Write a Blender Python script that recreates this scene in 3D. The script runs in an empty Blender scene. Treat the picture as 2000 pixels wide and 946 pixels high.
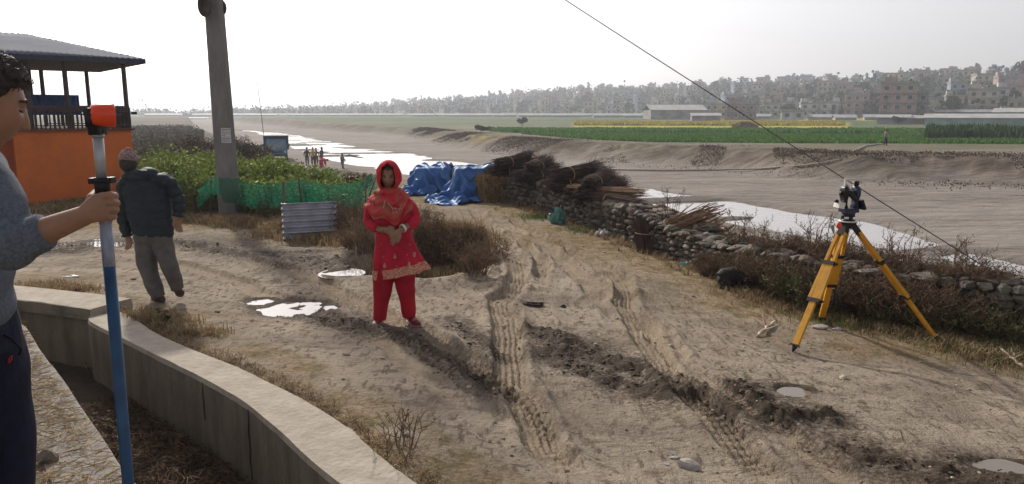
import bpy, math, random
import numpy as np
from mathutils import Vector, Matrix, Quaternion
R = math.radians
# ------------------------------------------------------------------ camera, world, sun
sc = bpy.context.scene
col = sc.collection
CAMZ = 2.0; PITCH = R(9.8); FOC = 1450.0
cam_d = bpy.data.cameras.new("camera"); cam = bpy.data.objects.new("camera", cam_d); col.objects.link(cam)
cam.location = (0, 0, CAMZ); cam.rotation_euler = (R(90) - PITCH, 0, 0)
cam_d.sensor_width = 36; cam_d.lens = 36 * FOC / 2000; cam_d.clip_end = 12000; cam_d.clip_start = 0.05
sc.camera = cam
SUN_AZ = R(-27); SUN_EL = R(33)            # azimuth from +Y towards +X
w = bpy.data.worlds.new("World"); sc.world = w; w.use_nodes = True
nt = w.node_tree; bg = nt.nodes["Background"]; bg.inputs[1].default_value = 0.14
sky = nt.nodes.new("ShaderNodeTexSky"); sky.sky_type = 'NISHITA'; sky.sun_disc = False
sky.sun_elevation = SUN_EL; sky.sun_rotation = SUN_AZ; sky.altitude = 1300
sky.air_density = 1.0; sky.dust_density = 7.0; sky.ozone_density = 1.0
hs = nt.nodes.new("ShaderNodeHueSaturation"); hs.inputs["Saturation"].default_value = 0.22
tint = nt.nodes.new("ShaderNodeMix"); tint.data_type = 'RGBA'; tint.blend_type = 'MULTIPLY'; tint.inputs[0].default_value = 1
tint.inputs[7].default_value = (1.0, 0.962, 0.968, 1)
nt.links.new(sky.outputs[0], hs.inputs["Color"]); nt.links.new(hs.outputs[0], tint.inputs[6]); nt.links.new(tint.outputs[2], bg.inputs[0])
sun_d = bpy.data.lights.new("sun", 'SUN'); sun_d.energy = 3.6; sun_d.angle = R(3); sun_d.color = (1, 0.92, 0.80)
sun = bpy.data.objects.new("sun", sun_d); col.objects.link(sun)
sdir = Vector((math.sin(SUN_AZ) * math.cos(SUN_EL), math.cos(SUN_AZ) * math.cos(SUN_EL), math.sin(SUN_EL)))
sun.rotation_euler = sdir.to_track_quat('Z', 'Y').to_euler()
sun.location = sdir * 50
sc.view_settings.view_transform = 'Standard'; sc.view_settings.look = 'None'; sc.view_settings.gamma = 1
sc.view_settings.exposure = 0.16
sc.render.engine = 'CYCLES'
try:
    sc.cycles.max_bounces = 6; sc.cycles.volume_bounces = 0; sc.cycles.transparent_max_bounces = 12
    sc.cycles.volume_step_rate = 4; sc.cycles.diffuse_bounces = 3
except Exception: pass
rng = np.random.default_rng(7); random.seed(7)

# ------------------------------------------------------------------ projection helpers
cP, sP = math.cos(PITCH), math.sin(PITCH)
def ray(px, py):
    u = (px - 1000) / FOC; v = (473 - py) / FOC
    return Vector((u, cP + v * sP, -sP + v * cP))
def PX(px, py, Y):                       # point at plan depth Y seen at that pixel
    d = ray(px, py); return Vector((0, 0, CAMZ)) + d * (Y / d.y)
def GZ(px, py, z):                       # point at height z
    d = ray(px, py); t = (z - CAMZ) / d.z; return Vector((0, 0, CAMZ)) + d * t

# ------------------------------------------------------------------ noise
def _h(ix, iy, s):
    n = (ix.astype(np.int64) * 374761393 + iy.astype(np.int64) * 668265263 + s * 2246822519) & 0xffffffff
    n = ((n ^ (n >> 13)) * 1274126177) & 0xffffffff
    n = n ^ (n >> 16)
    return (n & 0xffffff).astype(np.float64) / 0xffffff
def vn(x, y, s=0):                       # value noise, -1..1
    ix = np.floor(x); iy = np.floor(y); fx = x - ix; fy = y - iy
    fx = fx * fx * (3 - 2 * fx); fy = fy * fy * (3 - 2 * fy)
    a = _h(ix, iy, s); b = _h(ix + 1, iy, s); c = _h(ix, iy + 1, s); d = _h(ix + 1, iy + 1, s)
    return ((a * (1 - fx) + b * fx) * (1 - fy) + (c * (1 - fx) + d * fx) * fy) * 2 - 1
def fbm(x, y, o=4, s=0, g=0.5):
    r = 0; a = 1; t = 0
    for i in range(o):
        c, sn = math.cos(i * 1.3 + .4), math.sin(i * 1.3 + .4)
        r = r + a * vn((x * c - y * sn) * 2 ** i + i * 17.3, (x * sn + y * c) * 2 ** i - i * 9.1, s + i); t += a; a *= g
    return r / t
def ridged(x, y, o=3, s=0): return 1 - np.abs(fbm(x, y, o, s)) * 2.2
def ss(a, b, x):
    t = np.clip((x - a) / (b - a), 0, 1); return t * t * (3 - 2 * t)
def pdist(x, y, P):                      # distance, signed distance (positive to the right of travel), arclength fraction
    best = np.full(x.shape, 1e18); sg = np.zeros(x.shape); par = np.zeros(x.shape); acc = 0
    for (ax, ay), (bx, by) in zip(P[:-1], P[1:]):
        dx, dy = bx - ax, by - ay; L = math.hypot(dx, dy) + 1e-9
        t = np.clip(((x - ax) * dx + (y - ay) * dy) / L ** 2, 0, 1)
        qx = x - ax - t * dx; qy = y - ay - t * dy; d = qx * qx + qy * qy
        cr = (dy * (x - ax) - dx * (y - ay)) / L
        m = d < best - 1e-9
        best = np.where(m, d, best); sg = np.where(m, np.sign(cr), sg); par = np.where(m, acc + t * L, par); acc += L
    d = np.sqrt(best); return d, d * sg, par, acc

# ------------------------------------------------------------------ plan of the place
def gl(pts, z): return [tuple(GZ(a, b, z)[:2]) for a, b in pts]
WT = 0.10                                 # top of the right drain wall
R_IN_v = gl([(661, 946), (592, 889), (548, 845), (481, 788), (400, 741), (354, 719), (283, 684), (218, 651), (158, 621)], WT)
R_OUT_v = gl([(823, 946), (755, 899), (695, 840), (636, 800), (543, 753), (479, 721), (382, 684), (305, 650), (213, 607)], WT)
R_IN = [(8, -7), (2.6, -.6), (.75, 1.85)] + R_IN_v + [(-4.4, 7.08), (-5.5, 7.5), (-9, 8.8), (-40, 17)]
R_OUT = [(8.6, -6.6), (3.1, -.4), (1.2, 2.0)] + R_OUT_v[:-1] + [(-3.95, 7.25), (-4.3, 7.52), (-5.4, 7.92), (-8.9, 9.2), (-39.9, 17.5)]
R_OUT = R_OUT[:3] + [R_OUT[3]] + R_OUT[4:]
L_v = gl([(245, 923), (207, 861), (163, 800), (125, 741), (79, 683)], 0.35)
L_E = [(7, -8), (1.6, -.9), (-.55, 2.0)] + L_v + [(-3.9, 5.75), (-5.2, 6.35), (-9, 7.6), (-40, 15.5)]
# the river wall along the track (track-side foot) and the terrace edge that follows it
RW = [tuple(GZ(a, b, -.25)[:2]) for a, b in [(958, 395), (1040, 412), (1130, 440), (1250, 484), (1350, 520), (1480, 560), (1640, 596), (1800, 620), (2000, 648), (2200, 672)]]
EDGE = [(40, -14), (12, 4.5)] + [(p[0] + .35, p[1] + .45) for p in RW[::-1]] + [(-2.6, 21.0), (-5.0, 26), (-11, 35), (-20, 50), (-33, 76), (-50, 118), (-86, 195), (-210, 480), (-900, 1900)]
FAR = [(70, 36), (45, 47), (36, 52), (26, 55), (20.7, 65), (13, 74), (7.4, 80), (3, 86), (-1.4, 96), (-8, 118), (-20, 160), (-60, 230), (-180, 480), (-860, 1900)]
# ridge seen against the sky: pixel column -> (skyline y, ridge distance, foot distance)
SKY = np.array([[-900, 214, 1700, 900], [150, 222, 1700, 900], [270, 224, 1600, 800], [450, 218, 1450, 720], [600, 213, 1350, 650], [750, 205, 1250, 620], [830, 197, 1150, 580], [950, 192, 1100, 560],
                [1050, 182, 1050, 520], [1180, 174, 980, 480], [1300, 172, 950, 450], [1400, 165, 850, 400], [1500, 158, 800, 360], [1600, 152, 760, 340],
                [1750, 144, 700, 320], [2000, 140, 650, 300], [2400, 136, 600, 290], [4000, 140, 600, 300]], float)

RUTS = []      # (px polyline, width m, depth m, tread)
def rut(px, w, d, tread=0, z=-.1): RUTS.append((gl(px, z), w, d, tread))
rut([(930, 405), (955, 440), (985, 490), (1015, 545), (985, 600), (985, 680), (1000, 760), (1060, 880), (1150, 980)], .28, .055, 1)
rut([(1000, 455), (1050, 510), (1065, 560)], .2, .05, 1)
rut([(985, 415), (1050, 450), (1130, 490), (1205, 545), (1225, 590), (1275, 680), (1350, 770), (1440, 860), (1560, 946)], .26, .055, 1)
rut([(1060, 470), (1105, 520), (1150, 560), (1200, 600)], .3, .05, 0)
rut([(1230, 590), (1330, 690), (1420, 760), (1560, 850), (1720, 946)], .22, .04, 0)
rut([(300, 470), (480, 510), (640, 570), (800, 660), (960, 760), (1100, 900)], .25, .03, 1)
rut([(60, 470), (240, 500), (420, 545), (600, 620), (760, 700), (900, 800)], .25, .03, 0)
MUDS = []      # (px polyline, width, amplitude)
def mud(px, w, a, z=-.1): MUDS.append((gl(px, z), w * .8, a * .9))
mud([(1045, 655), (1110, 680), (1180, 705), (1260, 720), (1330, 745)], .26, .10)
mud([(1060, 690), (1120, 720), (1200, 745), (1300, 765)], .2, .07)
mud([(1440, 735), (1475, 765), (1530, 795), (1610, 800)], .17, .11)
mud([(1345, 745), (1440, 805), (1500, 800)], .15, .05)
mud([(1640, 850), (1730, 875), (1830, 900), (1960, 935)], .2, .07)
mud([(1880, 880), (1960, 900), (2060, 930)], .2, .05)
mud([(590, 515), (640, 530), (720, 540)], .35, .07)
mud([(380, 480), (470, 500), (560, 505), (640, 500)], .3, .05)
mud([(610, 630), (690, 655), (740, 668)], .16, .03)
mud([(900, 735), (940, 755), (975, 765)], .14, .05)
mud([(60, 500), (160, 480), (250, 470), (420, 480)], .5, .04)
mud([(560, 620), (640, 640)], .14, .04)
mud([(870, 640), (930, 680), (960, 700)], .12, .03)
mud([(700, 640), (820, 700), (960, 780)], .12, .02)
PUD = [(566, 596, 60, 12), (512, 583, 24, 5), (668, 541, 30, 7), (712, 534, 20, 6), (645, 601, 14, 3), (190, 473, 60, 8), (128, 486, 34, 7), (380, 482, 18, 3), (1548, 768, 30, 9), (1975, 912, 50, 12)]
PUDP = []
for (a, b, rx, ry) in PUD:
    c = GZ(a, b, -.03 if a < 1500 else -.22); e = GZ(a + rx, b, c.z); f0 = GZ(a, b - ry, c.z); f1 = GZ(a, b + ry, c.z)
    PUDP.append((c.x, c.y, abs(e.x - c.x), (f0.y - f1.y) / 2))
RIV_UP = gl([(2300, 580), (2000, 520), (1830, 474), (1700, 438), (1560, 420), (1470, 402), (1400, 389), (1260, 366), (1120, 342), (960, 324), (880, 313), (800, 300), (700, 286), (600, 266), (540, 259), (480, 254)], -2.7)
RIV_LO = gl([(2300, 600), (1960, 532), (1840, 508), (1740, 486), (1640, 470), (1540, 454), (1420, 434), (1300, 412), (1180, 398), (1000, 375), (860, 352), (740, 331), (655, 318), (590, 300), (545, 278), (500, 262), (470, 257)], -2.7)

TRI_A, TRI_B, TRI_C = (1548, 688), (1603, 628), (1833, 668)

def terr(x, y, masks=False):
    x = np.asarray(x, float); y = np.asarray(y, float); r = np.hypot(x, y)
    def lod(f): return np.clip(1.6 - 0.007 * r * f * 2.2, 0, 1)      # fade octaves the mesh cannot carry
    # terrace with the track
    zt = -.055 * np.clip(x + 1, 0, 7) - .012 * np.clip(y - 7, 0, 40) - .065 * np.clip(-(x + 7), 0, 8) + .02 * np.clip(4 - y, 0, 4)
    zt = zt + .05 * fbm(x * .35, y * .35, 3, 5) + .028 * fbm(x * 1.4, y * 1.4, 3, 9) * lod(3)
    rgh = np.exp(-(((x - .9) / 1.7) ** 2 + ((y - 9.6) / 2.6) ** 2))
    zt = zt + .020 * fbm(x * 6, y * 6, 3, 13) * lod(12) + .006 * vn(x * 32, y * 32, 17) * lod(32)
    zt = zt + (.012 + .05 * rgh) * (ridged(x * 1.9 + y * .8, y * 1.3 - x * .5, 3, 18) - .55) * lod(5) - .014 * np.clip(vn(x * 3.4 + .3 * y, y * 2.6, 19) - .35, 0, 1) * lod(4)
    # gully with brush beside the track
    g = np.hypot((x + 1.25) / 1.15, (y - 10.9) / 2.0) + .18 * fbm(x * 1.2, y * 1.2, 3, 21)
    gull = 1 - ss(.72, 1.0, g)
    g2 = np.hypot((x + 3.3) / 1.8, (y - 12.6) / 1.1) + .2 * fbm(x, y, 2, 22)
    gull = np.maximum(gull, (1 - ss(.6, 1.1, g2)) * .18)
    zt = zt - .55 * gull + .06 * np.exp(-((g - 1.08) / .12) ** 2)
    # low rise by the tripod
    zt = zt + .07 * np.exp(-(((x - 2.4) / 1.3) ** 2 + ((y - 9.4) / 1.2) ** 2))
    mudm = np.zeros_like(x); rutall = np.zeros_like(x)
    near = r < 26
    if near.any():
        xn = x[near]; yn = y[near]; dz = np.zeros_like(xn); mm = np.zeros_like(xn); rn = r[near]; rutm = np.zeros_like(xn)
        wx = xn + .10 * fbm(xn * 1.5, yn * 1.5, 2, 31); wy = yn + .10 * fbm(xn * 1.5, yn * 1.5, 2, 32)
        for P, wd, dp, tr in RUTS:
            d, sd, s, L = pdist(wx, wy, P)
            fade = ss(0, .6, s) * ss(0, .6, L - s)
            flat = (1 - ss(wd * .42, wd * .6, d)) * fade
            rim = np.exp(-((d - wd * .68) / (wd * .2)) ** 2) * fade
            rim = rim * (.5 + .7 * np.abs(fbm(xn * 5, yn * 5, 2, 33)))
            dz += -dp * flat + dp * .95 * rim; rutm = np.maximum(rutm, flat)
            if tr:
                dz += flat * .012 * np.cos(sd / wd * 2 * math.pi * 5) * np.clip(2.2 - rn / 9, 0, 1)
                dz += flat * .008 * np.sign(np.cos(s * 2 * math.pi / .09 + 3 * np.abs(sd) / wd)) * np.clip(2 - rn / 7, 0, 1)
            mm += .10 * rim
        for P, wd, am in MUDS:
            d, sd, s, L = pdist(wx, wy, P)
            m = (1 - ss(wd * .35, wd * 1.35, d + .22 * wd * fbm(xn * 4, yn * 4, 2, 36)))
            cl = ridged(xn * 4.2 + yn, yn * 7, 3, 34) * .6 + .6 * fbm(xn * 12, yn * 15, 3, 35)
            dz += m * am * (cl * .8 + .1)
            mm = np.maximum(mm, m * np.clip(.35 + 1.1 * cl, 0, 1)); mm = np.maximum(mm, .42 * (1 - ss(.2, 1, (d / wd - .6) / 2.6 + .5 * fbm(xn * 1.6, yn * 1.6, 3, 44))))
        for (cx, cy, rx, ry) in PUDP:
            q = np.hypot((xn - cx) / rx, (yn - cy) / ry) + .35 * fbm(xn * 2.3 + cx, yn * 2.3, 3, 40)
            m = 1 - ss(1.2, 1.9, q); 
            z0 = PZ.get((cx, cy))
            if z0 is not None:
                ben = np.where(q < 2.6, m, 0)
                basin = z0 - .03 * (1 - ss(.6, 1.35, q + .35 * fbm(xn * 4, yn * 4, 3, 38))) 
                basin = basin + .034 * fbm(xn * 4.5, yn * 7, 4, 39) + .008
                cur = zt[near] + dz
                dz = dz + (basin - cur) * ben
            mm = np.maximum(mm, (1 - ss(1.0, 1.9, q + .3 * fbm(xn * 5, yn * 5, 2, 37))) * .8)
        zt[near] += dz; mudm[near] = mm * (1 - .6 * rutm * (mm < .4)); rutall[near] = rutm
    # drain
    dR, sR, _, _ = pdist(x, y, R_IN); dL, sL, _, _ = pdist(x, y, L_E)
    floor = -.46 + .035 * fbm(x * 5, y * 5, 3, 41) * lod(8)
    bank = .335 + .012 * fbm(x * 6, y * 6, 3, 43) - .05 * np.clip(r - 12, 0, 20)
    zr = zt * ss(0, 1.3, sR - .35) + (.07 + .01 * fbm(x * 6, y * 6, 3, 13)) * (1 - ss(0, 1.3, sR - .35))
    tR = ss(.12, .3, sR); tL = ss(.08, .2, -sL)
    z = np.where(sR > 0, floor + (zr - floor) * tR, floor + (bank - floor) * tL)
    indrain = np.where((sR < .12) & (sL > -.08), 1., 0.)
    onbank = np.where((sR < 0), tL, 0)
    # river bed
    dE, sE, _, _ = pdist(x, y, EDGE)
    sEn = sE + .5 * fbm(x * .5, y * .5, 3, 51) * ss(1, 4, np.abs(sE)) + .15 * fbm(x * 2, y * 2, 2, 52) * lod(4)
    wid = 3.2 + 3 * ss(20, 60, r)
    down = ss(.25, 1, sEn / wid)
    down = np.where(sR > 0, down, 0)
    zb = -2.6 + .06 * fbm(x * .12, y * .12, 3, 53) + .035 * fbm(x * .5, y * .5, 3, 54) * lod(2) + .03 * fbm(x * 2, y * 2, 3, 55) * lod(6)
    # the terrace beyond 30 m on the left stays a little lower
    zt2 = np.maximum(z, -.95)
    z = zt2 + (zb - zt2) * down
    # water
    dU, sU, _, _ = pdist(x, y, RIV_UP); dO, sO, _, _ = pdist(x, y, RIV_LO)
    nz = (1.3 * fbm(x * .22, y * .22, 3, 61) - .75 + .3 * fbm(x * 1.1, y * 1.1, 2, 62)) * np.clip(r / 45, .35, 3)
    inside = np.minimum(-sU, sO) + nz * .6
    wet = ss(-1.2, .8, inside) * (down > .5)
    z = z - .24 * wet * (1 - .8 * ss(.20, .5, vn(x * .10 + y * .05, y * .42 - x * .12, 63) + .4 * vn(x * .5, y * .9, 64)) * ss(12, 32, r))
    bedm = ss(.15, .5, down)
    # far bank and fields
    dF, sF, _, _ = pdist(x, y, FAR)
    sFn = -sF if FSIGN < 0 else sF
    er = 1.5 * fbm(x * .11, y * .11, 3, 71) + .8 * fbm(x * .45, y * .45, 2, 72)
    up = ss(-4.5, 1.2, sFn + er)
    zf = -1.15 + .05 * fbm(x * .05, y * .05, 2, 73) + .18 * ridged(x * .5, y * .5, 3, 74) * np.exp(-((sFn - 1) / 4.5) ** 2)
    zf = zf + .10 * fbm(x * .8, y * .8, 2, 75) * (1 - ss(2, 9, sFn)) * lod(2)
    az = 1000 + FOC * x / np.maximum(y, 1e-3); az = np.where(y <= 1, np.where(x < 0, -900, 4000), np.clip(az, -900, 4000))
    sk = np.interp(az, SKY[:, 0], SKY[:, 1]); D1 = np.interp(az, SKY[:, 0], SKY[:, 2]); D0 = np.interp(az, SKY[:, 0], SKY[:, 3])
    top = CAMZ + (222.5 - sk) / FOC * D1 - 5.5 - 3.5 * ss(1000, 1300, az) - 6.5 * ss(1350, 1700, az)
    k = np.clip((r - D0) / (D1 - D0), 0, 1.35)
    hill = top * (np.sin(np.clip(k, 0, 1) * math.pi / 2) ** 1.15) * np.where(k > 1, 1 - .6 * ss(1, 1.35, k), 1)
    plain = -1.15 + 1.4 * ss(160, 380, r)
    zfar = plain + np.maximum(hill, 0) * (1 + .05 * fbm(x * .01, y * .01, 3, 76)) * (k > 0)
    zf = zf + (zfar - zf) * ss(130, 220, r)
    z = z + (zf - z) * up
    # beyond everything on the left bank the plain takes over too
    lf = ss(220, 420, r) * np.clip(1 - up, 0, 1) * (1 - bedm)
    z = z + (zfar - z) * lf
    if not masks: return z
    return z, dict(mud=mudm * (1 - bedm) * (1 - up), bed=bedm * (1 - up), up=up, gull=gull, drain=indrain, bank=onbank,
                   sR=sR, sE=sE, sF=sFn, wet=wet * (1 - up), r=r, k=k, az=az, rut=rutall)
FSIGN = 1
PZ = {}
_t = pdist(np.array([20.]), np.array([200.]), FAR)[1][0]
FSIGN = 1 if _t > 0 else -1
for (cx, cy, rx, ry) in PUDP:
    PZ_ = float(terr(np.array([cx]), np.array([cy]))[0]); PZ[(cx, cy, 0)] = PZ_
PZ = {(k[0], k[1]): v for k, v in PZ.items()}
def H(x, y): return float(terr(np.array([float(x)]), np.array([float(y)]))[0])
def G(px, py, dz=0):                     # ground point seen at a pixel: first crossing of the sight line
    d = ray(px, py); dz_ = dz; lo, hi = 1.2, 400.
    for n in (260, 40, 24):
        t = np.geomspace(lo, hi, n); z = CAMZ + d.z * t - dz_ - terr(d.x * t, d.y * t); k = int(np.argmax(z < 0)) if (z < 0).any() else n - 1; k = max(k, 1); lo, hi = t[k - 1], t[k]
    return Vector((0, 0, CAMZ)) + d * float((lo + hi) / 2)
def onto(p, dz=0): return Vector((p[0], p[1], H(p[0], p[1]) + dz))

# ------------------------------------------------------------------ materials
MATS = {}
def nodes(m): return m.node_tree.nodes, m.node_tree.links
def mat(name, c, rough=.8, var=.18, scale=6., bump=.0, bscale=None, c2=None, island=0., metal=0., spec=.3, transl=0., alpha=None, detail=5, emit=None, stretch=None):
    if name in MATS: return MATS[name]
    m = bpy.data.materials.new(name); m.use_nodes = True; N, L = nodes(m); b = N["Principled BSDF"]
    b.inputs["Roughness"].default_value = rough; b.inputs["Metallic"].default_value = metal; b.inputs["Specular IOR Level"].default_value = spec
    tc = N.new("ShaderNodeTexCoord"); src = tc.outputs["Object"]
    if stretch:
        mp = N.new("ShaderNodeMapping"); mp.inputs["Scale"].default_value = stretch; L.new(src, mp.inputs[0]); src = mp.outputs[0]
    n = N.new("ShaderNodeTexNoise"); n.inputs["Scale"].default_value = scale; n.inputs["Detail"].default_value = detail; n.inputs["Roughness"].default_value = .68 if detail > 6 else .5; L.new(src, n.inputs["Vector"])
    mx = N.new("ShaderNodeMix"); mx.data_type = 'RGBA'
    ramp = N.new("ShaderNodeMapRange"); ramp.inputs[1].default_value = .35; ramp.inputs[2].default_value = .65; L.new(n.outputs[0], ramp.inputs[0])
    c = tuple(c); d = tuple(c2) if c2 else tuple(v * (1 - var * 1.6) for v in c); u = c if c2 else tuple(min(1, v * (1 + var)) for v in c)
    mx.inputs[6].default_value = (*u, 1); mx.inputs[7].default_value = (*d, 1); L.new(ramp.outputs[0], mx.inputs[0])
    out = mx.outputs[2]
    if island:
        ge = N.new("ShaderNodeNewGeometry"); hsv = N.new("ShaderNodeHueSaturation"); mr = N.new("ShaderNodeMapRange")
        mr.inputs[3].default_value = 1 - island; mr.inputs[4].default_value = 1 + island
        L.new(ge.outputs["Random Per Island"], mr.inputs[0]); L.new(mr.outputs[0], hsv.inputs["Value"]); L.new(out, hsv.inputs["Color"])
        mr2 = N.new("ShaderNodeMapRange"); mr2.inputs[3].default_value = .5 - island * .05; mr2.inputs[4].default_value = .5 + island * .05
        mth = N.new("ShaderNodeMath"); mth.operation = 'FRACT'; mm = N.new("ShaderNodeMath"); mm.operation = 'MULTIPLY'; mm.inputs[1].default_value = 7.3
        L.new(ge.outputs["Random Per Island"], mm.inputs[0]); L.new(mm.outputs[0], mth.inputs[0]); L.new(mth.outputs[0], mr2.inputs[0]); L.new(mr2.outputs[0], hsv.inputs["Hue"])
        out = hsv.outputs[0]
    L.new(out, b.inputs["Base Color"])
    if bump:
        n2 = N.new("ShaderNodeTexNoise"); n2.inputs["Scale"].default_value = bscale or scale * 4; n2.inputs["Detail"].default_value = 6; L.new(src, n2.inputs["Vector"])
        bp = N.new("ShaderNodeBump"); bp.inputs["Strength"].default_value = 1; bp.inputs["Distance"].default_value = bump
        L.new(n2.outputs[0], bp.inputs["Height"]); L.new(bp.outputs[0], b.inputs["Normal"])
    if transl:
        tr = N.new("ShaderNodeBsdfTranslucent"); L.new(out, tr.inputs[0]); ms = N.new("ShaderNodeMixShader"); ms.inputs[0].default_value = transl
        o = N["Material Output"]; L.new(b.outputs[0], ms.inputs[1]); L.new(tr.outputs[0], ms.inputs[2]); L.new(ms.outputs[0], o.inputs[0])
        if alpha is not None:
            tp = N.new("ShaderNodeBsdfTransparent"); m2 = N.new("ShaderNodeMixShader"); m2.inputs[0].default_value = alpha
            L.new(tp.outputs[0], m2.inputs[1]); L.new(ms.outputs[0], m2.inputs[2]); L.new(m2.outputs[0], o.inputs[0])
    MATS[name] = m; return m

# ------------------------------------------------------------------ object helpers
def tag(o, label=None, cat=None, group=None, kind=None):
    if label: o["label"] = label
    if cat: o["category"] = cat
    if group: o["group"] = group
    if kind: o["kind"] = kind
    return o
def empty(name, loc, label, cat, group=None, rz=0):
    o = bpy.data.objects.new(name, None); col.objects.link(o); o.location = loc; o.rotation_euler = (0, 0, rz); o.empty_display_size = .2
    return tag(o, label, cat, group)
def kids(o): return [c for c in KIDS.get(o.name, [])]
KIDS = {}
def setpar(o, p):
    o.parent = p; KIDS.setdefault(p.name, []).append(o)
def copy_tree(o, parent=None, keep=True):
    c = o.copy(); col.objects.link(c)
    if parent: setpar(c, parent)
    for ch in list(KIDS.get(o.name, [])): copy_tree(ch, c)
    return c
class MB:
    def __init__(s): s.v = []; s.f = {}; s.n = 0; s.smooth = {}
    def add(s, V, F, m=0, smooth=False):
        V = np.asarray(V, float).reshape(-1, 3); base = s.n; s.v.append(V); s.n += len(V)
        if isinstance(F, np.ndarray): s.f.setdefault(F.shape[1], []).append((F + base, m, smooth))
        else:
            by = {}
            for f in F: by.setdefault(len(f), []).append(f)
            for k, fs in by.items(): s.f.setdefault(k, []).append((np.array(fs) + base, m, smooth))
        return s
    def box(s, c, d, rot=None, m=0, taper=1.0):
        c = Vector(c); hx, hy, hz = d[0] / 2, d[1] / 2, d[2] / 2
        P = [(-hx, -hy, -hz), (hx, -hy, -hz), (hx, hy, -hz), (-hx, hy, -hz)] + [(x * taper, y * taper, hz) for x, y in ((-hx, -hy), (hx, -hy), (hx, hy), (-hx, hy))]
        M = rot if rot is not None else Matrix.Identity(3)
        if isinstance(M, (int, float)): M = Matrix.Rotation(M, 3, 'Z')
        P = [c + M @ Vector(p) for p in P]
        return s.add([tuple(p) for p in P], [(0, 3, 2, 1), (4, 5, 6, 7), (0, 1, 5, 4), (1, 2, 6, 5), (2, 3, 7, 6), (3, 0, 4, 7)], m)
    def bar(s, a, b, w, h=None, m=0, up=(0, 0, 1)):
        a = Vector(a); b = Vector(b); h = h or w; d = b - a; L = d.length
        q = d.to_track_quat('Z', 'Y').to_matrix()
        x = Vector(up).cross(d); 
        if x.length > 1e-6:
            x.normalize(); z = d.normalized(); y = z.cross(x); q = Matrix((x, y, z)).transposed()
        return s.box((a + b) / 2, (w, h, L), q, m)
    def loft(s, rings, m=0, cap=True, smooth=True, closed=True):
        k = len(rings[0]); V = np.array([[tuple(p) for p in r] for r in rings]).reshape(-1, 3); F = []
        kk = k if closed else k - 1
        for i in range(len(rings) - 1):
            for j in range(kk):
                a = i * k + j; b = i * k + (j + 1) % k; F.append((a, b, b + k, a + k))
        if cap:
            F.append(tuple(range(k))[::-1]); F.append(tuple((len(rings) - 1) * k + j for j in range(k)))
        return s.add(V, F, m, smooth)
    def tube(s, pts, rad, k=8, m=0, cap=True, smooth=True, flat=1.0, up=None, noise=None):
        pts = [Vector(p) for p in pts]; n = len(pts)
        if not hasattr(rad, '__len__'): rad = [rad] * n
        rings = []; prev = None
        for i in range(n):
            d = (pts[min(i + 1, n - 1)] - pts[max(i - 1, 0)]).normalized()
            if prev is None:
                u = Vector(up) if up else (Vector((0, 0, 1)) if abs(d.z) < .9 else Vector((1, 0, 0)))
            else: u = prev
            x = d.cross(u); 
            if x.length < 1e-5: x = d.orthogonal()
            x.normalize(); y = x.cross(d); prev = y
            r = rad[i]; rx, ry = r if hasattr(r, '__len__') else (r, r * flat)
            rings.append([pts[i] + x * rx * math.cos(t) + y * ry * math.sin(t) for t in [2 * math.pi * j / k for j in range(k)]])
        return s.loft(rings, m, cap, smooth)
    def cyl(s, a, b, r, r2=None, k=12, m=0, smooth=True): return s.tube([a, b], [r, r if r2 is None else r2], k, m, True, smooth)
    def ball(s, c, r, m=0, k=12, n=8, rot=None):
        if not hasattr(r, '__len__'): r = (r, r, r)
        rings = []
        for i in range(n + 1):
            a = math.pi * (.02 + .96 * i / n) - math.pi / 2
            rings.append([(r[0] * math.cos(a) * math.cos(t), r[1] * math.cos(a) * math.sin(t), r[2] * math.sin(a)) for t in [2 * math.pi * j / k for j in range(k)]])
        M = rot if rot is not None else Matrix.Identity(3); c = Vector(c)
        return s.loft([[c + M @ Vector(p) for p in rr] for rr in rings], m)
    def build(s, name, mats, parent=None, off=None):
        me = bpy.data.meshes.new(name); V = np.concatenate(s.v).astype(np.float32)
        if off is not None: V = V - np.array(off, np.float32)
        li, ls, lt, mi, sm = [], [], [], [], []; cur = 0
        for k, chunks in s.f.items():
            for F, m, smo in chunks:
                li.append(F.ravel()); nf = len(F); ls.append(cur + np.arange(nf) * k); lt.append(np.full(nf, k)); cur += nf * k
                mi.append(np.full(nf, m)); sm.append(np.full(nf, smo))
        li = np.concatenate(li); ls = np.concatenate(ls); lt = np.concatenate(lt)
        me.vertices.add(len(V)); me.vertices.foreach_set("co", V.ravel())
        me.loops.add(len(li)); me.loops.foreach_set("vertex_index", li.astype(np.int32))
        me.polygons.add(len(ls)); me.polygons.foreach_set("loop_start", ls.astype(np.int32)); me.polygons.foreach_set("loop_total", lt.astype(np.int32))
        me.polygons.foreach_set("material_index", np.concatenate(mi).astype(np.int32)); me.polygons.foreach_set("use_smooth", np.concatenate(sm).astype(bool))
        me.update(calc_edges=True)
        for m in (mats if isinstance(mats, (list, tuple)) else [mats]): me.materials.append(m)
        o = bpy.data.objects.new(name, me); col.objects.link(o)
        if parent is not None: setpar(o, parent)
        return o
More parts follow.
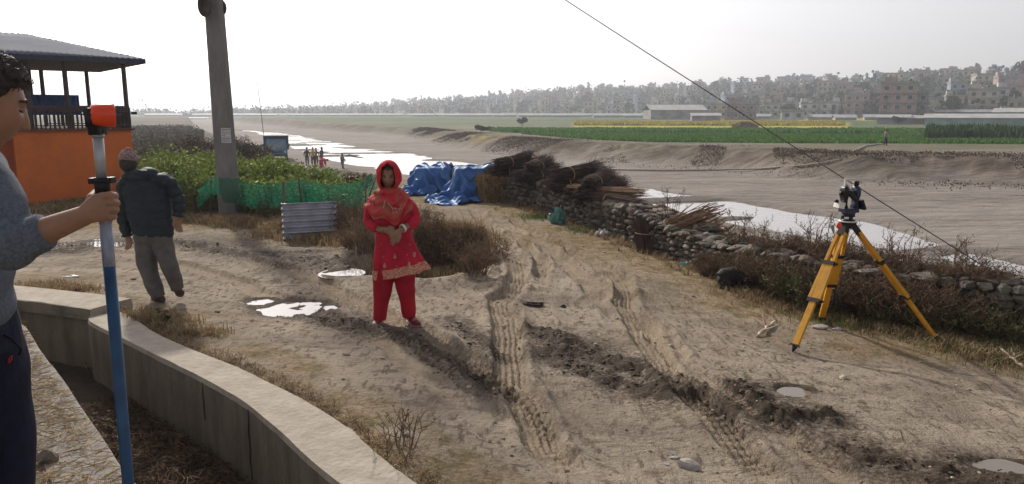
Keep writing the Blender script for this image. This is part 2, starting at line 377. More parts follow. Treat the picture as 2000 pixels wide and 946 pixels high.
def sticks(mb, P0, P1, r0, r1, m=0):      # many thin three-sided sticks
    P0 = np.asarray(P0, float); P1 = np.asarray(P1, float); n = len(P0); d = P1 - P0; L = np.linalg.norm(d, axis=1, keepdims=True) + 1e-9; d = d / L
    ref = np.where(np.abs(d[:, 2:3]) > .9, np.array([[1., 0, 0]]), np.array([[0, 0, 1.]])); x = np.cross(d, ref); x /= np.linalg.norm(x, axis=1, keepdims=True) + 1e-9; y = np.cross(x, d)
    r0 = np.broadcast_to(np.asarray(r0, float), (n,))[:, None]; r1 = np.broadcast_to(np.asarray(r1, float), (n,))[:, None]
    V = []
    for P, r in ((P0, r0), (P1, r1)):
        for t in (0, 2.094, 4.189): V.append(P + x * r * math.cos(t) + y * r * math.sin(t))
    V = np.stack(V, 1).reshape(-1, 3); b = (np.arange(n) * 6)[:, None]
    F = np.concatenate([b + np.array([[j, (j + 1) % 3, (j + 1) % 3 + 3, j + 3]]) for j in range(3)])
    mb.add(V, F, m); T = np.concatenate([b + np.array([[2, 1, 0]]), b + np.array([[3, 4, 5]])]); mb.f.setdefault(3, []).append((T + mb.n - len(V), m, False))
def leaves(mb, C, size, aspect=.5, m=0, upbias=0., rg=None):   # small diamond leaves
    rg = rg or rng; C = np.asarray(C, float); n = len(C)
    a = rg.normal(size=(n, 3)); a[:, 2] += upbias; a /= np.linalg.norm(a, axis=1, keepdims=True)
    b = rg.normal(size=(n, 3)); b = np.cross(a, b); b /= np.linalg.norm(b, axis=1, keepdims=True) + 1e-9
    s = np.broadcast_to(np.asarray(size, float), (n,))[:, None] * rg.uniform(.6, 1.3, (n, 1))
    V = np.stack([C - a * s * .5, C + b * s * aspect * .5, C + a * s * .5, C - b * s * aspect * .5], 1).reshape(-1, 3)
    mb.add(V, (np.arange(n) * 4)[:, None] + np.array([[0, 1, 2, 3]]), m)
# ------------------------------------------------------------------ ground sheet
def build_ground():
    a_in = np.arange(-46, 46.001, .1); a_out = np.concatenate([np.arange(46.5, 314, 2.0)])
    ang = np.radians(np.concatenate([a_in, a_out])); na = len(ang)
    rr = [1.0]
    while rr[-1] < 2300: rr.append(rr[-1] * (1.0065 if rr[-1] < 130 else 1.012))
    rr = np.array(rr); nr = len(rr)
    A, Q = np.meshgrid(ang, rr); X = Q * np.sin(A); Y = Q * np.cos(A)
    Z, M = terr(X.ravel(), Y.ravel(), True)
    V = np.stack([X.ravel(), Y.ravel(), Z], 1)
    i = np.arange(nr - 1)[:, None] * na; j = np.arange(na)[None, :]; j2 = (j + 1) % na
    F = np.stack([i + j, i + na + j, i + na + j2, i + j2], -1).reshape(-1, 4)
    mb = MB(); mb.add(V, F, 0, True)
    cz = H(0, 0); mb.add([(0, 0, cz)], np.zeros((0, 3), int)); c = mb.n - 1
    jj = np.arange(na); mb.f.setdefault(3, []).append((np.stack([np.full(na, c), jj, (jj + 1) % na], 1), 0, True))
    x, y = X.ravel(), Y.ravel(); r = M['r']
    terr_m = (1 - M['bed']) * (1 - M['up'])
    # dry grass: along the wall foot, gully, pole, drain edge
    n1 = fbm(x * .9, y * .9, 4, 81); n2 = fbm(x * 3, y * 3, 3, 82)
    gr = np.exp(-((M['sE'] + .9) / 1.0) ** 2) * ss(-.6, .4, n1 + .3) * 1.1
    gr = np.maximum(gr, M['gull'])
    gr = np.maximum(gr, ss(.15, .5, 1 - np.abs(M['sR'] - .62) / .35) * .7 * ss(-.7, .3, n2))
    gr = np.maximum(gr, ss(12.6, 14, y + .12 * (x + 5) + .5 * n1) * ss(-1.2, -2.2, x))
    for (px, py, rx, ry, a) in [(452, 428, 1.8, .55, 1), (250, 400, 5, 2.2, .9), (640, 458, 1.6, .5, .9), (1500, 570, 1.3, .8, .9), (1150, 460, 2.2, 1.2, .7), (900, 420, 1.5, 2, .4), (100, 560, .9, .5, .6), (1850, 640, 1.6, .7, .8), (330, 640, .8, .3, .6), (90, 405, 2.5, 2, .7)]:
        p = GZ(px, py, -.1); q = np.hypot((x - p.x) / rx, (y - p.y) / ry); gr = np.maximum(gr, a * (1 - ss(.5, 1.3, q + .4 * n2)))
    gr = np.maximum(gr, ss(20, 27, r) * ss(-2, -8, x) ) * terr_m
    dr = M['drain']; bank = M['bank']
    gr = np.where(M['sR'] < 0, .35 + .3 * n2, gr); gr = np.clip(gr, 0, 1)
    mudm = np.clip(M['mud'], 0, 1); mudm = np.maximum(mudm, dr * (.75 + .3 * n2)); mudm = np.maximum(mudm, .0 * x)
    # far side crops by plan distance
    sF = M['sF']; up = M['up']; e = 3 * fbm(x * .03, y * .03, 2, 91); yy = y + .12 * x + e * .3
    px = M['az']
    green = ss(84, 86, yy) * (1 - ss(152, 156, yy)) * ss(9, 12, sF) * ss(905, 930, px)
    gap = ss(119, 121, yy) * (1 - ss(128, 130, yy)) * ss(1180, 1120, px - 1000 * 0) ; green = green * (1 - .85 * ss(118, 120, yy) * (1 - ss(127, 129, yy)) * (px < 1340) * (px > 1200))
    green = np.maximum(green, ss(160, 170, y) * (1 - ss(330, 360, r)) * .45 * ss(-.2, .5, vn(x * .012, y * .03, 92)) * ss(6, 10, sF))
    yel = ss(176, 180, yy) * (1 - ss(238, 246, yy)) * ss(1110, 1130, px) * (1 - ss(1640, 1660, px))
    yel = np.maximum(yel, .8 * ss(250, 260, y) * (1 - ss(300, 310, y)) * ss(1540, 1560, px) * (1 - ss(1690, 1700, px)))
    yel = np.maximum(yel, .6 * ss(95, 100, y) * (1 - ss(112, 116, y)) * ss(915, 925, px) * (1 - ss(985, 1000, px)))
    green = np.maximum(green, .85 * ss(165, 200, y) * (1 - ss(.3, .6, vn(x * .01, y * .025, 94)) * .5) * ss(4, 8, sF))
    green = green * (1 - yel)
    scrub = (np.exp(-((sF + .5) / 5.5) ** 2) * ss(-.5, .4, fbm(x * .15, y * .15, 3, 93) + .2)) 
    heath = ss(21, 28, r) * ss(-2, -9, x) * terr_m; scrub = np.maximum(scrub * up, heath)
    wood = np.clip((M['k'] > 0) * ss(.0, .1, M['k']), 0, 1); wood = np.maximum(wood, ss(22, 30, r) * ss(-2, -8, x) * terr_m * .9)
    me_cols1 = np.stack([mudm, gr, M['bed'], np.ones_like(x)], 1).astype(np.float32)
    me_cols2 = np.stack([green * up, yel * up, np.clip(up, 0, 1), np.ones_like(x)], 1).astype(np.float32)
    me_cols3 = np.stack([np.clip(scrub, 0, 1), M['wet'], wood, np.ones_like(x)], 1).astype(np.float32)
    me_cols4 = np.stack([M['rut'], np.zeros_like(x), np.zeros_like(x), np.ones_like(x)], 1).astype(np.float32)
    # material
    m = bpy.data.materials.new("ground_dirt"); m.use_nodes = True; N, L = nodes(m); b = N["Principled BSDF"]; b.inputs["Specular IOR Level"].default_value = .12
    tc = N.new("ShaderNodeTexCoord")
    def noise(scale, det=6, stretch=None, rgh=.55):
        n = N.new("ShaderNodeTexNoise"); n.inputs["Scale"].default_value = scale; n.inputs["Detail"].default_value = det; n.inputs["Roughness"].default_value = rgh
        s = tc.outputs["Object"]
        if stretch:
            mp = N.new("ShaderNodeMapping"); mp.inputs["Scale"].default_value = stretch[:3]; mp.inputs["Rotation"].default_value = (0, 0, stretch[3]); L.new(s, mp.inputs[0]); s = mp.outputs[0]
        L.new(s, n.inputs["Vector"]); return n.outputs[0]
    def rmp(src, a, b_, lo=0., hi=1.):
        q = N.new("ShaderNodeMapRange"); q.inputs[1].default_value = a; q.inputs[2].default_value = b_; q.inputs[3].default_value = lo; q.inputs[4].default_value = hi; L.new(src, q.inputs[0]); return q.outputs[0]
    def mix(fac, a, b_):
        q = N.new("ShaderNodeMix"); q.data_type = 'RGBA'
        if isinstance(fac, (int, float)): q.inputs[0].default_value = fac
        else: L.new(fac, q.inputs[0])
        for k, v in ((6, a), (7, b_)):
            if isinstance(v, tuple): q.inputs[k].default_value = (*v, 1)
            else: L.new(v, q.inputs[k])
        return q.outputs[2]
    def mth(op, a, b_):
        q = N.new("ShaderNodeMath"); q.operation = op
        for k, v in ((0, a), (1, b_)):
            if isinstance(v, (int, float)): q.inputs[k].default_value = v
            else: L.new(v, q.inputs[k])
        q.use_clamp = False; return q.outputs[0]
    def sep(nm):
        a = N.new("ShaderNodeAttribute"); a.attribute_name = nm; s = N.new("ShaderNodeSeparateColor"); L.new(a.outputs["Color"], s.inputs[0]); return s.outputs
    s1 = sep("za"); s2 = sep("zb"); s3 = sep("zc")
    nA = noise(.6, 5); nB = noise(5, 6); nC = noise(28, 6, None, .65); nS = noise(3.0, 6, (1, .35, 1, R(35)), .62); nF = noise(.03, 4)
    dirt = mix(rmp(nA, .35, .65), (.39, .325, .25), (.285, .24, .19))
    dirt = mix(rmp(nS, .52, .68, 0, .55), dirt, (.20, .155, .115))
    dirt = mix(rmp(nC, .55, .72, 0, .5), dirt, (.42, .345, .26))
    dirt = mix(rmp(nB, .55, .72, 0, .5), dirt, (.22, .17, .13))
    nD = noise(16, 8, (1, .33, 1, R(38)), .68); nE = noise(9, 8, (.4, 1, 1, R(-24)), .66)
    dirt = mix(rmp(nD, .52, .61, 0, .85), dirt, (.125, .095, .07))
    dirt = mix(rmp(nE, .55, .63, 0, .75), dirt, (.15, .115, .085))
    dirt = mix(rmp(noise(1.1, 6, (.45, 1, 1, R(-35)), .6), .5, .62, 0, .55), dirt, (.17, .135, .105))
    dirt = mix(rmp(noise(60, 5, None, .7), .52, .72, 0, .35), dirt, (.20, .16, .12))
    s4 = sep('zd'); dirt = mix(mth('MULTIPLY', s4[0], .65), dirt, mix(rmp(nC, .4, .65), (.36, .285, .205), (.26, .205, .15)))
    straw = mix(rmp(nC, .4, .62), (.34, .235, .125), (.12, .085, .05)); straw = mix(rmp(nB, .45, .6, 0, .6), straw, (.11, .10, .045))
    bed = mix(rmp(nB, .35, .65), (.275, .24, .21), (.195, .17, .15)); bed = mix(rmp(noise(1.2, 7, (.35, 1, 1, R(-28))), .48, .64, 0, .75), bed, (.14, .125, .115))
    bed = mix(rmp(noise(.12, 5, (.5, 1.6, 1, R(-25))), .45, .62, 0, .55), bed, (.32, .29, .26))
    bed = mix(rmp(noise(.9, 8, (.5, 1.3, 1, R(-22)), .72), .55, .66, 0, .7), bed, (.10, .085, .075))
    bed = mix(mth('MULTIPLY', s3[1], .75), bed, (.11, .10, .09))
    c = mix(mth('MULTIPLY', s1[1], rmp(nB, .25, .6, .35, 1.2)), dirt, straw)
    c = mix(s1[2], c, bed)
    grey = mix(rmp(noise(.25, 5, (.6, 1.8, 1, R(-8))), .4, .6), (.24, .20, .17), (.155, .13, .11))
    field = mix(rmp(nF, .4, .6), (.10, .12, .045), (.15, .14, .07))
    grey = mix(rmp(nF, .38, .55, 0, .6), grey, (.10, .11, .05))
    c = mix(s2[2], c, grey)
    gcol = mix(rmp(noise(.15, 5), .4, .62), (.065, .125, .025), (.04, .085, .022))
    c = mix(mth('MULTIPLY', s2[0], .95), c, gcol)
    c = mix(s2[1], c, mix(rmp(noise(.2, 4), .4, .6), (.42, .34, .04), (.25, .24, .04)))
    c = mix(mth('MULTIPLY', s3[0], rmp(noise(.5, 6), .36, .54)), c, (.085, .06, .04))
    c = mix(s3[2], c, mix(rmp(noise(.05, 6), .4, .6), (.06, .065, .04), (.13, .11, .08)))
    md = rmp(mth('ADD', s1[0], mth('MULTIPLY', mth('SUBTRACT', nC, .5), 1.1)), .22, .55)
    c = mix(mth('MULTIPLY', md, .93), c, mix(rmp(nB, .4, .65), (.045, .032, .022), (.085, .062, .045)))
    L.new(c, b.inputs["Base Color"])
    L.new(rmp(md, 0, 1, .97, .8), b.inputs["Roughness"])
    bp = N.new("ShaderNodeBump"); bp.inputs["Distance"].default_value = .045; bp.inputs["Strength"].default_value = 1
    hh = mth('ADD', mth('MULTIPLY', nC, .7), mth('ADD', mth('MULTIPLY', nS, 1.0), mth('ADD', mth('MULTIPLY', nD, -.5), mth('MULTIPLY', noise(90, 4), .25))))
    L.new(hh, bp.inputs["Height"])
    bp2 = N.new("ShaderNodeBump"); bp2.inputs["Distance"].default_value = .6; bp2.inputs["Strength"].default_value = .6
    L.new(mth('MULTIPLY', noise(.9, 7, (.6, 1.2, 1, R(-20))), mth('ADD', s1[2], s2[2])), bp2.inputs["Height"]); L.new(bp2.outputs[0], bp.inputs["Normal"])
    L.new(bp.outputs[0], b.inputs["Normal"])
    g = mb.build("ground", m); tag(g, kind="structure")
    for nm, cc in (("za", me_cols1), ("zb", me_cols2), ("zc", me_cols3), ("zd", me_cols4)):
        at = g.data.color_attributes.new(nm, 'FLOAT_COLOR', 'POINT'); full = np.concatenate([cc, np.zeros((1, 4), np.float32)]); at.data.foreach_set("color", full.ravel())
    return g
ground = build_ground()

def water_mat(name, c, rough, wave, wscale):
    m = bpy.data.materials.new(name); m.use_nodes = True; N, L = nodes(m); b = N["Principled BSDF"]
    b.inputs["Base Color"].default_value = (*c, 1); b.inputs["Roughness"].default_value = rough; b.inputs["Specular IOR Level"].default_value = .9; b.inputs["IOR"].default_value = 1.45
    tc = N.new("ShaderNodeTexCoord"); n = N.new("ShaderNodeTexNoise"); n.inputs["Scale"].default_value = wscale; n.inputs["Detail"].default_value = 4; L.new(tc.outputs["Object"], n.inputs["Vector"])
    bp = N.new("ShaderNodeBump"); bp.inputs["Distance"].default_value = wave; L.new(n.outputs[0], bp.inputs["Height"]); L.new(bp.outputs[0], b.inputs["Normal"])
    return m
def build_water():
    m = water_mat("river_water", (.30, .27, .25), .08, .02, 1.5)
    xs = []
    up = RIV_UP; lo = RIV_LO
    def resample(P, n):
        P = np.array(P); d = np.concatenate([[0], np.cumsum(np.hypot(*np.diff(P, axis=0).T))]); 
        t = np.linspace(0, 1, n) ** 1.6 * d[-1]; return np.stack([np.interp(t, d, P[:, k]) for k in (0, 1)], 1)
    n = 60; U = resample(up, n); O = resample(lo, n); V = []
    for i in range(n):
        d = U[i] - O[i]; L_ = np.linalg.norm(d) + 1e-6; e = d / L_ * (2.0 + L_ * .25)
        for t in np.linspace(0, 1, 5):
            p = (O[i] - e) * (1 - t) + (U[i] + e) * t; V.append((p[0], p[1], -2.70))
    F = [(i * 5 + j, (i + 1) * 5 + j, (i + 1) * 5 + j + 1, i * 5 + j + 1) for i in range(n - 1) for j in range(4)]
    mb = MB(); mb.add(V, F); tag(mb.build("river", m), kind="structure")
    pm = water_mat("puddle_water", (.16, .13, .10), .03, .002, 6)
    for (cx, cy, rx, ry) in PUDP:
        z0 = PZ[(cx, cy)]; mb = MB(); V = [(cx, cy, z0 - .006)]
        for k in range(32):
            t = 2 * math.pi * k / 32; V.append((cx + rx * 1.5 * math.cos(t), cy + ry * 1.5 * math.sin(t), z0 - .006))
        mb.add(V, [(0, 1 + k, 1 + (k + 1) % 32) for k in range(32)])
        tag(mb.build("puddle", pm), kind="structure")
build_water()

# haze
def build_haze():
    m = bpy.data.materials.new("haze"); m.use_nodes = True; N, L = nodes(m); N.remove(N["Principled BSDF"])
    v = N.new("ShaderNodeVolumePrincipled"); v.inputs["Density"].default_value = HAZE_D; v.inputs["Color"].default_value = (.86, .915, 1, 1); v.inputs["Anisotropy"].default_value = .35
    L.new(v.outputs[0], N["Material Output"].inputs["Volume"])
    mb = MB(); mb.box((0, 0, 32), (4700, 4700, 76)); tag(mb.build("haze", m), kind="stuff")
HAZE_D = .00062
build_haze()
# ------------------------------------------------------------------ materials of the place
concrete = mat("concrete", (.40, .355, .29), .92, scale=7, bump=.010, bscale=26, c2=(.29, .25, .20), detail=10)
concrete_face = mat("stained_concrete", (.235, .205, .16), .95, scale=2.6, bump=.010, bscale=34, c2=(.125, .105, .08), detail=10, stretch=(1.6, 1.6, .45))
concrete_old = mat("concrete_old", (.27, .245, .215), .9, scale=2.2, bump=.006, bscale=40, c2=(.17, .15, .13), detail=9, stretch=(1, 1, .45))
pole_conc = mat("pole_concrete", (.25, .235, .225), .9, scale=4, bump=.006, bscale=50, c2=(.16, .15, .145), detail=8, stretch=(1, 1, .3))
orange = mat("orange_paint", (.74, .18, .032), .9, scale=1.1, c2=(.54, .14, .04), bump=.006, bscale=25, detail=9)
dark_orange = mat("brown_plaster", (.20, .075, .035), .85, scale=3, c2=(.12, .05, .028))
brown_paint = mat("brown_paint", (.06, .035, .035), .6, var=.2)
roof_blue = mat("blue_roof_metal", (.12, .145, .20), .85, scale=1.2, c2=(.16, .175, .21), spec=.06)
blue_sheet = mat("blue_sheet_metal", (.03, .10, .28), .5, var=.15, metal=.2)
black_metal = mat("black_metal", (.02, .02, .022), .5, var=.2)
zinc = mat("zinc_sheet", (.50, .51, .58), .32, scale=4, c2=(.30, .31, .36), metal=.5, spec=.5)
stone = mat("field_stone", (.175, .15, .125), .95, scale=9, c2=(.09, .075, .06), island=.5, bump=.008, bscale=30)
mortar = mat("wall_earth", (.11, .085, .065), .95, scale=8, c2=(.06, .05, .04), bump=.02, bscale=20)
bark_dark = mat("dark_twigs", (.085, .055, .045), .9, island=.5, var=.2)
bark_brown = mat("brown_sticks", (.24, .145, .085), .85, island=.45, var=.2)
straw_m = mat("straw", (.34, .235, .11), .9, island=.35, var=.2)
drygrass_m = mat("dry_grass", (.30, .215, .12), .9, island=.4, var=.2, transl=.25)
twig_m = mat("weed_twigs", (.17, .115, .075), .9, island=.4, var=.2)
dryleaf_m = mat("dry_leaves", (.13, .085, .055), .9, island=.5, var=.2, transl=.25)
leaf_g = mat("green_leaves", (.145, .19, .04), .6, island=.4, var=.25, transl=.4)
leaf_dk = mat("dark_green_leaves", (.05, .08, .02), .65, island=.4, var=.25, transl=.25)
wood_post = mat("weathered_wood", (.16, .12, .085), .85, var=.25, stretch=(1, 1, .2), scale=14)
tarp_m = mat("blue_tarp", (.05, .15, .40), .5, scale=3, c2=(.09, .22, .48), bump=.012, bscale=8, spec=.25, transl=.1)
net_m = mat("green_net", (.012, .165, .095), .85, scale=2.5, c2=(.015, .10, .07), transl=.4, alpha=.64)
white_paint = mat("white_paint", (.75, .75, .74), .5, var=.05)
plastic_g = mat("green_plastic", (.16, .34, .30), .4, var=.2, bump=.01, bscale=14, transl=.3)
plastic_c = mat("cyan_plastic", (.22, .55, .55), .35, var=.2, bump=.01, bscale=18, transl=.3)
plastic_w = mat("white_plastic", (.6, .6, .6), .4, var=.1, bump=.01, bscale=20, transl=.2)
wire_m = mat("steel_wire", (.12, .11, .11), .5, metal=.5)

# ------------------------------------------------------------------ concrete drain
def resamp(P, step):
    P = np.array([tuple(p[:2]) for p in P], float); d = np.concatenate([[0], np.cumsum(np.hypot(*np.diff(P, axis=0).T))]); n = max(2, int(d[-1] / step) + 1)
    t = np.linspace(0, d[-1], n); return np.stack([np.interp(t, d, P[:, 0]), np.interp(t, d, P[:, 1])], 1)
def smooth_pl(P, it=2):
    P = np.array(P, float)
    for _ in range(it):
        Q = P.copy(); Q[1:-1] = .25 * P[:-2] + .5 * P[1:-1] + .25 * P[2:]; P = Q
    return P
def wall_strip(name, IN, OUT_w, ztop, zbot, material, wob=.006, topn=.006, seed=0, flip=1):
    """a wall extruded along its inner edge; OUT_w is the thickness"""
    P = smooth_pl(resamp(IN, .06), 14); T = np.gradient(P, axis=0); T /= np.linalg.norm(T, axis=1, keepdims=True); Nn = np.stack([T[:, 1], -T[:, 0]], 1) * flip
    rows = []
    prof = [(0.0, 'b'), (0.0, .35), (0.0, .7), (0.0, .93), (.012, 1.0), (.1, 1.0), (.2, 1.0), (.3, 1.0), (.4, 1.0), (.5, 1.0)]
    n = len(P); s = np.arange(n) * .06; w = OUT_w if np.ndim(OUT_w) else np.full(n, OUT_w)
    V = []
    for k, zf in enumerate([0, .2, .4, .6, .8, .95]):
        o = .006 * fbm(s * 1.2, np.full(n, zf * 2.), 3, 100 + seed) + .004 * vn(s * 7, np.full(n, zf * 9.), 101 + seed)
        q = P + Nn * o[:, None]; V.append(np.column_stack([q, zbot + (ztop - zbot) * zf + 0 * s]))
    for k, f in enumerate([.02, .2, .4, .6, .8, .95]):
        q = P + Nn * (w * f)[:, None] + (Nn * (wob * fbm(s * 2.2, np.full(n, f * 3), 3, 102 + seed))[:, None] if k in (0, 5) else 0)
        V.append(np.column_stack([q, ztop + topn * fbm(s * 3, np.full(n, f * 4), 3, 103 + seed)]))
    q = P + Nn * (w * 1.0 + .03 * fbm(s * 4, s * 0, 3, 104 + seed))[:, None]; V.append(np.column_stack([q, ztop - .02 + 0 * s])); V.append(np.column_stack([q, zbot + 0 * s]))
    K = len(V); V = np.stack(V, 1).reshape(-1, 3); F = [(i * K + j, i * K + j + 1, (i + 1) * K + j + 1, (i + 1) * K + j) for i in range(n - 1) for j in range(5, K - 1)]
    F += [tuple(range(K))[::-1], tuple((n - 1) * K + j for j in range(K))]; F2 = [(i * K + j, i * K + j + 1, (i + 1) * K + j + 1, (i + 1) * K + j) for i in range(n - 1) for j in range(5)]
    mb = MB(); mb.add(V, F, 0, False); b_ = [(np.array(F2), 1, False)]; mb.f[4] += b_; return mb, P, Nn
path_in = [(1.9, .35)] + R_IN[2:-4] + [(-4.05, 6.93)]
o_out = np.array(R_OUT, float); Pw = smooth_pl(resamp(path_in, .06), 14)
dwid, _, _, _ = pdist(Pw[:, 0], Pw[:, 1], R_OUT)
dw_root = empty("drain_wall", (0, 0, 0), "curved concrete drain wall with a broad pale top, sweeping past the feet of the man walking away to the bottom edge", "drain wall")
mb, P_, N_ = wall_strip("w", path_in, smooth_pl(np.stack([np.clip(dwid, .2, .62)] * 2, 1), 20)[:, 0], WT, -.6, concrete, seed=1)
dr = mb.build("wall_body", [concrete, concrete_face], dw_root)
# construction joints: thin dark mortar-filled grooves set in the inner face
jm = MB()
for i in range(20, len(P_) - 5, 1):
    pass
def face_strip(px, py0, py1, w_, jit=.0):
    a = GZ(px, py0, WT); dd, _, par, _ = pdist(np.array([a.x]), np.array([a.y]), [tuple(p) for p in P_]); i = int(par[0] / .06); i = min(max(i, 1), len(P_) - 2)
    p = P_[i]; nn = N_[i]; t = Vector((nn[1], -nn[0], 0))
    pts = []
    for k in range(10):
        f = k / 9; z = WT - .03 - f * (py1 - py0) / 160 * .55; o = jit * math.sin(k * 1.7)
        pts.append(Vector((p[0] - nn[0] * .004, p[1] - nn[1] * .004, z)) + t * o)
    jm.tube(pts, [w_ * (.6 + .4 * math.sin(3.1 * k / 9 + .05)) for k in range(10)], 5)
face_strip(358, 745, 830, .006, .004); face_strip(480, 787, 930, .007, .008)
jm.build("crack", mortar, dw_root)
e_root = empty("drain_end_wall", (0, 0, 0), "short raised concrete slab closing the drain beside the standing man's hip, weeds at its edge", "drain wall")
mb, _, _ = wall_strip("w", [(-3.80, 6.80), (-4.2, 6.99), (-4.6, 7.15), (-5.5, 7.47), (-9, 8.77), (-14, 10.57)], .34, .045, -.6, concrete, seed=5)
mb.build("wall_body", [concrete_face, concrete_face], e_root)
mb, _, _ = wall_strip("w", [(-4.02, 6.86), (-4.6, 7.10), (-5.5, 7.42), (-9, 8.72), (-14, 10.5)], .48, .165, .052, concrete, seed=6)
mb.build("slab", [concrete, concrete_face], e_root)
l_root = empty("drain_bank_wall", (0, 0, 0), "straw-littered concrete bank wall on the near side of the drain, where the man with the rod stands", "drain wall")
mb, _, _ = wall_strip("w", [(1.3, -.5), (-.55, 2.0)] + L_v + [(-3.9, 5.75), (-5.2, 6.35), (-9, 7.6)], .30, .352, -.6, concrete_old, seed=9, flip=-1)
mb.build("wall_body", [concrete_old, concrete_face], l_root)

# ------------------------------------------------------------------ stone wall
ROCKS = []
def _rocks():
    k, n = 9, 6
    for t_ in range(48):
        rg = np.random.default_rng(9000 + t_); a = math.pi * (.04 + .92 * np.arange(n + 1) / n) - math.pi / 2; t = 2 * math.pi * np.arange(k) / k
        d = np.stack([np.cos(a)[:, None] * np.cos(t), np.cos(a)[:, None] * np.sin(t), np.sin(a)[:, None] + 0 * t], -1).reshape(-1, 3)
        # cut by random planes for a broken, angular block
        r = np.full(len(d), 1.35)
        for _ in range(11):
            u = rg.normal(size=3); u /= np.linalg.norm(u); h = rg.uniform(.78, 1.12); c = d @ u; r = np.where(c > .05, np.minimum(r, h / np.maximum(c, .05)), r)
        q = d * (r + rg.normal(0, .025, len(d)))[:, None]; ROCKS.append(q)
    F = [(i * k + j, i * k + (j + 1) % k, (i + 1) * k + (j + 1) % k, (i + 1) * k + j) for i in range(n) for j in range(k)]
    return np.array(F), np.array([list(range(k))[::-1]]), np.array([[n * k + j for j in range(k)]])
RF, RC0, RC1 = _rocks()
def rock(mb, c, r, seed, m=0, rz=0, sub=2):
    q = ROCKS[seed % 48] * np.array(r, float) * .92; ca, sa = math.cos(rz), math.sin(rz)
    V = np.stack([c[0] + q[:, 0] * ca - q[:, 1] * sa, c[1] + q[:, 0] * sa + q[:, 1] * ca, c[2] + q[:, 2]], 1)
    mb.add(V, RF, m); b = mb.n - len(V); mb.f.setdefault(9, []).append((np.concatenate([RC0, RC1]) + b, m, False))
RWs = smooth_pl(resamp([(-.9, 19.4)] + RW, .2), 2)
def build_stone_wall():
    P = RWs; T = np.gradient(P, axis=0); T /= np.linalg.norm(T, axis=1, keepdims=True); Nn = np.stack([-T[:, 1], T[:, 0]], 1)   # towards the river
    dist = np.arange(len(P)) * .2; total = dist[-1]
    ys = P[:, 1]
    hgt = np.interp(ys, [6, 8, 10, 11, 12, 13, 15, 17, 19], [.56, .56, .44, .42, .55, .60, .62, .66, .66])
    gz = np.array([H(p[0], p[1]) for p in P])
    root = empty("dry_stone_wall", (0, 0, 0), "long low dry stone wall between the dirt track and the river, piled with firewood", "stone wall")
    core = MB(); rings = []
    for i in range(len(P)):
        p, n = P[i], Nn[i]; z0 = gz[i] - .3; zt_ = gz[i] + hgt[i] - .05
        rings.append([(p[0] + n[0] * .10, p[1] + n[1] * .10, z0), (p[0] + n[0] * .12, p[1] + n[1] * .12, zt_), (p[0] + n[0] * .45, p[1] + n[1] * .45, zt_ + .02), (p[0] + n[0] * .78, p[1] + n[1] * .78, zt_ - .02), (p[0] + n[0] * 1.0, p[1] + n[1] * 1.0, z0 - 1.4)])
    core.loft(rings, 0, True, False); core.build("earth_core", mortar, root)
    st = MB(); rg = np.random.default_rng(3); sd = 0
    s = 0.
    nrow = 6
    for row in range(nrow):
        s = rg.uniform(0, .1)
        while s < total:
            f = s / .2; i = min(int(f), len(P) - 2); u = f - i; p = P[i] * (1 - u) + P[i + 1] * u; n = Nn[i]; h = hgt[i]
            wlen = rg.uniform(.07, .22) * (1 + .35 * (P[i][1] < 10)); hh = h / nrow
            z = gz[i] + hh * (row + .5) + rg.uniform(-.02, .02)
            rock(st, (p[0] + n[0] * (.10 + rg.uniform(-.03, .02)), p[1] + n[1] * (.10 + rg.uniform(-.03, .02)), z), (wlen * rg.uniform(.46, .6), rg.uniform(.08, .13), hh * rg.uniform(.42, .8)), sd, 0, math.atan2(T[i][1], T[i][0]) + rg.uniform(-.35, .35)); sd += 1
            s += wlen * rg.uniform(.93, 1.1)
    for k in range(520):      # flat stones and earth on top
        i = rg.integers(0, len(P) - 1); p, n = P[i], Nn[i]; o = rg.uniform(.12, .85)
        if P[i][1] > 14.5 and rg.random() < .5: continue
        rock(st, (p[0] + n[0] * o, p[1] + n[1] * o, gz[i] + hgt[i] - .03 + rg.uniform(-.03, .03)), (rg.uniform(.05, .16), rg.uniform(.05, .12), rg.uniform(.02, .05)), sd, 0, rg.uniform(0, 3)); sd += 1
    st.build("stones", stone, root)
    return P, Nn, gz, hgt
WP, WN, WG, WH = build_stone_wall()
def wall_at(px, back=.4, dz=0):          # point on the wall top at a pixel column
    best = None
    for i in range(len(WP)):
        q = WP[i] + WN[i] * back; c = 1000 + FOC * q[0] / (q[1] * cP + (CAMZ - 0) * sP)
        d = abs(c - px)
        if best is None or d < best[0]: best = (d, i, q)
    _, i, q = best
    return Vector((q[0], q[1], WG[i] + WH[i] + dz)), i

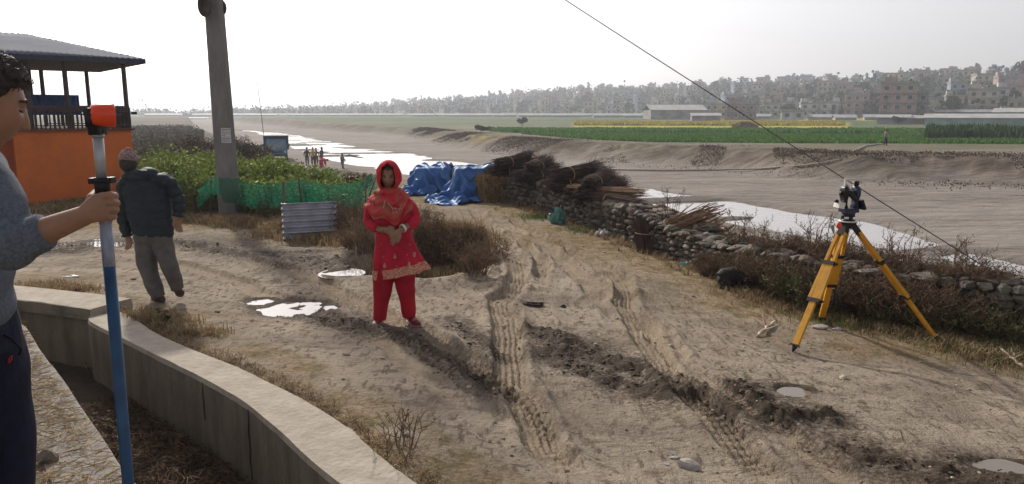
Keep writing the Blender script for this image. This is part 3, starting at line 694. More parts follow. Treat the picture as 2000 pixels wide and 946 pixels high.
# ------------------------------------------------------------------ firewood
def bundle(name, label, c, length, rad, ang, m, n, rise=0., seed=0, band=True, group="firewood bundles stacked on the stone wall", cat="firewood", spread=1.25, twig=0, flat=.75, thick=.007):
    """bundle of brushwood lying along ang (plan), rise = tilt"""
    root = empty(name, c, label, cat, group); rg = np.random.default_rng(seed); mb = MB()
    d = np.array([math.cos(ang) * math.cos(rise), math.sin(ang) * math.cos(rise), math.sin(rise)]); x = np.array([-math.sin(ang), math.cos(ang), 0.]); y = np.cross(d, x)
    r = rad * np.sqrt(rg.uniform(0, 1, n)); t = rg.uniform(0, 2 * math.pi, n); a = r * np.cos(t); b = r * np.sin(t) * flat + rad * flat
    e0 = -length / 2 + rg.normal(0, .07, n) * length; e1 = length / 2 + rg.normal(0, .10, n) * length
    mid = (e0 + e1) / 2; j = lambda s: rg.normal(0, s, n)
    def pt(e, k): return (e[:, None] * d + (a * k + j(.02))[:, None] * x + ((b - rad * flat) * k + rad * flat + j(.02))[:, None] * y)
    A, M_, B = pt(e0, .95), pt(mid, .85), pt(e1, spread)
    rr = rg.uniform(.5, 1.2, n) * thick
    sticks(mb, A, M_, rr, rr * .8); sticks(mb, M_, B, rr * .8, rr * .4)
    if twig:
        k = n * twig; i = rg.integers(0, n, k); f = rg.uniform(.1, 1, k)[:, None]; q = M_[i] * (1 - f) + B[i] * f; dv = (B[i] - M_[i]); dv /= np.linalg.norm(dv, axis=1, keepdims=True)
        sticks(mb, q, q + dv * rg.uniform(.05, .2, (k, 1)) + rg.normal(0, .06, (k, 3)), .0035, .0015)
    mb.build("sticks", m, root)
    if band:
        for e in (-.22,):
            bb = MB(); c0 = d * e * length + y * rad * flat
            bb.tube([c0 + x * rad * 1.0 * math.cos(q) + y * rad * flat * 1.0 * math.sin(q) for q in np.linspace(0, 2 * math.pi, 20)], .012, 5, cap=False); bb.build("tie", straw_m, root)
    return root
def pile(specs):
    for s in specs: bundle(**s)
# three dark brushwood heaps, each heap made of separate bundles
heaps = [  # px column, plan radius of bundle, count in layers
    (1000, .17, 3, 1.05, "far"), (1055, .17, 3, 1.05, "far"), (1115, .17, 3, 1.0, "middle"), (1150, .16, 3, .95, "middle")]
hl = {("far", 0): "lowest dark brushwood bundle of the farthest heap", ("far", 1): "middle dark brushwood bundle of the farthest heap", ("far", 2): "topmost dark brushwood bundle of the farthest heap",
      ("middle", 0): "lowest dark brushwood bundle of the middle heap", ("middle", 1): "middle dark brushwood bundle of the middle heap", ("middle", 2): "topmost dark brushwood bundle of the middle heap"}
def colx(px, Y, H_): return (px - 1000) / FOC * (Y * cP + (CAMZ - H_) * sP)
def wpos(px, back=.4):
    p, i = wall_at(px, back); return p, math.atan2(WN[i][1], WN[i][0])
seed = 10
HE = [(1008, .40, [(0, 0), (.28, 0), (.13, .20)], "farthest heap", .20), (1058, .36, [(0, 0), (.25, 0), (.12, .19)], "heap second from the tarps", .20),
      (1132, .42, [(0, 0), (.28, 0), (.13, .2)], "middle heap", .20), (1168, .38, [(0, 0), (.28, 0), (.12, .17)], "heap beside the flat brown bundle", .18)]
for (px, back, lay, nm, rad) in HE:
    p, a = wpos(px, back); i = int(np.argmin(np.hypot(WP[:, 0] - p.x, WP[:, 1] - p.y))); T_ = Vector((-WN[i][1], WN[i][0], 0))
    for k, (o, dz) in enumerate(lay):
        nmk = ["left lower bundle", "right lower bundle", "top bundle"][k]
        bundle("firewood_bundle", f"{nmk} of dark brushwood in the {nm}", p + T_ * -(o - .14) + Vector((0, 0, dz * 1.1 - .02)), 1.15, rad, a + .35 * math.sin(seed) + (.5 if k == 2 else .1), bark_dark, 330, seed=seed, rise=.08, twig=2, thick=.0085); seed += 1
p, a = wpos(1180, .35)
bundle("firewood_bundle", "flat bundle of brown sticks with a pale tie, nearest on the stone wall", p + Vector((0, 0, -.02)), 1.25, .19, a - .75, bark_brown, 200, seed=77, rise=-.02, spread=1.1, thick=.011, flat=.6)
p, a = wpos(1205, .3)
bundle("firewood_bundle", "flat dark bundle sliding off the near end of the heaps", p + Vector((0, 0, -.06)), 1.0, .13, a - 1.0, bark_dark, 160, seed=78, rise=-.06, spread=1.2, thick=.009, flat=.6)
# straw blocks on and against the wall
def straw_block(label, c, d, rz, seed):
    root = empty("straw_stack", c, label, "straw stack", "straw stacks by the blue tarps", rz); rg = np.random.default_rng(seed); mb = MB(); mb.box((0, 0, d[2] / 2), (d[0] * .94, d[1] * .94, d[2] * .96)); 
    mb.build("core", mat("straw_core", (.20, .135, .065), .95, scale=20, c2=(.10, .07, .04), bump=.03, bscale=30), root)
    n = 2600; P = rg.uniform(-.5, .5, (n, 3)); ax = rg.integers(0, 3, n); sgn = np.sign(P[np.arange(n), ax]); P[np.arange(n), ax] = sgn * .5; P[:, 2] = np.maximum(P[:, 2], -.49); P = P * np.array(d) + np.array([0, 0, d[2] / 2])
    dv = rg.normal(0, 1, (n, 3)) * np.array([.5, .5, 1.]); dv /= np.linalg.norm(dv, axis=1, keepdims=True)
    m2 = MB(); sticks(m2, P - dv * .07, P + dv * .08 + rg.normal(0, .02, (n, 3)), .005, .003); m2.build("stalks", straw_m if seed % 2 else twig_m, root); return root
p = G(955, 396); straw_block("tall golden straw stack at the far end of the stone wall", p + Vector((.05, .35, 0)), (.62, .6, .62), .5, 1)
# dark bundle leaning upright on the near wall, brown sticks, branches
p = G(1280, 494); root = empty("firewood_bundle", p, "black brushwood bundle standing upright against the wall front", "firewood", "firewood leaning on the wall")
mb = MB(); rg = np.random.default_rng(5); n = 620; th = rg.uniform(0, 6.28, n); r_ = .26 * np.sqrt(rg.uniform(0, 1, n)); A = np.stack([r_ * np.cos(th) * 1.15, .02 + r_ * np.sin(th) * .6, rg.uniform(-.02, .08, n)], 1); B = np.stack([A[:, 0] * 1.05 + rg.normal(0, .04, n), A[:, 1] + .16, rg.uniform(.42, .60, n)], 1)
sticks(mb, A, B, .008, .005); mb.build("sticks", bark_dark, root); bb = MB(); bb.tube([(.33 * math.cos(q), .09 + .2 * math.sin(q), .32) for q in np.linspace(0, 6.28, 20)], .007, 5, cap=False); bb.build("tie", straw_m, root)
p = G(1345, 506); root = empty("stick_pile", p, "loose fan of long brown sticks leaning up over the wall", "firewood", "firewood leaning on the wall"); yF = p.y
mb = MB(); n = 150; rg = np.random.default_rng(6)
for k in range(n):
    f = rg.uniform(0, 1); g_ = rg.uniform(0, 1)
    a0 = PX(1300 + 62 * f + rg.uniform(-8, 8), 440 + 50 * f + rg.uniform(-14, 14), yF - .30 + .35 * (1 - f) + .25 * g_); b0 = PX(1350 + 72 * rg.beta(2, 1.2), 392 + 62 * f + rg.uniform(-8, 22) * g_ + 30 * (1 - rg.beta(2, 1)), yF + .35 + .55 * g_)
    t_ = rg.uniform(.006, .015); mdl = (a0 + b0) / 2 + Vector(rg.normal(0, .025, 3)); mb.tube([a0 - p, mdl - p, b0 - p], [t_, t_ * .9, t_ * .6], 5)
mb.build("sticks", bark_brown, root)
def branch(label, pts, r0, r1, m=wood_post, name="branch", group="loose branches lying by the wall", twigs=3):
    W = [Vector(p) for p in pts]; c = W[0].copy(); mb = MB(); n = 10; Q = []
    for i in range(n + 1):
        f = i / n * (len(W) - 1); k = min(int(f), len(W) - 2); u = f - k; Q.append(W[k].lerp(W[k + 1], u) - c + Vector((random.uniform(-1, 1), random.uniform(-1, 1), random.uniform(-1, 1))) * r0 * .5)
    mb.tube(Q, [r0 + (r1 - r0) * i / n for i in range(n + 1)], 7)
    for _ in range(twigs):
        k = random.randint(3, n - 1); mb.tube([Q[k], Q[k] + Vector((random.uniform(-.15, .15), random.uniform(-.1, .1), random.uniform(.02, .15)))], [r1 * .6, r1 * .3], 5)
    o = mb.build(name, m); o.location = c; return tag(o, label, "branch", group)
a = G(1335, 504); b = PX(1432, 440, a.y + .7)
branch("thick grey pole leaning on the wall beside the fan of sticks", [a, b], .035, .025)
a = G(1352, 503); b = PX(1418, 446, a.y + .7)
branch("thinner grey pole leaning just behind the thick one", [a, b], .022, .017)
a = G(1418, 514); branch("long bent branch, lower of the two lying against the wall right of the sticks", [a + Vector((0, 0, .03)), PX(1500, 488, a.y + .35), PX(1558, 466, a.y + .7)], .028, .018)
a = G(1436, 497); branch("long bent branch, upper of the two lying against the wall right of the sticks", [a + Vector((0, 0, .06)), PX(1490, 478, a.y + .5), PX(1560, 462, a.y + .85)], .026, .014)
a = G(1478, 660); b = G(1512, 634); branch("short pale stick lying on the track left of the tripod", [a + Vector((0, 0, .02)), b + Vector((0, 0, .03))], .02, .016, m=mat("pale_wood", (.45, .36, .27), .8), group="pale sticks on the dirt")
a = G(1998, 724); b = G(1950, 688); branch("pale stick at the right edge below the stone wall", [a + Vector((0, 0, .03)), b + Vector((0, 0, .05))], .014, .01, m=MATS["pale_wood"], group="pale sticks on the dirt")
p = G(1405, 505); root = empty("twig_heap", p, "tangled heap of broken yellowish twigs under the branches", "firewood", "firewood leaning on the wall"); mb = MB(); n = 340; rg = np.random.default_rng(8); C = rg.normal(0, 1, (n, 3)) * np.array([.24, .15, .12]) + np.array([0, .25, .17]); d = rg.normal(0, 1, (n, 3)); d /= np.linalg.norm(d, axis=1, keepdims=True)
sticks(mb, C - d * .09, C + d * .09, .007, .004); mb.build("twigs", straw_m, root)

# ------------------------------------------------------------------ blue tarps
def drape(boxes, size, n, center, rot, z, frames=60, gz=0.):
    """let a cloth fall over the stacks and settle"""
    obs = []
    def mesh(V, F):
        me = bpy.data.meshes.new('c'); me.from_pydata(V, [], F); o = bpy.data.objects.new('c', me); col.objects.link(o); obs.append(o); return o
    for (c, d, r) in boxes + [((0, 0, gz - .1), (8, 8, .2), 0)]:
        V = []
        for dz in (-1, 1):
            for dx, dy in ((-1, -1), (1, -1), (1, 1), (-1, 1)):
                x, y = dx * d[0] / 2, dy * d[1] / 2; V.append((c[0] + x * math.cos(r) - y * math.sin(r), c[1] + x * math.sin(r) + y * math.cos(r), c[2] + dz * d[2] / 2))
        o = mesh(V, [(0, 3, 2, 1), (4, 5, 6, 7), (0, 1, 5, 4), (1, 2, 6, 5), (2, 3, 7, 6), (3, 0, 4, 7)]); o.modifiers.new('c', 'COLLISION'); o.collision.thickness_outer = .02; o.collision.cloth_friction = 40
    V = []; nx, ny = n
    for i in range(nx):
        for j in range(ny):
            x = (i / (nx - 1) - .5) * size[0]; y = (j / (ny - 1) - .5) * size[1]
            V.append((center[0] + x * math.cos(rot) - y * math.sin(rot), center[1] + x * math.sin(rot) + y * math.cos(rot), z + .10 * math.sin(i * .55 + j * .3) + .07 * math.cos(j * .45 + i * .1)))
    F = [(i * ny + j, (i + 1) * ny + j, (i + 1) * ny + j + 1, i * ny + j + 1) for i in range(nx - 1) for j in range(ny - 1)]
    o = mesh(V, F); m = o.modifiers.new('cl', 'CLOTH'); s = m.settings; s.quality = 6; s.mass = .25; s.bending_stiffness = .3; s.tension_stiffness = 15; s.compression_stiffness = 15; s.shear_stiffness = 5; s.air_damping = 1.2
    m.collision_settings.distance_min = .012; m.collision_settings.use_self_collision = True; m.collision_settings.self_distance_min = .01; m.collision_settings.collision_quality = 3; m.point_cache.frame_end = frames + 5
    for f in range(1, frames + 1): sc.frame_set(f)
    me = o.evaluated_get(bpy.context.evaluated_depsgraph_get()).to_mesh(); P = np.array([tuple(v.co) for v in me.vertices])
    for q in obs: bpy.data.objects.remove(q, do_unlink=True)
    sc.frame_set(1); return P, F
def tarp(label, base, boxes, size, n, center, rot, z):
    root = empty("tarpaulin", base, label, "tarpaulin", "blue tarps over the stacks"); P, F = drape(boxes, size, n, center, rot, z)
    mb = MB(); mb.add(P, F, 0, True); o = mb.build("cloth", tarp_m, root); so = o.modifiers.new("thick", 'SOLIDIFY'); so.thickness = .005; ss_ = o.modifiers.new("sub", 'SUBSURF'); ss_.levels = 1; ss_.render_levels = 1; return root
b1_ = G(858, 381); b1_ = Vector((b1_.x, b1_.y + .75, H(b1_.x, b1_.y + .5)))
straw_block("brown straw stack under the left blue tarp", b1_, (1.35, .75, .66), .2, 2)
tarp("left blue tarpaulin draped over a brown stack behind the woman's shoulder", b1_, [((0, 0, .34), (1.40, .80, .70), .2)], (1.7, 2.1), (60, 64), (-.42, -.30), .25, 1.0)
b2_ = G(935, 392); b2_ = Vector((b2_.x, b2_.y + .55, H(b2_.x, b2_.y + .4)))
straw_block("brown straw stack under the right blue tarp", b2_, (1.15, .75, .74), .1, 4)
tarp("right blue tarpaulin spilling from the stack onto the track", b2_, [((0, 0, .38), (1.2, .80, .78), .1)], (2.2, 2.3), (68, 70), (-.38, -.42), .5, 1.1)

# ------------------------------------------------------------------ concrete pole with its notice and stay wire
pp = G(450, 424); root = empty("utility_pole", (pp.x, pp.y, pp.z), "thick concrete utility pole with a white paper notice, between the house and the green net", "pole")
def polep(h): return PX(0, 0, 1)
k = (pp.y * cP + (CAMZ - pp.z) * sP) / FOC   # metres per pixel at the pole
mb = MB(); rings = []; HP = 9.0
for i in range(61):
    z = -.4 + (HP + .4) * i / 60; f = z / HP; wx = .205 - .075 * f; wy = .15 - .05 * f
    c_ = [(-wx, -wy * .55), (-wx * .72, -wy), (wx * .80, -wy), (wx, -wy * .6), (wx, wy * .6), (wx * .8, wy), (-wx * .72, wy), (-wx, wy * .55)]
    rings.append([(a_ - .012 * z, b_, z) for a_, b_ in c_])
mb.loft(rings, 0, True, False); mb.build("shaft", pole_conc, root)
def pz(py): return PX(430, py, pp.y - .2).z - pp.z
zn = pz(265); xn = (PX(441, 265, pp.y - .16).x - pp.x); mb = MB(); hw, hh = .098, .148
wyn = .15 - .05 * zn / HP + .006
mb.box((xn, -wyn, zn), (2 * hw, .006, 2 * hh)); n0 = mb.build("notice", mat("paper", (.62, .60, .60), .8, var=.05), root)
tb = MB(); rg = np.random.default_rng(4)
for r_ in range(9):
    z = zn + hh - .028 - r_ * .0305; bold = r_ in (0, 6, 7)
    x0 = xn - hw + .02; 
    while x0 < xn + hw - .03:
        wd = rg.uniform(.012, .034); 
        if r_ not in (4,) or x0 < xn: tb.box((x0 + wd / 2, -wyn - .0045, z), (wd, .002, .014 if bold else .009))
        x0 += wd + .009
tb.build("print", mat("ink", (.05, .05, .055), .8), n0)
# coil boxes / insulator drum near the top of the picture
zt = pz(14); mb = MB(); wz = .205 - .075 * zt / HP
for k_, (xx, rr_) in enumerate(((PX(404, 14, pp.y - .15).x - pp.x, .165), (PX(432, 8, pp.y).x - pp.x, .12))):
    mb = MB()
    for t in range(8 if k_ == 0 else 5):
        q = rr_ * (.72 + .06 * t) ; mb.tube([(xx + .02 * math.sin(t), -.17 - .012 * t if k_ == 0 else .02, zt + .02 * t) + Vector((q * .62 * math.cos(a_), .10 * math.sin(a_ * 2), q * math.sin(a_))) for a_ in np.linspace(0, 2 * math.pi, 24)] if 0 else [Vector((xx + q * .62 * math.cos(a_), (-.19 - .012 * t if k_ == 0 else .05), zt + q * 1.1 * math.sin(a_) + .02)) for a_ in np.linspace(0, 2 * math.pi, 24)], .016, 6, cap=False)
    mb.box((xx, -.17 if k_ == 0 else .05, zt + .02), (rr_ * .75, .05, rr_ * 1.5)); mb.build("cable_coil", mat("coil_cable", (.10, .075, .06), .8, var=.3), root)
# stay wire: from the pole top to the ground beyond the wall on the right
an_, i_ = wall_at(1925, .45); an = PX(1932, 527, an_.y); 
top = PX(1120, 0, 0.0001 + 11.0) if 0 else None
ptop = Vector((pp.x - .1, pp.y, pp.z + 8.6))
# choose the pole height so the wire runs through the photographed line
d1 = ray(1120, 0); A_ = an; best = None
for hh_ in np.arange(5.5, 10.5, .05):
    q = Vector((pp.x - .012 * hh_, pp.y, pp.z + hh_)); tt = None
    for t in np.linspace(.2, .9, 140):
        r_ = A_.lerp(q, t); yy = r_.y * cP + (CAMZ - r_.z) * sP; cx_ = 1000 + FOC * r_.x / yy; cy_ = 473 + FOC * ((CAMZ - r_.z) * cP - r_.y * sP) / yy
        if abs(cx_ - 1120) < 4:
            if best is None or abs(cy_) < best[0]: best = (abs(cy_), q)
mb = MB(); q = best[1]; pts = [A_.lerp(q, i / 24) - Vector((0, 0, .10 * 4 * (i / 24) * (1 - i / 24))) for i in range(25)]; mb.tube([p_ - A_ for p_ in pts], .007, 5, cap=False)
o = mb.build("stay_wire", wire_m); o.location = A_; tag(o, "thin steel stay wire running down across the sky to the stone wall at the right", "wire")

# ------------------------------------------------------------------ orange house with the balcony
def build_house():
    C0 = Vector((-13.98, 21.0, 0)); a = R(40); e = Vector((math.cos(a), math.sin(a), 0)); n_ = Vector((-math.sin(a), math.cos(a), 0)); gz = -1.0
    root = empty("orange_house", (C0.x, C0.y, gz), "orange-walled house with an open upper balcony and a blue sheet roof, at the left", "house")
    o = -Vector((C0.x, C0.y, gz)); W = 3.05; D = 5.4; zf = 1.50
    def P(s, t, z): q = C0 + e * s + n_ * t; return Vector((q.x, q.y, z)) + o
    Mr = Matrix((e, n_, Vector((0, 0, 1)))).transposed()
    def bx(s0, s1, t0, t1, z0, z1): return (P((s0 + s1) / 2, (t0 + t1) / 2, (z0 + z1) / 2), (s1 - s0, t1 - t0, z1 - z0), Mr)
    mb = MB(); mb.box(*bx(0, W, 0, D, gz - .2, zf)); mb.build("lower_wall", orange, root)
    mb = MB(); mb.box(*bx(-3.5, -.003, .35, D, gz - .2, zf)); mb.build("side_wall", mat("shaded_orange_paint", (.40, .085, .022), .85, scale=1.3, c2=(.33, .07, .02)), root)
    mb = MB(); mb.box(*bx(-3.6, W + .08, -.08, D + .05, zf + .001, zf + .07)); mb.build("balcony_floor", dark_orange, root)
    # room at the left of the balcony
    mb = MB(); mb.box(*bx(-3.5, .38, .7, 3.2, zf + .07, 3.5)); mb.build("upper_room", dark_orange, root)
    wn = MB(); wn.box(*bx(-.25, .22, .66, .695, 2.15, 3.1)); f = wn.build("window", brown_paint, root); g_ = MB(); g_.box(*bx(-.19, .16, .64, .658, 2.21, 3.04)); g_.build("pane", mat("old_window_glass", (.05, .075, .05), .25, var=.4, scale=3), f)
    mb = MB(); mb.box(*bx(.0, .38, .62, .69, zf + .07, 2.12)); mb.build("orange_panel", orange, root)
    # blue sheet partition and dark panel on the back side
    mb = MB(); mb.box(*bx(.6, 1.0, 3.0, 3.06, 2.52, 3.4)); mb.build("dark_panel", brown_paint, root)
    mb = MB(); n = 22
    for i in range(n):
        s = .62 + i * .068; mb.cyl(P(s, 2.0 + .012 * (i % 2), 1.98), P(s, 2.0 + .012 * (i % 2), 2.58), .035, k=6)
    mb.build("blue_partition", blue_sheet, root)
    # posts
    for (s, t) in ((.48, .02), (1.42, .02), (W - .07, .02), (W - .07, D - .1), (.48, D - .1), (1.6, D - .1)):
        mb = MB(); mb.bar(P(s, t, zf + .07), P(s, t, 3.62), .095, .095); mb.build("post", brown_paint, root)
    # railing: front and right side and back
    def rail(s0, t0, s1, t1):
        mb = MB(); L_ = math.hypot(s1 - s0, t1 - t0)
        for z, h in ((1.66, .03), (1.98, .035), (2.20, .07)): mb.bar(P(s0, t0, z), P(s1, t1, z), .04, h)
        k = int(L_ / .115)
        for i in range(k + 1):
            u = i / k; q = (s0 + (s1 - s0) * u, t0 + (t1 - t0) * u); mb.bar(P(*q, zf + .07), P(*q, 2.18), .035 if i % 4 else .06, .03)
        # flat boards under the top rail
        mb.bar(P(s0, t0, 2.10), P(s1, t1, 2.10), .02, .1)
        mb.build("railing", brown_paint, root)
    rail(-.8, -.02, W - .05, -.02); rail(W - .02, 0, W - .02, D - .1); rail(1.6, D - .1, W, D - .1)
    # roof: hip with corrugation, eave beams
    ze = 3.62; ov = .42; zr = 4.42
    A = (-4.2, -ov); B = (W + ov + .05, -ov); Cc = (W + ov + .05, D + ov); Dd = (-4.2, D + ov); r1 = (W - 2.1, D / 2); r0 = (-4.2, D / 2)
    def corr(fn, nu, nv, nm):
        V = []; 
        for i in range(nu + 1):
            for j in range(nv + 1):
                u, v = i / nu, j / nv; V.append(fn(u, v, .014 * math.cos(i * math.pi)))
        F = [(i * (nv + 1) + j, (i + 1) * (nv + 1) + j, (i + 1) * (nv + 1) + j + 1, i * (nv + 1) + j + 1) for i in range(nu) for j in range(nv)]
        mb = MB(); mb.add([tuple(q) for q in V], F, 0, True); o_ = mb.build(nm, roof_blue, root); so = o_.modifiers.new("t", 'SOLIDIFY'); so.thickness = .012; return o_
    def front(u, v, c):
        s = A[0] + (B[0] - A[0]) * u; vmax = 1.0 if s <= r1[0] else max(0.0, 1 - (s - r1[0]) / (B[0] - r1[0])); t = -ov + (D / 2 + ov) * v * vmax; return P(s, t, ze + (zr - ze) * v * vmax + c)
    def back(u, v, c):
        s = A[0] + (B[0] - A[0]) * u; vmax = 1.0 if s <= r1[0] else max(0.0, 1 - (s - r1[0]) / (B[0] - r1[0])); t = D + ov - (D / 2 + ov) * v * vmax; return P(s, t, ze + (zr - ze) * v * vmax + c)
    def side(u, v, c):
        t = -ov + (D + 2 * ov) * u; vmax = 1 - abs(2 * u - 1); s = B[0] - (B[0] - r1[0]) * v * vmax; return P(s, t, ze + (zr - ze) * v * vmax + c + .002)
    corr(front, 100, 6, "roof_sheet"); corr(back, 100, 6, "roof_sheet"); corr(side, 80, 6, "roof_sheet")
    mb = MB()
    mb.bar(P(A[0], -ov + .04, ze - .075), P(B[0], -ov + .04, ze - .075), .03, .12); mb.bar(P(B[0] - .04, -ov, ze - .078), P(B[0] - .04, D + ov, ze - .078), .03, .12)
    mb.bar(P(A[0], D + ov - .04, ze - .075), P(B[0], D + ov - .04, ze - .075), .03, .12)
    mb.build("fascia", mat("dark_blue_fascia", (.03, .035, .07), .5), root)
    mb = MB(); mb.box(*bx(-4.1, W + .3, -.3, D + .3, ze - .13, ze - .1)); mb.build("ceiling", mat("ceiling_board", (.22, .20, .19), .9), root)
    mb = MB(); mb.box(*bx(W + .02, W + .16, -.16, -.02, 1.98, 2.06)); mb.build("lamp_bracket", black_metal, root)
build_house()

# ------------------------------------------------------------------ green shade net, its posts and the zinc sheet
def build_net():
    tops = [(385, 372), (412, 346), (470, 350), (490, 360), (550, 357), (588, 350), (640, 362), (690, 358), (738, 338)]
    base = [G(380, 425), G(480, 432), G(545, 437), G(600, 440), G(670, 430), G(742, 405)]
    Y0 = 14.6
    root = empty("net_fence", (PX(560, 400, Y0).x, Y0, H(PX(560, 400, Y0).x, Y0)), "sagging green shade net fence along the leafy field", "fence"); o = -Vector(root.location)
    NU, NV = 120, 14; V = []
    xs = np.linspace(385, 738, NU)
    ty = np.interp(xs, [t[0] for t in tops], [t[1] for t in tops]); 
    sag = 6 * np.abs(np.sin((xs - 588) / 150 * math.pi)) ** 1.0
    for i, px in enumerate(xs):
        Y = 14.6 + .9 * (px - 560) / 180 * (1 if px > 560 else -.2) + .08 * math.sin(px * .09)
        tp = PX(px, ty[i], Y); g = max(H(tp.x, tp.y) - .05, tp.z - (.50 if px > 430 else .35))
        tp.z += .012 * math.sin(px * .3)
        for j in range(NV + 1):
            f = j / NV; q = Vector((tp.x, Y + .05 * math.sin(px * .16 + f * 3) * math.sin(f * 3.1) + .03 * math.sin(px * .5 + f * 5), g + (tp.z - g) * f)); V.append(tuple(q + o))
    F = [(i * (NV + 1) + j, (i + 1) * (NV + 1) + j, (i + 1) * (NV + 1) + j + 1, i * (NV + 1) + j + 1) for i in range(NU - 1) for j in range(NV)]
    mb = MB(); mb.add(V, F, 0, True); mb.build("net", net_m, root)
    for (px, py, lean, r_, m) in ((412, 343, -3, .012, bark_dark), (553, 355, 0, .03, wood_post), (583, 348, 9, .022, bark_dark), (505, 372, 14, .012, bark_dark), (714, 345, 0, .02, wood_post), (738, 336, -34, .014, bark_dark), (640, 362, 2, .012, bark_dark)):
        Y = 14.6 + .9 * (px - 560) / 180 * (1 if px > 560 else -.2) - .06; tp = PX(px, py, Y); g = H(tp.x, tp.y); bt = Vector((PX(px + lean, 400, Y).x, Y, g - .1)); mb = MB(); mb.tube([bt + o, tp + o], [r_, r_ * .8], 7); mb.build("post", m, root)
build_net()
def build_zinc():
    Y = 12.7; a = PX(549, 398, Y); b = PX(657, 399, Y + .5); zb = H(a.x + .5, Y) - .03; root = empty("corrugated_sheet", (a.x, Y, zb), "small zinc corrugated sheet standing on edge below the green net", "metal sheet"); n = 60; V = []
    for i in range(n + 1):
        z = (a.z - zb) * i / n; c = .034 * math.cos(i / n * 2 * math.pi * 6.5)
        for j in range(9):
            f = j / 8; V.append(((b.x - a.x) * f, .5 * f + c + .01 * math.sin(f * 7), z - .02 * f))
    F = [(i * 9 + j, i * 9 + j + 1, (i + 1) * 9 + j + 1, (i + 1) * 9 + j) for i in range(n) for j in range(8)]
    mb = MB(); mb.add(V, F, 0, True); o = mb.build("sheet", zinc, root); s = o.modifiers.new("t", 'SOLIDIFY'); s.thickness = .004
build_zinc()
# ------------------------------------------------------------------ plants
def weed_bush(label, seed, h, spread, nst, nleaf, tw, lf, lsize=.025, branch=4, upright=.5, name="dry_bush", cat="bush", group=None, loc=(0, 0, 0)):
    root = empty(name, loc, label, cat, group); rg = np.random.default_rng(seed); mb = MB(); ml = MB()
    n = nst; a = rg.uniform(0, 6.283, n); r = spread * .35 * np.sqrt(rg.uniform(0, 1, n)); P = np.stack([r * np.cos(a), r * np.sin(a), np.full(n, -.05)], 1)
    out = rg.uniform(.1, 1, n) * spread * .75; hh = h * rg.uniform(.45, 1.0, n) * (1 - .35 * (out / spread)); a2 = a + rg.normal(0, .5, n)
    T = P + np.stack([out * np.cos(a2), out * np.sin(a2), hh + .05], 1); M_ = P + (T - P) * .5 + np.stack([-np.cos(a2) * out * .15, -np.sin(a2) * out * .15, hh * .12], 1) * upright * 2 + rg.normal(0, .015, (n, 3))
    sticks(mb, P, M_, .006 * (h + .3), .0045 * (h + .3)); sticks(mb, M_, T, .0045 * (h + .3), .002)
    k = n * branch; i = rg.integers(0, n, k); f = rg.uniform(.25, 1, k)[:, None]; b0 = np.where(f < .5, P[i] + (M_[i] - P[i]) * f * 2, M_[i] + (T[i] - M_[i]) * (f - .5) * 2)
    b1 = b0 + rg.normal(0, 1, (k, 3)) * spread * .13 + np.array([0, 0, .09 * h]); sticks(mb, b0, b1, .0035, .0015)
    mb.build("stems", tw, root)
    j = rg.integers(0, k, nleaf); g = rg.uniform(.2, 1.05, (nleaf, 1)); C = b0[j] + (b1[j] - b0[j]) * g + rg.normal(0, .012, (nleaf, 3)); leaves(ml, C, lsize, .55, rg=rg); ml.build("leaves", lf, root)
    return root
def strew(src, spots, labels, group):
    """first spot moves the source itself, the rest are copies"""
    for k, (x, y, rz, s) in enumerate(spots):
        o = src if k == 0 else copy_tree(src); o.location = (x, y, H(x, y)); o.rotation_euler = (0, 0, rz); o.scale = (s, s, s)
        o["label"] = labels[k] if k < len(labels) else labels[-1]; o["group"] = group
def gp(px, py): p = G(px, py); return p.x, p.y
rp = random.Random(11)
# brush in the gully behind and beside the woman
def fill(pts): return [(*gp(px, py), rp.uniform(0, 6), s) for px, py, s in pts]
b1 = weed_bush("x", 1, .62, .55, 80, 1500, twig_m, dryleaf_m)
strew(b1, fill([(690, 455, 1.25), (650, 440, .9), (730, 480, 1.0), (835, 470, 1.0), (880, 520, .95), (930, 535, .75), (850, 535, .8)]),
      ["twiggy dry bush before the zinc sheet, left of the woman", "low dry bush beside the zinc sheet's right end", "dry bush right behind the woman's left elbow in the picture", "dry bush behind the woman's hip on the track side",
       "dense dry bush in the middle of the gully right of the woman's skirt", "small dry bush at the gully rim next to the wheel ruts", "low dry bush at the gully foot touching the skirt hem"], "dry bushes in the gully")
b2 = weed_bush("x", 2, .5, .6, 90, 2200, twig_m, dryleaf_m, lsize=.022)
strew(b2, fill([(905, 500, 1.15), (960, 515, .8), (870, 495, 1.0), (790, 520, 1.0), (820, 440, .75), (700, 490, .9)]),
      ["brown bush nearest the ruts at the top of the gully", "brown bush hanging over the gully's steep right bank", "brown bush between the skirt and the steep bank", "brown bush directly behind the woman's knees", "little brown bush by the track behind the woman's shoulder", "brown bush left of the woman's thigh"], "brown bushes in the gully")
# around pole and net
b3 = weed_bush("x", 3, .5, .5, 60, 1200, twig_m, leaf_dk, lsize=.035, name="weed_bush")
strew(b3, fill([(405, 422, 1.0), (385, 412, .9), (500, 425, 1.1), (530, 432, .95), (478, 418, 1.1), (1500, 540, 1.0), (1590, 560, 1.35), (1560, 560, 1.2), (1950, 600, .9), (1880, 610, .9), (1985, 660, .8), (1905, 650, .7)]),
      ["weeds at the left foot of the concrete pole", "weeds left of the pole near the puddle gleam", "green weeds right of the concrete pole", "green weeds just left of the zinc sheet", "weeds behind the pole under the net", "leafy weed below the two bent branches",
       "dark green bush just left of the tripod head", "dark green bush under the tripod bush's left side", "green weeds in front of the rightmost stones", "green weeds against the wall right of the tripod", "low weeds at the right edge of the track", "low weeds between tripod foot and right edge"], "green weeds along the edges")
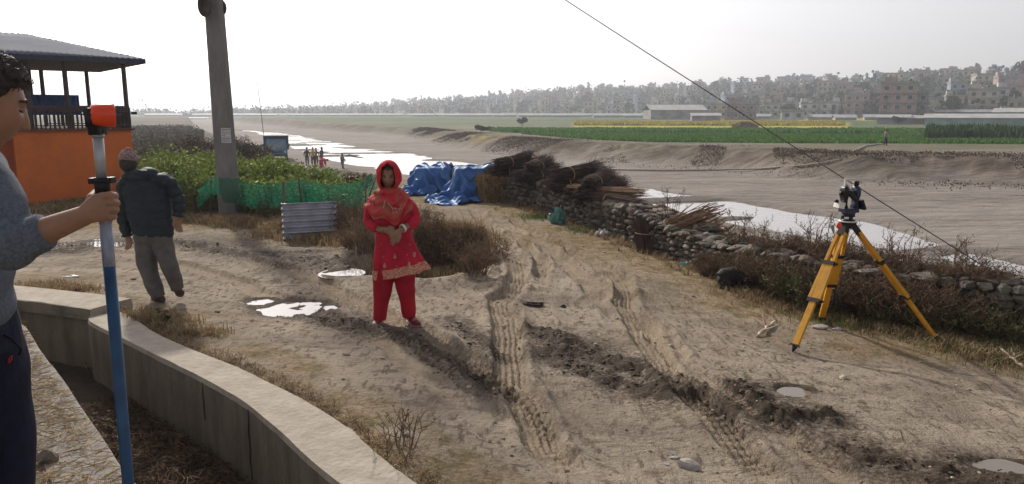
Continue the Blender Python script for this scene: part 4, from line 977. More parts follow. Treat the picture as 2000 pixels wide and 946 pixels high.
# along the wall near the tripod
b4 = weed_bush("x", 4, .62, .55, 95, 1500, twig_m, dryleaf_m, lsize=.022, upright=.7)
spots = [(1470, 548, .8), (1530, 568, .95), (1570, 590, .7), (1660, 570, .9), (1690, 600, .9), (1730, 610, .95), (1760, 590, 1.0), (1800, 620, .95), (1845, 610, 1.0), (1700, 560, .9), (1780, 560, .9), (1870, 590, .8), (1650, 610, .7), (1915, 620, .8)]
strew(b4, fill(spots), ["dry weed below the end of the lower bent branch", "dry weed left of the tripod's back leg", "dry weed between the two left tripod legs", "dry weed right behind the tripod strap", "dry weed right of the hanging strap's end", "dry weed centred under the tripod", "tall dry weed behind the middle of the tripod",
      "dry weed left of the right tripod foot", "dry weed behind the right tripod foot", "dry weed against the wall behind the strap", "dry weed on the wall side of the tripod's right leg", "dry weed between the right leg and the bare stones", "low dry weed by the back tripod foot", "dry weed right of the right tripod foot"], "dry weeds at the wall foot")
def foot(L):
    out = []
    for px, d, s_ in L:
        p, i = wall_at(px, -d); out.append((p.x, p.y, rp.uniform(0, 6), s_))
    return out
b8 = weed_bush("x", 14, .62, .55, 110, 2300, twig_m, dryleaf_m, lsize=.026, upright=.7, name="thicket")
b8t = weed_bush("x", 19, .4, .5, 90, 1300, twig_m, dryleaf_m, lsize=.024, name="weed_clump")
for k_, px_ in enumerate((1440, 1490, 1530, 1575, 1615, 1655, 1700, 1740, 1785, 1830, 1875, 1915)):
    p_, i_ = wall_at(px_, .25 + .3 * rp.random()); o_ = b8t if k_ == 0 else copy_tree(b8t); o_.location = (p_.x, p_.y, WG[i_] + WH[i_] - .08); s_ = rp.uniform(.55, .9); o_.scale = (s_, s_, s_); o_.rotation_euler = (0, 0, rp.uniform(0, 6)); o_["label"] = "low dry weed clump on top of the stone wall near the tripod"; o_["group"] = "dry weed clumps on the wall top"
strew(b8, foot([(1385, .28, .7), (1452, .18, .85), (1500, .12, .85), (1545, .22, .8), (1585, .10, 1.0), (1625, .25, .9), (1665, .10, 1.0), (1705, .2, 1.0), (1742, .08, 1.05), (1782, .22, 1.0), (1822, .08, 1.0), (1862, .2, .85)]),
      ["brown thicket under the fan of sticks' right end", "brown thicket under the left ends of the bent branches", "brown thicket in front of the bent branches", "brown thicket at the right ends of the bent branches", "tall brown thicket against the wall just left of the tripod",
       "brown thicket behind the tripod's left legs", "tall brown thicket right behind the tripod legs", "brown thicket behind the hanging strap", "tall brown thicket hiding the wall right of the strap", "brown thicket halfway to the tripod's right leg", "tall brown thicket behind the tripod's right leg", "brown thicket just right of the tripod's right leg"], "brown thickets along the wall")
b9 = weed_bush("x", 15, .5, .5, 80, 1500, twig_m, leaf_dk, lsize=.034, upright=.5, name="weed_bush")
strew(b9, foot([(1560, .3, 1.0), (1600, .3, 1.1), (1765, .35, .8), (1850, .35, .8), (1900, .2, .85), (1945, .3, .8), (1420, .12, .7)]),
      ["dark green bush against the wall, left of the tripod", "larger dark green bush beside the tripod's left legs", "green weed in front of the thicket right of the strap", "green weed by the right tripod foot", "green weed where bare stones begin", "green weed in front of the bare stones at the right", "small green weed among the firewood twigs"], "green bushes along the wall")
# thin saplings on the wall top
b5 = weed_bush("x", 6, .62, .42, 12, 240, twig_m, dryleaf_m, lsize=.02, branch=7, upright=.9, name="bare_weed")
def wspots(L): 
    out = []
    for px, s in L:
        p, i = wall_at(px, .55); out.append((p.x, p.y, rp.uniform(0, 6), s))
    return out
sp = wspots([(1310, 1.0), (1445, 1.0), (1475, .9), (1590, 1.1), (1625, 1.0), (1760, 1.0), (1790, .8), (1850, .9), (1880, .8)])
labs = ["thin bare weed on the wall just before the fan of sticks", "thin bare weed just right of the fan of sticks", "second bare weed right of the fan of sticks", "bare weed on the wall left of the instrument", "bare weed nearest the tripod head", "bare weed on the wall right of the tripod leg", "small bare weed beside the taller one right of the leg", "bare weed where the stay wire nears the wall", "small bare weed just left of the wire's end"]
for k, (x, y, rz, s) in enumerate(sp):
    o = b5 if k == 0 else copy_tree(b5); i = int(np.argmin(np.hypot(WP[:, 0] - x, WP[:, 1] - y))); o.location = (x, y, WG[i] + WH[i] - .08); o.rotation_euler = (0, 0, rz); o.scale = (s, s, s); o["label"] = labs[k]; o["group"] = "bare weeds on the wall top"
# a small green sprig at the drain edge
b6 = weed_bush("small leafy sprig growing at the drain's edge behind the blue rod", 9, .26, .1, 5, 60, twig_m, leaf_dk, lsize=.04, name="sprig", cat="plant"); x, y = gp(322, 640); b6.location = (x, y, H(x, y))
b7 = weed_bush("dry twiggy weed leaning over the concrete at the bottom middle", 12, .3, .3, 14, 60, twig_m, dryleaf_m, lsize=.02, name="bare_weed", cat="plant"); x, y = gp(775, 885); b7.location = (x, y, H(x, y))

# green leafy field behind the net
def green_field():
    rg = np.random.default_rng(21); n = 3400; ml = MB(); ms = MB()
    X = rg.uniform(-12.5, -2.0, n * 3); Y = rg.uniform(15.4, 33, n * 3); az = 1000 + FOC * X / (Y * cP + 2.2 * sP)
    lim = np.interp(az, [290, 330, 500, 560, 640, 690, 720], [26, 31, 27, 24, 20.5, 17.5, 15.5]); k = (az > 285) & (az < 700) & (Y < lim); X, Y = X[k][:n], Y[k][:n]; n = len(X)
    Z = terr(X, Y); h = rg.uniform(.5, .95, n) * (1 + .15 * vn(X * .5, Y * .5, 3)) * np.interp(1000 + FOC * X / Y, [280, 330, 480, 560, 700], [1.25, 1.1, .92, .78, .6]) * (1 + .35 * vn(X * .9, Y * .9, 8))
    lean = rg.normal(0, .12, (n, 2)); P0 = np.stack([X, Y, Z], 1); P1 = np.stack([X + lean[:, 0], Y + lean[:, 1], Z + h], 1); sticks(ms, P0, P1, .008, .004)
    m = 34; f = rg.uniform(.35, 1.03, (n, m)) ** .7; C = P0[:, None] + (P1 - P0)[:, None] * f[..., None] + rg.normal(0, 1, (n, m, 3)) * np.array([.10, .10, .05]); leaves(ml, C.reshape(-1, 3), .085, .6, upbias=.3, rg=rg)
    ms.v += ml.v and []; 
    base = ms.n; V = np.concatenate(ml.v); F = np.concatenate([c[0] for c in ml.f[4]]); ms.add(V, F, 1)
    o = ms.build("leafy_crop", [twig_m, leaf_g]); tag(o, "dense bright green leafy crop filling the plot behind the green net", "crop", kind="stuff")
green_field()
# dry grass tufts (nobody could count them)
def grass(name, label, N, sampler, h, m, seed, lean=.6, wid=.004):
    rg = np.random.default_rng(seed); X, Y = sampler(rg, N); Z = terr(X, Y); n = len(X); mb = MB()
    a = rg.uniform(0, 6.283, n); hh = h * rg.uniform(.3, 1.1, n); L_ = lean * rg.uniform(.2, 1.3, n) * hh
    P0 = np.stack([X, Y, Z - .01], 1); M_ = P0 + np.stack([np.cos(a) * L_ * .4, np.sin(a) * L_ * .4, hh * .65], 1); T = P0 + np.stack([np.cos(a) * L_, np.sin(a) * L_, hh * (1 - .25 * rg.random(n))], 1)
    w_ = np.stack([-np.sin(a), np.cos(a), 0 * a], 1) * wid
    V = np.stack([P0 - w_, P0 + w_, M_ + w_ * .8, M_ - w_ * .8, T], 1).reshape(-1, 3); b = (np.arange(n) * 5)[:, None]
    mb.add(V, b + np.array([[0, 1, 2, 3]])); mb.f.setdefault(3, []).append((b + np.array([[3, 2, 4]]), 0, False))
    return tag(mb.build(name, m), label, "grass", kind="stuff")
def around(pxs, rx, ry):                 # clumped samples round pixel points
    pts = [gp(*q) for q in pxs]
    def f(rg, N):
        k = rg.integers(0, len(pts), N); c = np.array(pts)[k]; ck = rg.normal(0, 1, (max(1, N // 18), 2))[rg.integers(0, max(1, N // 18), N)]
        return c[:, 0] + ck[:, 0] * rx + rg.normal(0, .025, N), c[:, 1] + ck[:, 1] * ry + rg.normal(0, .025, N)
    return f
def along(P, off, spread, N0=None):
    Q = resamp(P, .05); T = np.gradient(Q, axis=0); T /= np.linalg.norm(T, axis=1, keepdims=True); Nn = np.stack([T[:, 1], -T[:, 0]], 1)
    def f(rg, N):
        nc = max(1, N // 14); ci = rg.integers(0, len(Q), nc); co = off + rg.normal(0, spread, nc); j = rg.integers(0, nc, N); i = ci[j]; o = co[j]
        return Q[i, 0] + Nn[i, 0] * o + rg.normal(0, .03, N), Q[i, 1] + Nn[i, 1] * o + rg.normal(0, .03, N)
    return f
gl_ = "thin dry grass growing "
grass("dry_grass", gl_ + "along the outer edge of the concrete drain wall", 7000, along(R_OUT_v, .05, .05), .045, drygrass_m, 1, 1.4, .003)
grass("dry_grass", gl_ + "round the foot of the concrete pole and the net", 16000, around([(400, 428), (440, 432), (480, 436), (520, 438), (560, 455), (620, 462), (680, 470), (590, 448), (640, 470)], .3, .25), .16, drygrass_m, 2, .8, .006)
grass("dry_grass", gl_ + "at the foot of the orange wall", 9000, around([(80, 392), (160, 397), (240, 402), (300, 405), (130, 410), (60, 400)], .9, .5), .2, drygrass_m, 3, .7, .012)
grass("dry_grass", gl_ + "at the foot of the stone wall", 24000, along([tuple(p) for p in WP[::-1]], .28, .3), .12, drygrass_m, 4, .9, .005)
grass("dry_grass", gl_ + "in the gully", 12000, around([(870, 520), (840, 480), (900, 525), (880, 480), (760, 500), (700, 470)], .28, .45), .26, drygrass_m, 5, .7, .005)
grass("dry_grass", gl_ + "by the tripod and the black dog", 13000, around([(1500, 560), (1560, 600), (1480, 575), (1650, 620), (1740, 640), (1800, 650), (1860, 660), (1900, 680), (1960, 700)], .25, .22), .11, drygrass_m, 6, .9, .004)
grass("dry_grass", gl_ + "beside the end of the drain", 3500, around([(90, 560), (130, 565), (250, 615), (300, 625), (350, 650)], .2, .12), .09, drygrass_m, 7, .9, .004)
grass("green_grass", "short green grass at the right edge and by the tripod", 9000, around([(1880, 665), (1950, 680), (1990, 700), (1720, 630), (1780, 640), (1650, 625), (1160, 452), (1060, 425)], .3, .2), .10, mat("green_grass", (.09, .13, .03), .8, island=.35, transl=.3), 8, .8, .004)
# straw litter on the near bank and in the drain
def litter():
    rg = np.random.default_rng(31); mb = MB(); n = 7000; pl = resamp([(-.55, 2.0)] + L_v + [(-3.9, 5.75)], .03); T = np.gradient(pl, axis=0); T /= np.linalg.norm(T, axis=1, keepdims=True); Nn = np.stack([-T[:, 1], T[:, 0]], 1)
    i = rg.integers(0, len(pl), n); o = rg.uniform(.03, 1.3, n) ; X = pl[i, 0] + Nn[i, 0] * o; Y = pl[i, 1] + Nn[i, 1] * o; k = vn(X * 2.5, Y * 2.5, 5) + .6 * rg.random(n) > .05; X, Y = X[k], Y[k]; n = len(X)
    Z = np.maximum(terr(X, Y), .353) + rg.uniform(.002, .03, n); a = rg.uniform(0, 6.28, n); L_ = rg.uniform(.03, .13, n); d = np.stack([np.cos(a) * L_, np.sin(a) * L_, rg.normal(0, .012, n)], 1); P = np.stack([X, Y, Z], 1)
    sticks(mb, P - d * .5, P + d * .5, .0022, .0016)
    tag(mb.build("straw_litter", straw_m), "loose straw scattered on the bank beside the drain", "straw", kind="stuff")
    mb = MB(); n = 9000; i = rg.integers(0, len(pl), n); o = -rg.uniform(.05, 1.15, n); X = pl[i, 0] + Nn[i, 0] * o; Y = pl[i, 1] + Nn[i, 1] * o; dd, sR, _, _ = pdist(X, Y, R_IN); k = sR < -.03; X, Y = X[k], Y[k]; n = len(X)
    Z = terr(X, Y) + rg.uniform(0, .05, n); a = rg.uniform(0, 6.28, n); L_ = rg.uniform(.03, .16, n); d = np.stack([np.cos(a) * L_, np.sin(a) * L_, rg.normal(0, .03, n)], 1); P = np.stack([X, Y, Z], 1)
    sticks(mb, P - d * .5, P + d * .5, .003, .002); base = MB()
    V = np.concatenate(mb.v); 
    ml = MB(); j = rg.integers(0, n, 1600); leaves(ml, P[j] + rg.normal(0, .02, (1600, 3)), .05, .6, rg=rg); mb.add(np.concatenate(ml.v), np.concatenate([c[0] for c in ml.f[4]]), 1)
    tag(mb.build("drain_litter", [twig_m, dryleaf_m]), "dark twigs and dead leaves covering the drain floor", "litter", kind="stuff")
litter()
# clods and pebbles on the track
def clods():
    rg = np.random.default_rng(41); mb = MB(); sd = 5000
    for P, wd, am in MUDS:
        Q = resamp(P, .04); n = int(len(Q) * 3.5); q = Q[rg.integers(0, len(Q), n)] + rg.normal(0, wd * .6, (n, 2)); Zq = terr(q[:, 0], q[:, 1]); S_ = rg.uniform(.004, .014, n) * (1 if am > .06 else .75) * (1 + (rg.random(n) < .06))
        for (x_, y_), z_, s in zip(q, Zq, S_): rock(mb, (x_, y_, z_ + s * .1), (s * 1.4, s, s * .6), sd, 0, rg.uniform(0, 6)); sd += 1
    tag(mb.build("mud_clods", mat("mud", (.07, .05, .036), .8, island=.45, var=.2)), "dark clods of churned mud along the wheel ruts", "mud", kind="stuff")
    mb = MB()
    X = rg.uniform(-5, 6, 1500); Y = rg.uniform(3.4, 13, 1500); dd, sR, _, _ = pdist(X, Y, R_IN); Z = terr(X, Y)
    for x, y, z, s_ in zip(X, Y, Z, sR):
        if s_ < .6: continue
        s = rg.uniform(.003, .012) * (1 + (rg.random() < .04) * 1.5); rock(mb, (x, y, z + s * .2), (s * 1.3, s, s * .7), sd, 0, rg.uniform(0, 6)); sd += 1
    tag(mb.build("gravel", mat("pebble", (.32, .26, .2), .9, island=.45)), "small pebbles and crumbs of soil on the track", "gravel", kind="stuff")
clods()
def debris():
    rg = np.random.default_rng(43); n = 4200; X = rg.uniform(-6, 6.5, n); Y = rg.uniform(3.2, 17, n); dd, sR, _, _ = pdist(X, Y, R_IN); k = (sR > .5) & (fbm(X * .8, Y * .8, 3, 47) + .3 * rg.random(n) > .02); X, Y = X[k], Y[k]; n = len(X); Z = terr(X, Y) + .006; a = rg.normal(.6, .9, n); L_ = rg.uniform(.01, .07, n) * (1 + (rg.random(n) < .04) * 2)
    d = np.stack([np.cos(a) * L_, np.sin(a) * L_, rg.normal(0, .004, n)], 1); P = np.stack([X, Y, Z], 1); mb = MB(); sticks(mb, P - d * .5, P + d * .5, .0028, .002)
    tag(mb.build("twig_debris", bark_dark), "dark crumbs of twig and dung scattered over the track", "debris", kind="stuff")
debris()

# ------------------------------------------------------------------ litter that can be told apart
def crumple(name, label, cat, p, size, m, seed, group=None):
    rg = np.random.default_rng(seed); mb = MB(); k, n = 18, 12; rings = []; o1, o2 = rg.uniform(0, 50, 2)
    for i in range(n + 1):
        a = math.pi * (.03 + .94 * i / n) - math.pi / 2; ring = []
        for j in range(k):
            t = 2 * math.pi * j / k; d = (math.cos(a) * math.cos(t), math.cos(a) * math.sin(t), math.sin(a)); f = 1 + .55 * float(vn(np.array(d[0] * 3 + o1), np.array(d[1] * 3 + d[2] * 3 + o2), 1)) + .2 * float(vn(np.array(d[0] * 8 + o1), np.array(d[1] * 8 + d[2] * 7 + o2), 2))
            ring.append((d[0] * f * size[0], d[1] * f * size[1], max(-.02, d[2] * f * size[2] + size[2] * .6)))
        rings.append(ring)
    mb.loft(rings, 0, True, False); o = mb.build(name, m); o.location = p; return tag(o, label, cat, group)
crumple("plastic_bag", "grey-green plastic bag slumped against the stone wall foot", "bag", G(1088, 437), (.16, .1, .17), plastic_g, 1)
crumple("plastic_bag", "bright cyan plastic bag lying flat on the dirt near the branches", "bag", G(1343, 520), (.13, .07, .035), plastic_c, 2)
crumple("plastic_wrapper", "small white wrapper right of the cyan bag", "litter", G(1366, 504), (.03, .03, .03), plastic_w, 3, "small white litter")
crumple("plastic_wrapper", "white scrap in the grass right of the black dog", "litter", G(1514, 548), (.05, .04, .02), plastic_w, 4, "small white litter")
crumple("plastic_wrapper", "white scrap on the path behind the blue rod", "litter", G(140, 541), (.09, .04, .012), plastic_w, 5, "small white litter")
crumple("plastic_wrapper", "small white paper by the pale stone at the bottom", "litter", G(1299, 908), (.022, .012, .006), plastic_w, 6, "small white litter")
crumple("plastic_wrapper", "thin pale scrap just behind the pale stone at the bottom", "litter", G(1318, 895), (.03, .012, .006), plastic_w, 8, "small white litter")
crumple("plastic_bag", "faded blue bag in the weeds under the tripod", "bag", G(1665, 560), (.10, .06, .04), mat("faded_blue_plastic", (.12, .16, .25), .5), 7)
crumple("mud_lump", "dark torn rag of mud on the track right of the gully", "mud lump", G(1045, 597), (.12, .04, .025), mat("dark_mud", (.06, .045, .035), .8), 9, "dark lumps on the track")
crumple("mud_lump", "small round dark lump right of the torn rag of mud", "mud lump", G(1100, 601), (.03, .025, .02), MATS["dark_mud"], 10, "dark lumps on the track")
mb = MB(); rock(mb, (0, 0, .02), (.075, .045, .032), 99); o = mb.build("stone", mat("pale_stone", (.45, .40, .36), .85, scale=20, c2=(.33, .3, .27))); o.location = G(1344, 915); o.rotation_euler = (0, 0, -.25); tag(o, "pale flat stone lying on the track at the bottom of the view", "stone")
mb = MB(); rock(mb, (0, 0, .03), (.05, .038, .035), 98); o = mb.build("stone", stone); o.location = G(92, 905) ; tag(o, "angular pale stone on the straw by the standing man's leg", "stone")
for k, (a, b, s) in enumerate([(1600, 641, .09), (1636, 645, .07), (1795, 658, .08), (1755, 655, .06), (1840, 655, .07)]):
    mb = MB(); rock(mb, (0, 0, .01), (s, s * .6, s * .25), 200 + k); o = mb.build("stone", MATS["pale_stone"]); o.location = G(a, b); tag(o, ["flat pale stone under the tripod's back foot", "flat pale stone just right of the back tripod foot", "pale stone left of the right tripod foot", "small pale stone farther left of the right tripod foot", "pale stone touching the right tripod foot"][k], "stone", "pale stones at the tripod")
for k in range(5):
    p = G(1166 + k * 5, 462 - (k % 2) * 4); mb = MB(); rock(mb, (0, 0, .04), (.05, .05, .06), 300 + k); o = mb.build("stone", mat("white_stone", (.6, .56, .52), .8)); o.location = p; tag(o, "whitish cobble in the small heap at the wall foot", "stone", "white cobbles at the wall foot")
# ------------------------------------------------------------------ figures
def fuse(mb, name, m, parent, voxel=.006, smooth=3, fac=.5, off=None, extra=None):
    o = mb.build("tmp_fuse", m, None, off); md = o.modifiers.new("r", 'REMESH'); md.mode = 'VOXEL'; md.voxel_size = voxel; md.use_smooth_shade = True
    if smooth: s = o.modifiers.new("s", 'SMOOTH'); s.iterations = smooth; s.factor = fac
    bpy.context.view_layer.update(); dg = bpy.context.evaluated_depsgraph_get(); me = bpy.data.meshes.new_from_object(o.evaluated_get(dg)); me.name = name
    me.materials.clear(); me.materials.append(m); bpy.data.objects.remove(o, do_unlink=True)
    me.polygons.foreach_set("use_smooth", np.ones(len(me.polygons), bool)); q = bpy.data.objects.new(name, me); col.objects.link(q); setpar(q, parent); return q
def head(mb, c, M, s=1.0, female=False):
    """head with a face; local x forward, y left, z up; c = centre (between ears, eye height)"""
    n, k = 56, 64; rings = []
    for i in range(n + 1):
        ph = math.pi * (.01 + .98 * i / n) - math.pi / 2; ring = []
        for j in range(k):
            t = 2 * math.pi * j / k; cx, cy, cz = math.cos(ph) * math.cos(t), math.cos(ph) * math.sin(t), math.sin(ph)
            x = .094 * cx; y = .074 * cy; z = .112 * cz
            if z < 0:                     # jaw
                q = -z / .112; y *= 1 - .30 * q * q; x = x * (1 - .12 * q * q) + .012 * q if x > 0 else x * (1 - .55 * q ** 1.5)
            if x < 0 and z > -.03: x *= 1.04
            if x > .02:
                g = lambda a, b, w1, w2: math.exp(-((abs(y) - a) / w1) ** 2 - ((z - b) / w2) ** 2)
                w_ = min(1, (x - .02) / .03)
                nz = 0
                if -.045 < z < .022: 
                    f = (z + .045) / .067; nz = (.030 * (1 - f) ** .9 * min(1, f * 7 + .15)) * math.exp(-(y / (.009 + .006 * (1 - f))) ** 2)
                x += w_ * (nz + .006 * g(.02, .030, .022, .010) - .009 * g(.032, .010, .014, .012) + .006 * g(0, -.060, .02, .006) + .006 * g(0, -.073, .018, .006) - .004 * g(0, -.0665, .022, .003) + .010 * g(0, -.098, .022, .014) + .004 * g(.04, -.02, .018, .018) - .003 * g(0, -.083, .02, .006))
            ring.append((x * s, y * s, z * s))
        rings.append(ring)
    mb.loft([[Vector(c) + M @ Vector(p) for p in r] for r in rings])
    for sg in (1, -1):
        mb.ball(Vector(c) + M @ Vector((-.005 * s, .073 * s * sg, -.012 * s)), (.017 * s, .008 * s, .030 * s), k=10, n=8, rot=M @ Matrix.Rotation(R(-12), 3, 'Y'))
def facing(az, pitch=0, roll=0):         # head frame looking along plan azimuth az (0=+X, 90=+Y)
    return Matrix.Rotation(az, 3, 'Z') @ Matrix.Rotation(pitch, 3, 'Y') @ Matrix.Rotation(roll, 3, 'X')
def cloth_tube(mb, pts, rad, k=28, sub=14, wr=.006, wf=9., seed=0, flat=1.0, up=None, quilt=0, qd=.010):
    """sleeve / trouser leg: interpolated tube with wrinkles"""
    P = [Vector(p) for p in pts]; RR = [r if hasattr(r, '__len__') else (r, r * flat) for r in rad]; out = []; rr = []; L = [0]
    for a, b in zip(P[:-1], P[1:]): L.append(L[-1] + (b - a).length)
    n = sub * (len(P) - 1)
    for i in range(n + 1):
        s = L[-1] * i / n; k_ = max(j for j in range(len(P)) if L[j] <= s + 1e-9); k_ = min(k_, len(P) - 2); u = (s - L[k_]) / (L[k_ + 1] - L[k_])
        p0 = P[max(k_ - 1, 0)]; p1 = P[k_]; p2 = P[k_ + 1]; p3 = P[min(k_ + 2, len(P) - 1)]
        q = .5 * ((2 * p1) + (p2 - p0) * u + (2 * p0 - 5 * p1 + 4 * p2 - p3) * u * u + (3 * p1 - p0 - 3 * p2 + p3) * u ** 3); out.append(q)
        v = u * u * (3 - 2 * u); rx = RR[k_][0] * (1 - v) + RR[k_ + 1][0] * v; ry = RR[k_][1] * (1 - v) + RR[k_ + 1][1] * v
        if quilt: d = qd * abs(math.cos(math.pi * s / quilt)) ** 6; rx -= d; ry -= d
        rr.append((rx, ry))
    rings = []; prev = None; nn = len(out)
    ph = np.linspace(0, 2 * math.pi, k, endpoint=False)
    for i in range(nn):
        d = (out[min(i + 1, nn - 1)] - out[max(i - 1, 0)]).normalized(); u = Vector(up) if (prev is None and up) else (prev if prev is not None else (Vector((0, 1, 0)) if abs(d.y) < .9 else Vector((1, 0, 0))))
        x = d.cross(u); x.normalize(); y = x.cross(d); prev = y
        s = L[-1] * i / n; w_ = wr * fbm(np.cos(ph) * 1.1 + seed * 3.1, np.sin(ph) * 1.1 + s * wf, 3, seed) + wr * .6 * vn(np.cos(ph + s * 6) * 2.3 + seed, s * wf * 1.5 + 0 * ph, seed + 1)
        rings.append([out[i] + x * (rr[i][0] + w_[j]) * math.cos(t) + y * (rr[i][1] + w_[j]) * math.sin(t) for j, t in enumerate(ph)])
    mb.loft(rings); return out
skin_m = mat("skin_brown", (.30, .165, .105), .55, scale=30, c2=(.25, .135, .085), spec=.35)
skin_tan = mat("skin_tan", (.27, .145, .09), .5, scale=30, c2=(.32, .17, .105), spec=.35)
hair_m = mat("black_hair", (.022, .016, .013), .55, scale=60, c2=(.05, .035, .025), bump=.004, bscale=120)
BVC = {}
def ray_onto(o, pts, push=.003):         # points of an outline dropped onto a surface along the line of sight
    from mathutils.bvhtree import BVHTree
    bpy.context.view_layer.update(); mw = o.matrix_world; im = mw.inverted(); out = []
    if o.name not in BVC: BVC[o.name] = BVHTree.FromPolygons([v.co.copy() for v in o.data.vertices], [tuple(p.vertices) for p in o.data.polygons])
    bt = BVC[o.name]
    for px, py in pts:
        d = ray(px, py).normalized(); h = bt.ray_cast(im @ Vector((0, 0, CAMZ)), im.to_3x3() @ d)
        if h[0] is None: return None
        out.append(h[0] + h[1].normalized() * push)
    return out

# ---- the woman in red
def woman():
    Y = 6.94; g = G(775, 634); Y = g.y; root = empty("person", (PX(772, 600, Y).x, Y, H(PX(772, 600, Y).x, Y)), "standing person in a red patterned tunic, red trousers and red headscarf, hands folded in front", "person"); o = -Vector(root.location)
    def J(px, py, dy=0): return PX(px, py, Y + dy) + o
    red = mat("red_cloth", (.52, .016, .045), .85, scale=7, c2=(.36, .010, .028), bump=.014, bscale=13)
    red2 = mat("red_trouser_cloth", (.42, .008, .024), .85, scale=7, c2=(.28, .006, .017), bump=.014, bscale=11)
    # body: head, neck, trunk, arms and hands as one surface
    mb = MB(); Mh = facing(R(-86), R(6)); hc = J(759, 345, -.01); head(mb, hc, Mh, .98)
    mb.tube([J(760, 395, .02), J(760, 372, .01), J(760, 358, .0)], [.062, .052, .05], 16)
    mb.tube([J(768, 520), J(768, 450), J(766, 410), J(762, 388)], [(.13, .10), (.12, .09), (.15, .09), (.05, .045)], 18)
    LA = [J(724, 398, .01), J(720, 432, .0), J(734, 446, -.09), J(757, 451, -.17)]; RA = [J(803, 396, .01), J(812, 428, .0), J(797, 441, -.10), J(778, 453, -.19)]
    mb.tube(LA, [.04, .038, .034, .027], 14); mb.tube(RA, [.04, .038, .034, .027], 14)
    # left-of-picture hand underneath, right-of-picture hand over it, fingers lie over the wrist of the other
    def hand(w, tip, width, side, seed, thumb):
        w = Vector(w); tip = Vector(tip); d = (tip - w); Lh = d.length; d.normalize(); x = Vector(side).normalized(); nrm = d.cross(x).normalized()
        mb.tube([w - d * .02, w + d * Lh * .30, w + d * Lh * .52], [(.026, .02), (width * .52, .015), (width * .54, .013)], 12, up=tuple(nrm))
        for f in range(4):
            u = (f - 1.5) / 1.5; b = w + d * Lh * .48 + x * u * width * .40; ln = Lh * (.50, .56, .53, .43)[f]
            mb.tube([b, b + d * ln * .5 + nrm * .004 + x * u * .003, b + d * ln - nrm * .012 + x * u * .004], [.0095, .0088, .007], 8)
        b = w + d * Lh * .15 + x * width * .45 * thumb; mb.tube([b, b + d * .035 + x * .018 * thumb - nrm * .006, b + d * .065 + x * .016 * thumb - nrm * .012], [.0125, .011, .0085], 8)
    hand(J(753, 449, -.165), J(781, 462, -.215), .078, J(0, 100) - J(0, 200), 1, 1)
    hand(J(781, 451, -.19), J(759, 474, -.225) + Vector((.02, 0, 0)), .076, (J(0, 100) - J(60, 200)), 2, -1)
    mb.tube([J(750, 520), J(746, 570), J(742, 622, .0)], [.09, .06, .04], 12); mb.tube([J(788, 520), J(795, 570), J(799, 618)], [.09, .06, .04], 12)
    for px, py, dx in ((741, 632, -.02), (803, 628, .04)): mb.tube([J(px, py - 6, .05), J(px, py + 1, -.08) + Vector((dx, 0, 0))], [.036, .03], 10)
    body = fuse(mb, "body", skin_m, root, .0036, 1, .35)
    # eyes, brows, mouth, mark
    for sg in (1, -1):
        e = MB(); e.ball(hc + Mh @ Vector((.078, .031 * sg, .008)), (.006, .012, .0065), k=10, n=6); e.build("eye", mat("eye_dark", (.02, .015, .012), .3), root)
        e = MB(); e.tube([hc + Mh @ Vector((.083, .015 * sg, .026)), hc + Mh @ Vector((.084, .032 * sg, .031)), hc + Mh @ Vector((.072, .048 * sg, .025))], [.003, .004, .002], 6); e.build("eyebrow", hair_m, root)
    e = MB(); e.tube([hc + Mh @ Vector((.088, .022, -.066)), hc + Mh @ Vector((.094, 0, -.064)), hc + Mh @ Vector((.088, -.022, -.066))], [.002, .0045, .002], 6); e.build("lips", mat("lips", (.14, .045, .04), .5), root)
    e = MB(); e.ball(hc + Mh @ Vector((.091, 0, .045)), (.004, .012, .010), k=10, n=6); e.build("forehead_mark", mat("tika", (.45, .10, .07), .8), root)
    # hair under the scarf
    h = MB(); n, k = 26, 32; rings = []
    for i in range(n + 1):
        ph = math.pi * (.02 + .96 * i / n) - math.pi / 2
        rings.append([hc + Mh @ Vector(((.100 * math.cos(ph) * math.cos(t) - .008), .081 * math.cos(ph) * math.sin(t), .122 * math.sin(ph) + .006)) if not (math.cos(ph) * math.cos(t) > .3 and math.sin(ph) < .52 + .1 * abs(math.sin(t)) or math.sin(ph) < -.4) else hc + Mh @ Vector((.05 * math.cos(ph) * math.cos(t), .06 * math.cos(ph) * math.sin(t), .09 * math.sin(ph))) for t in [2 * math.pi * j / k for j in range(k)]])
    h.loft(rings); h.build("hair", hair_m, root)
    # tunic with sleeves
    mb = MB(); kur = [(762, 379, .075, .06), (764, 389, .185, .085), (765, 402, .200, .115), (766, 424, .182, .135), (768, 446, .165, .13), (770, 470, .185, .14), (773, 498, .215, .15), (779, 522, .245, .155), (785, 534, .258, .155)]
    def tunic_ring(i, nsub=8): pass
    rings = []; K = 72; n = 90; ph = np.linspace(0, 2 * math.pi, K, endpoint=False); py_ = np.array([a[1] for a in kur]); 
    for i in range(n + 1):
        py = 379 + (534 - 379) * i / n; cx = np.interp(py, py_, [a[0] for a in kur]); rx = np.interp(py, py_, [a[2] for a in kur]); ry = np.interp(py, py_, [a[3] for a in kur]); sk = ss(455, 534, py)
        c = J(cx, py, .0); tilt = .05 * sk
        fold = .018 * sk * np.sin(ph * 7 + 1.3 + .4 * math.sin(py * .05)) + .007 * (1 - sk) * fbm(np.cos(ph) * 2, np.sin(ph) * 2 + py * .06, 3, 5) + .005 * fbm(np.cos(ph) * 3, np.sin(ph) * 3 + py * .03, 2, 6)
        rings.append([c + Vector(((rx + fold[j]) * math.cos(t), (ry + fold[j]) * math.sin(t), tilt * math.cos(t) * 1.0)) for j, t in enumerate(ph)])
    mb.loft(rings)
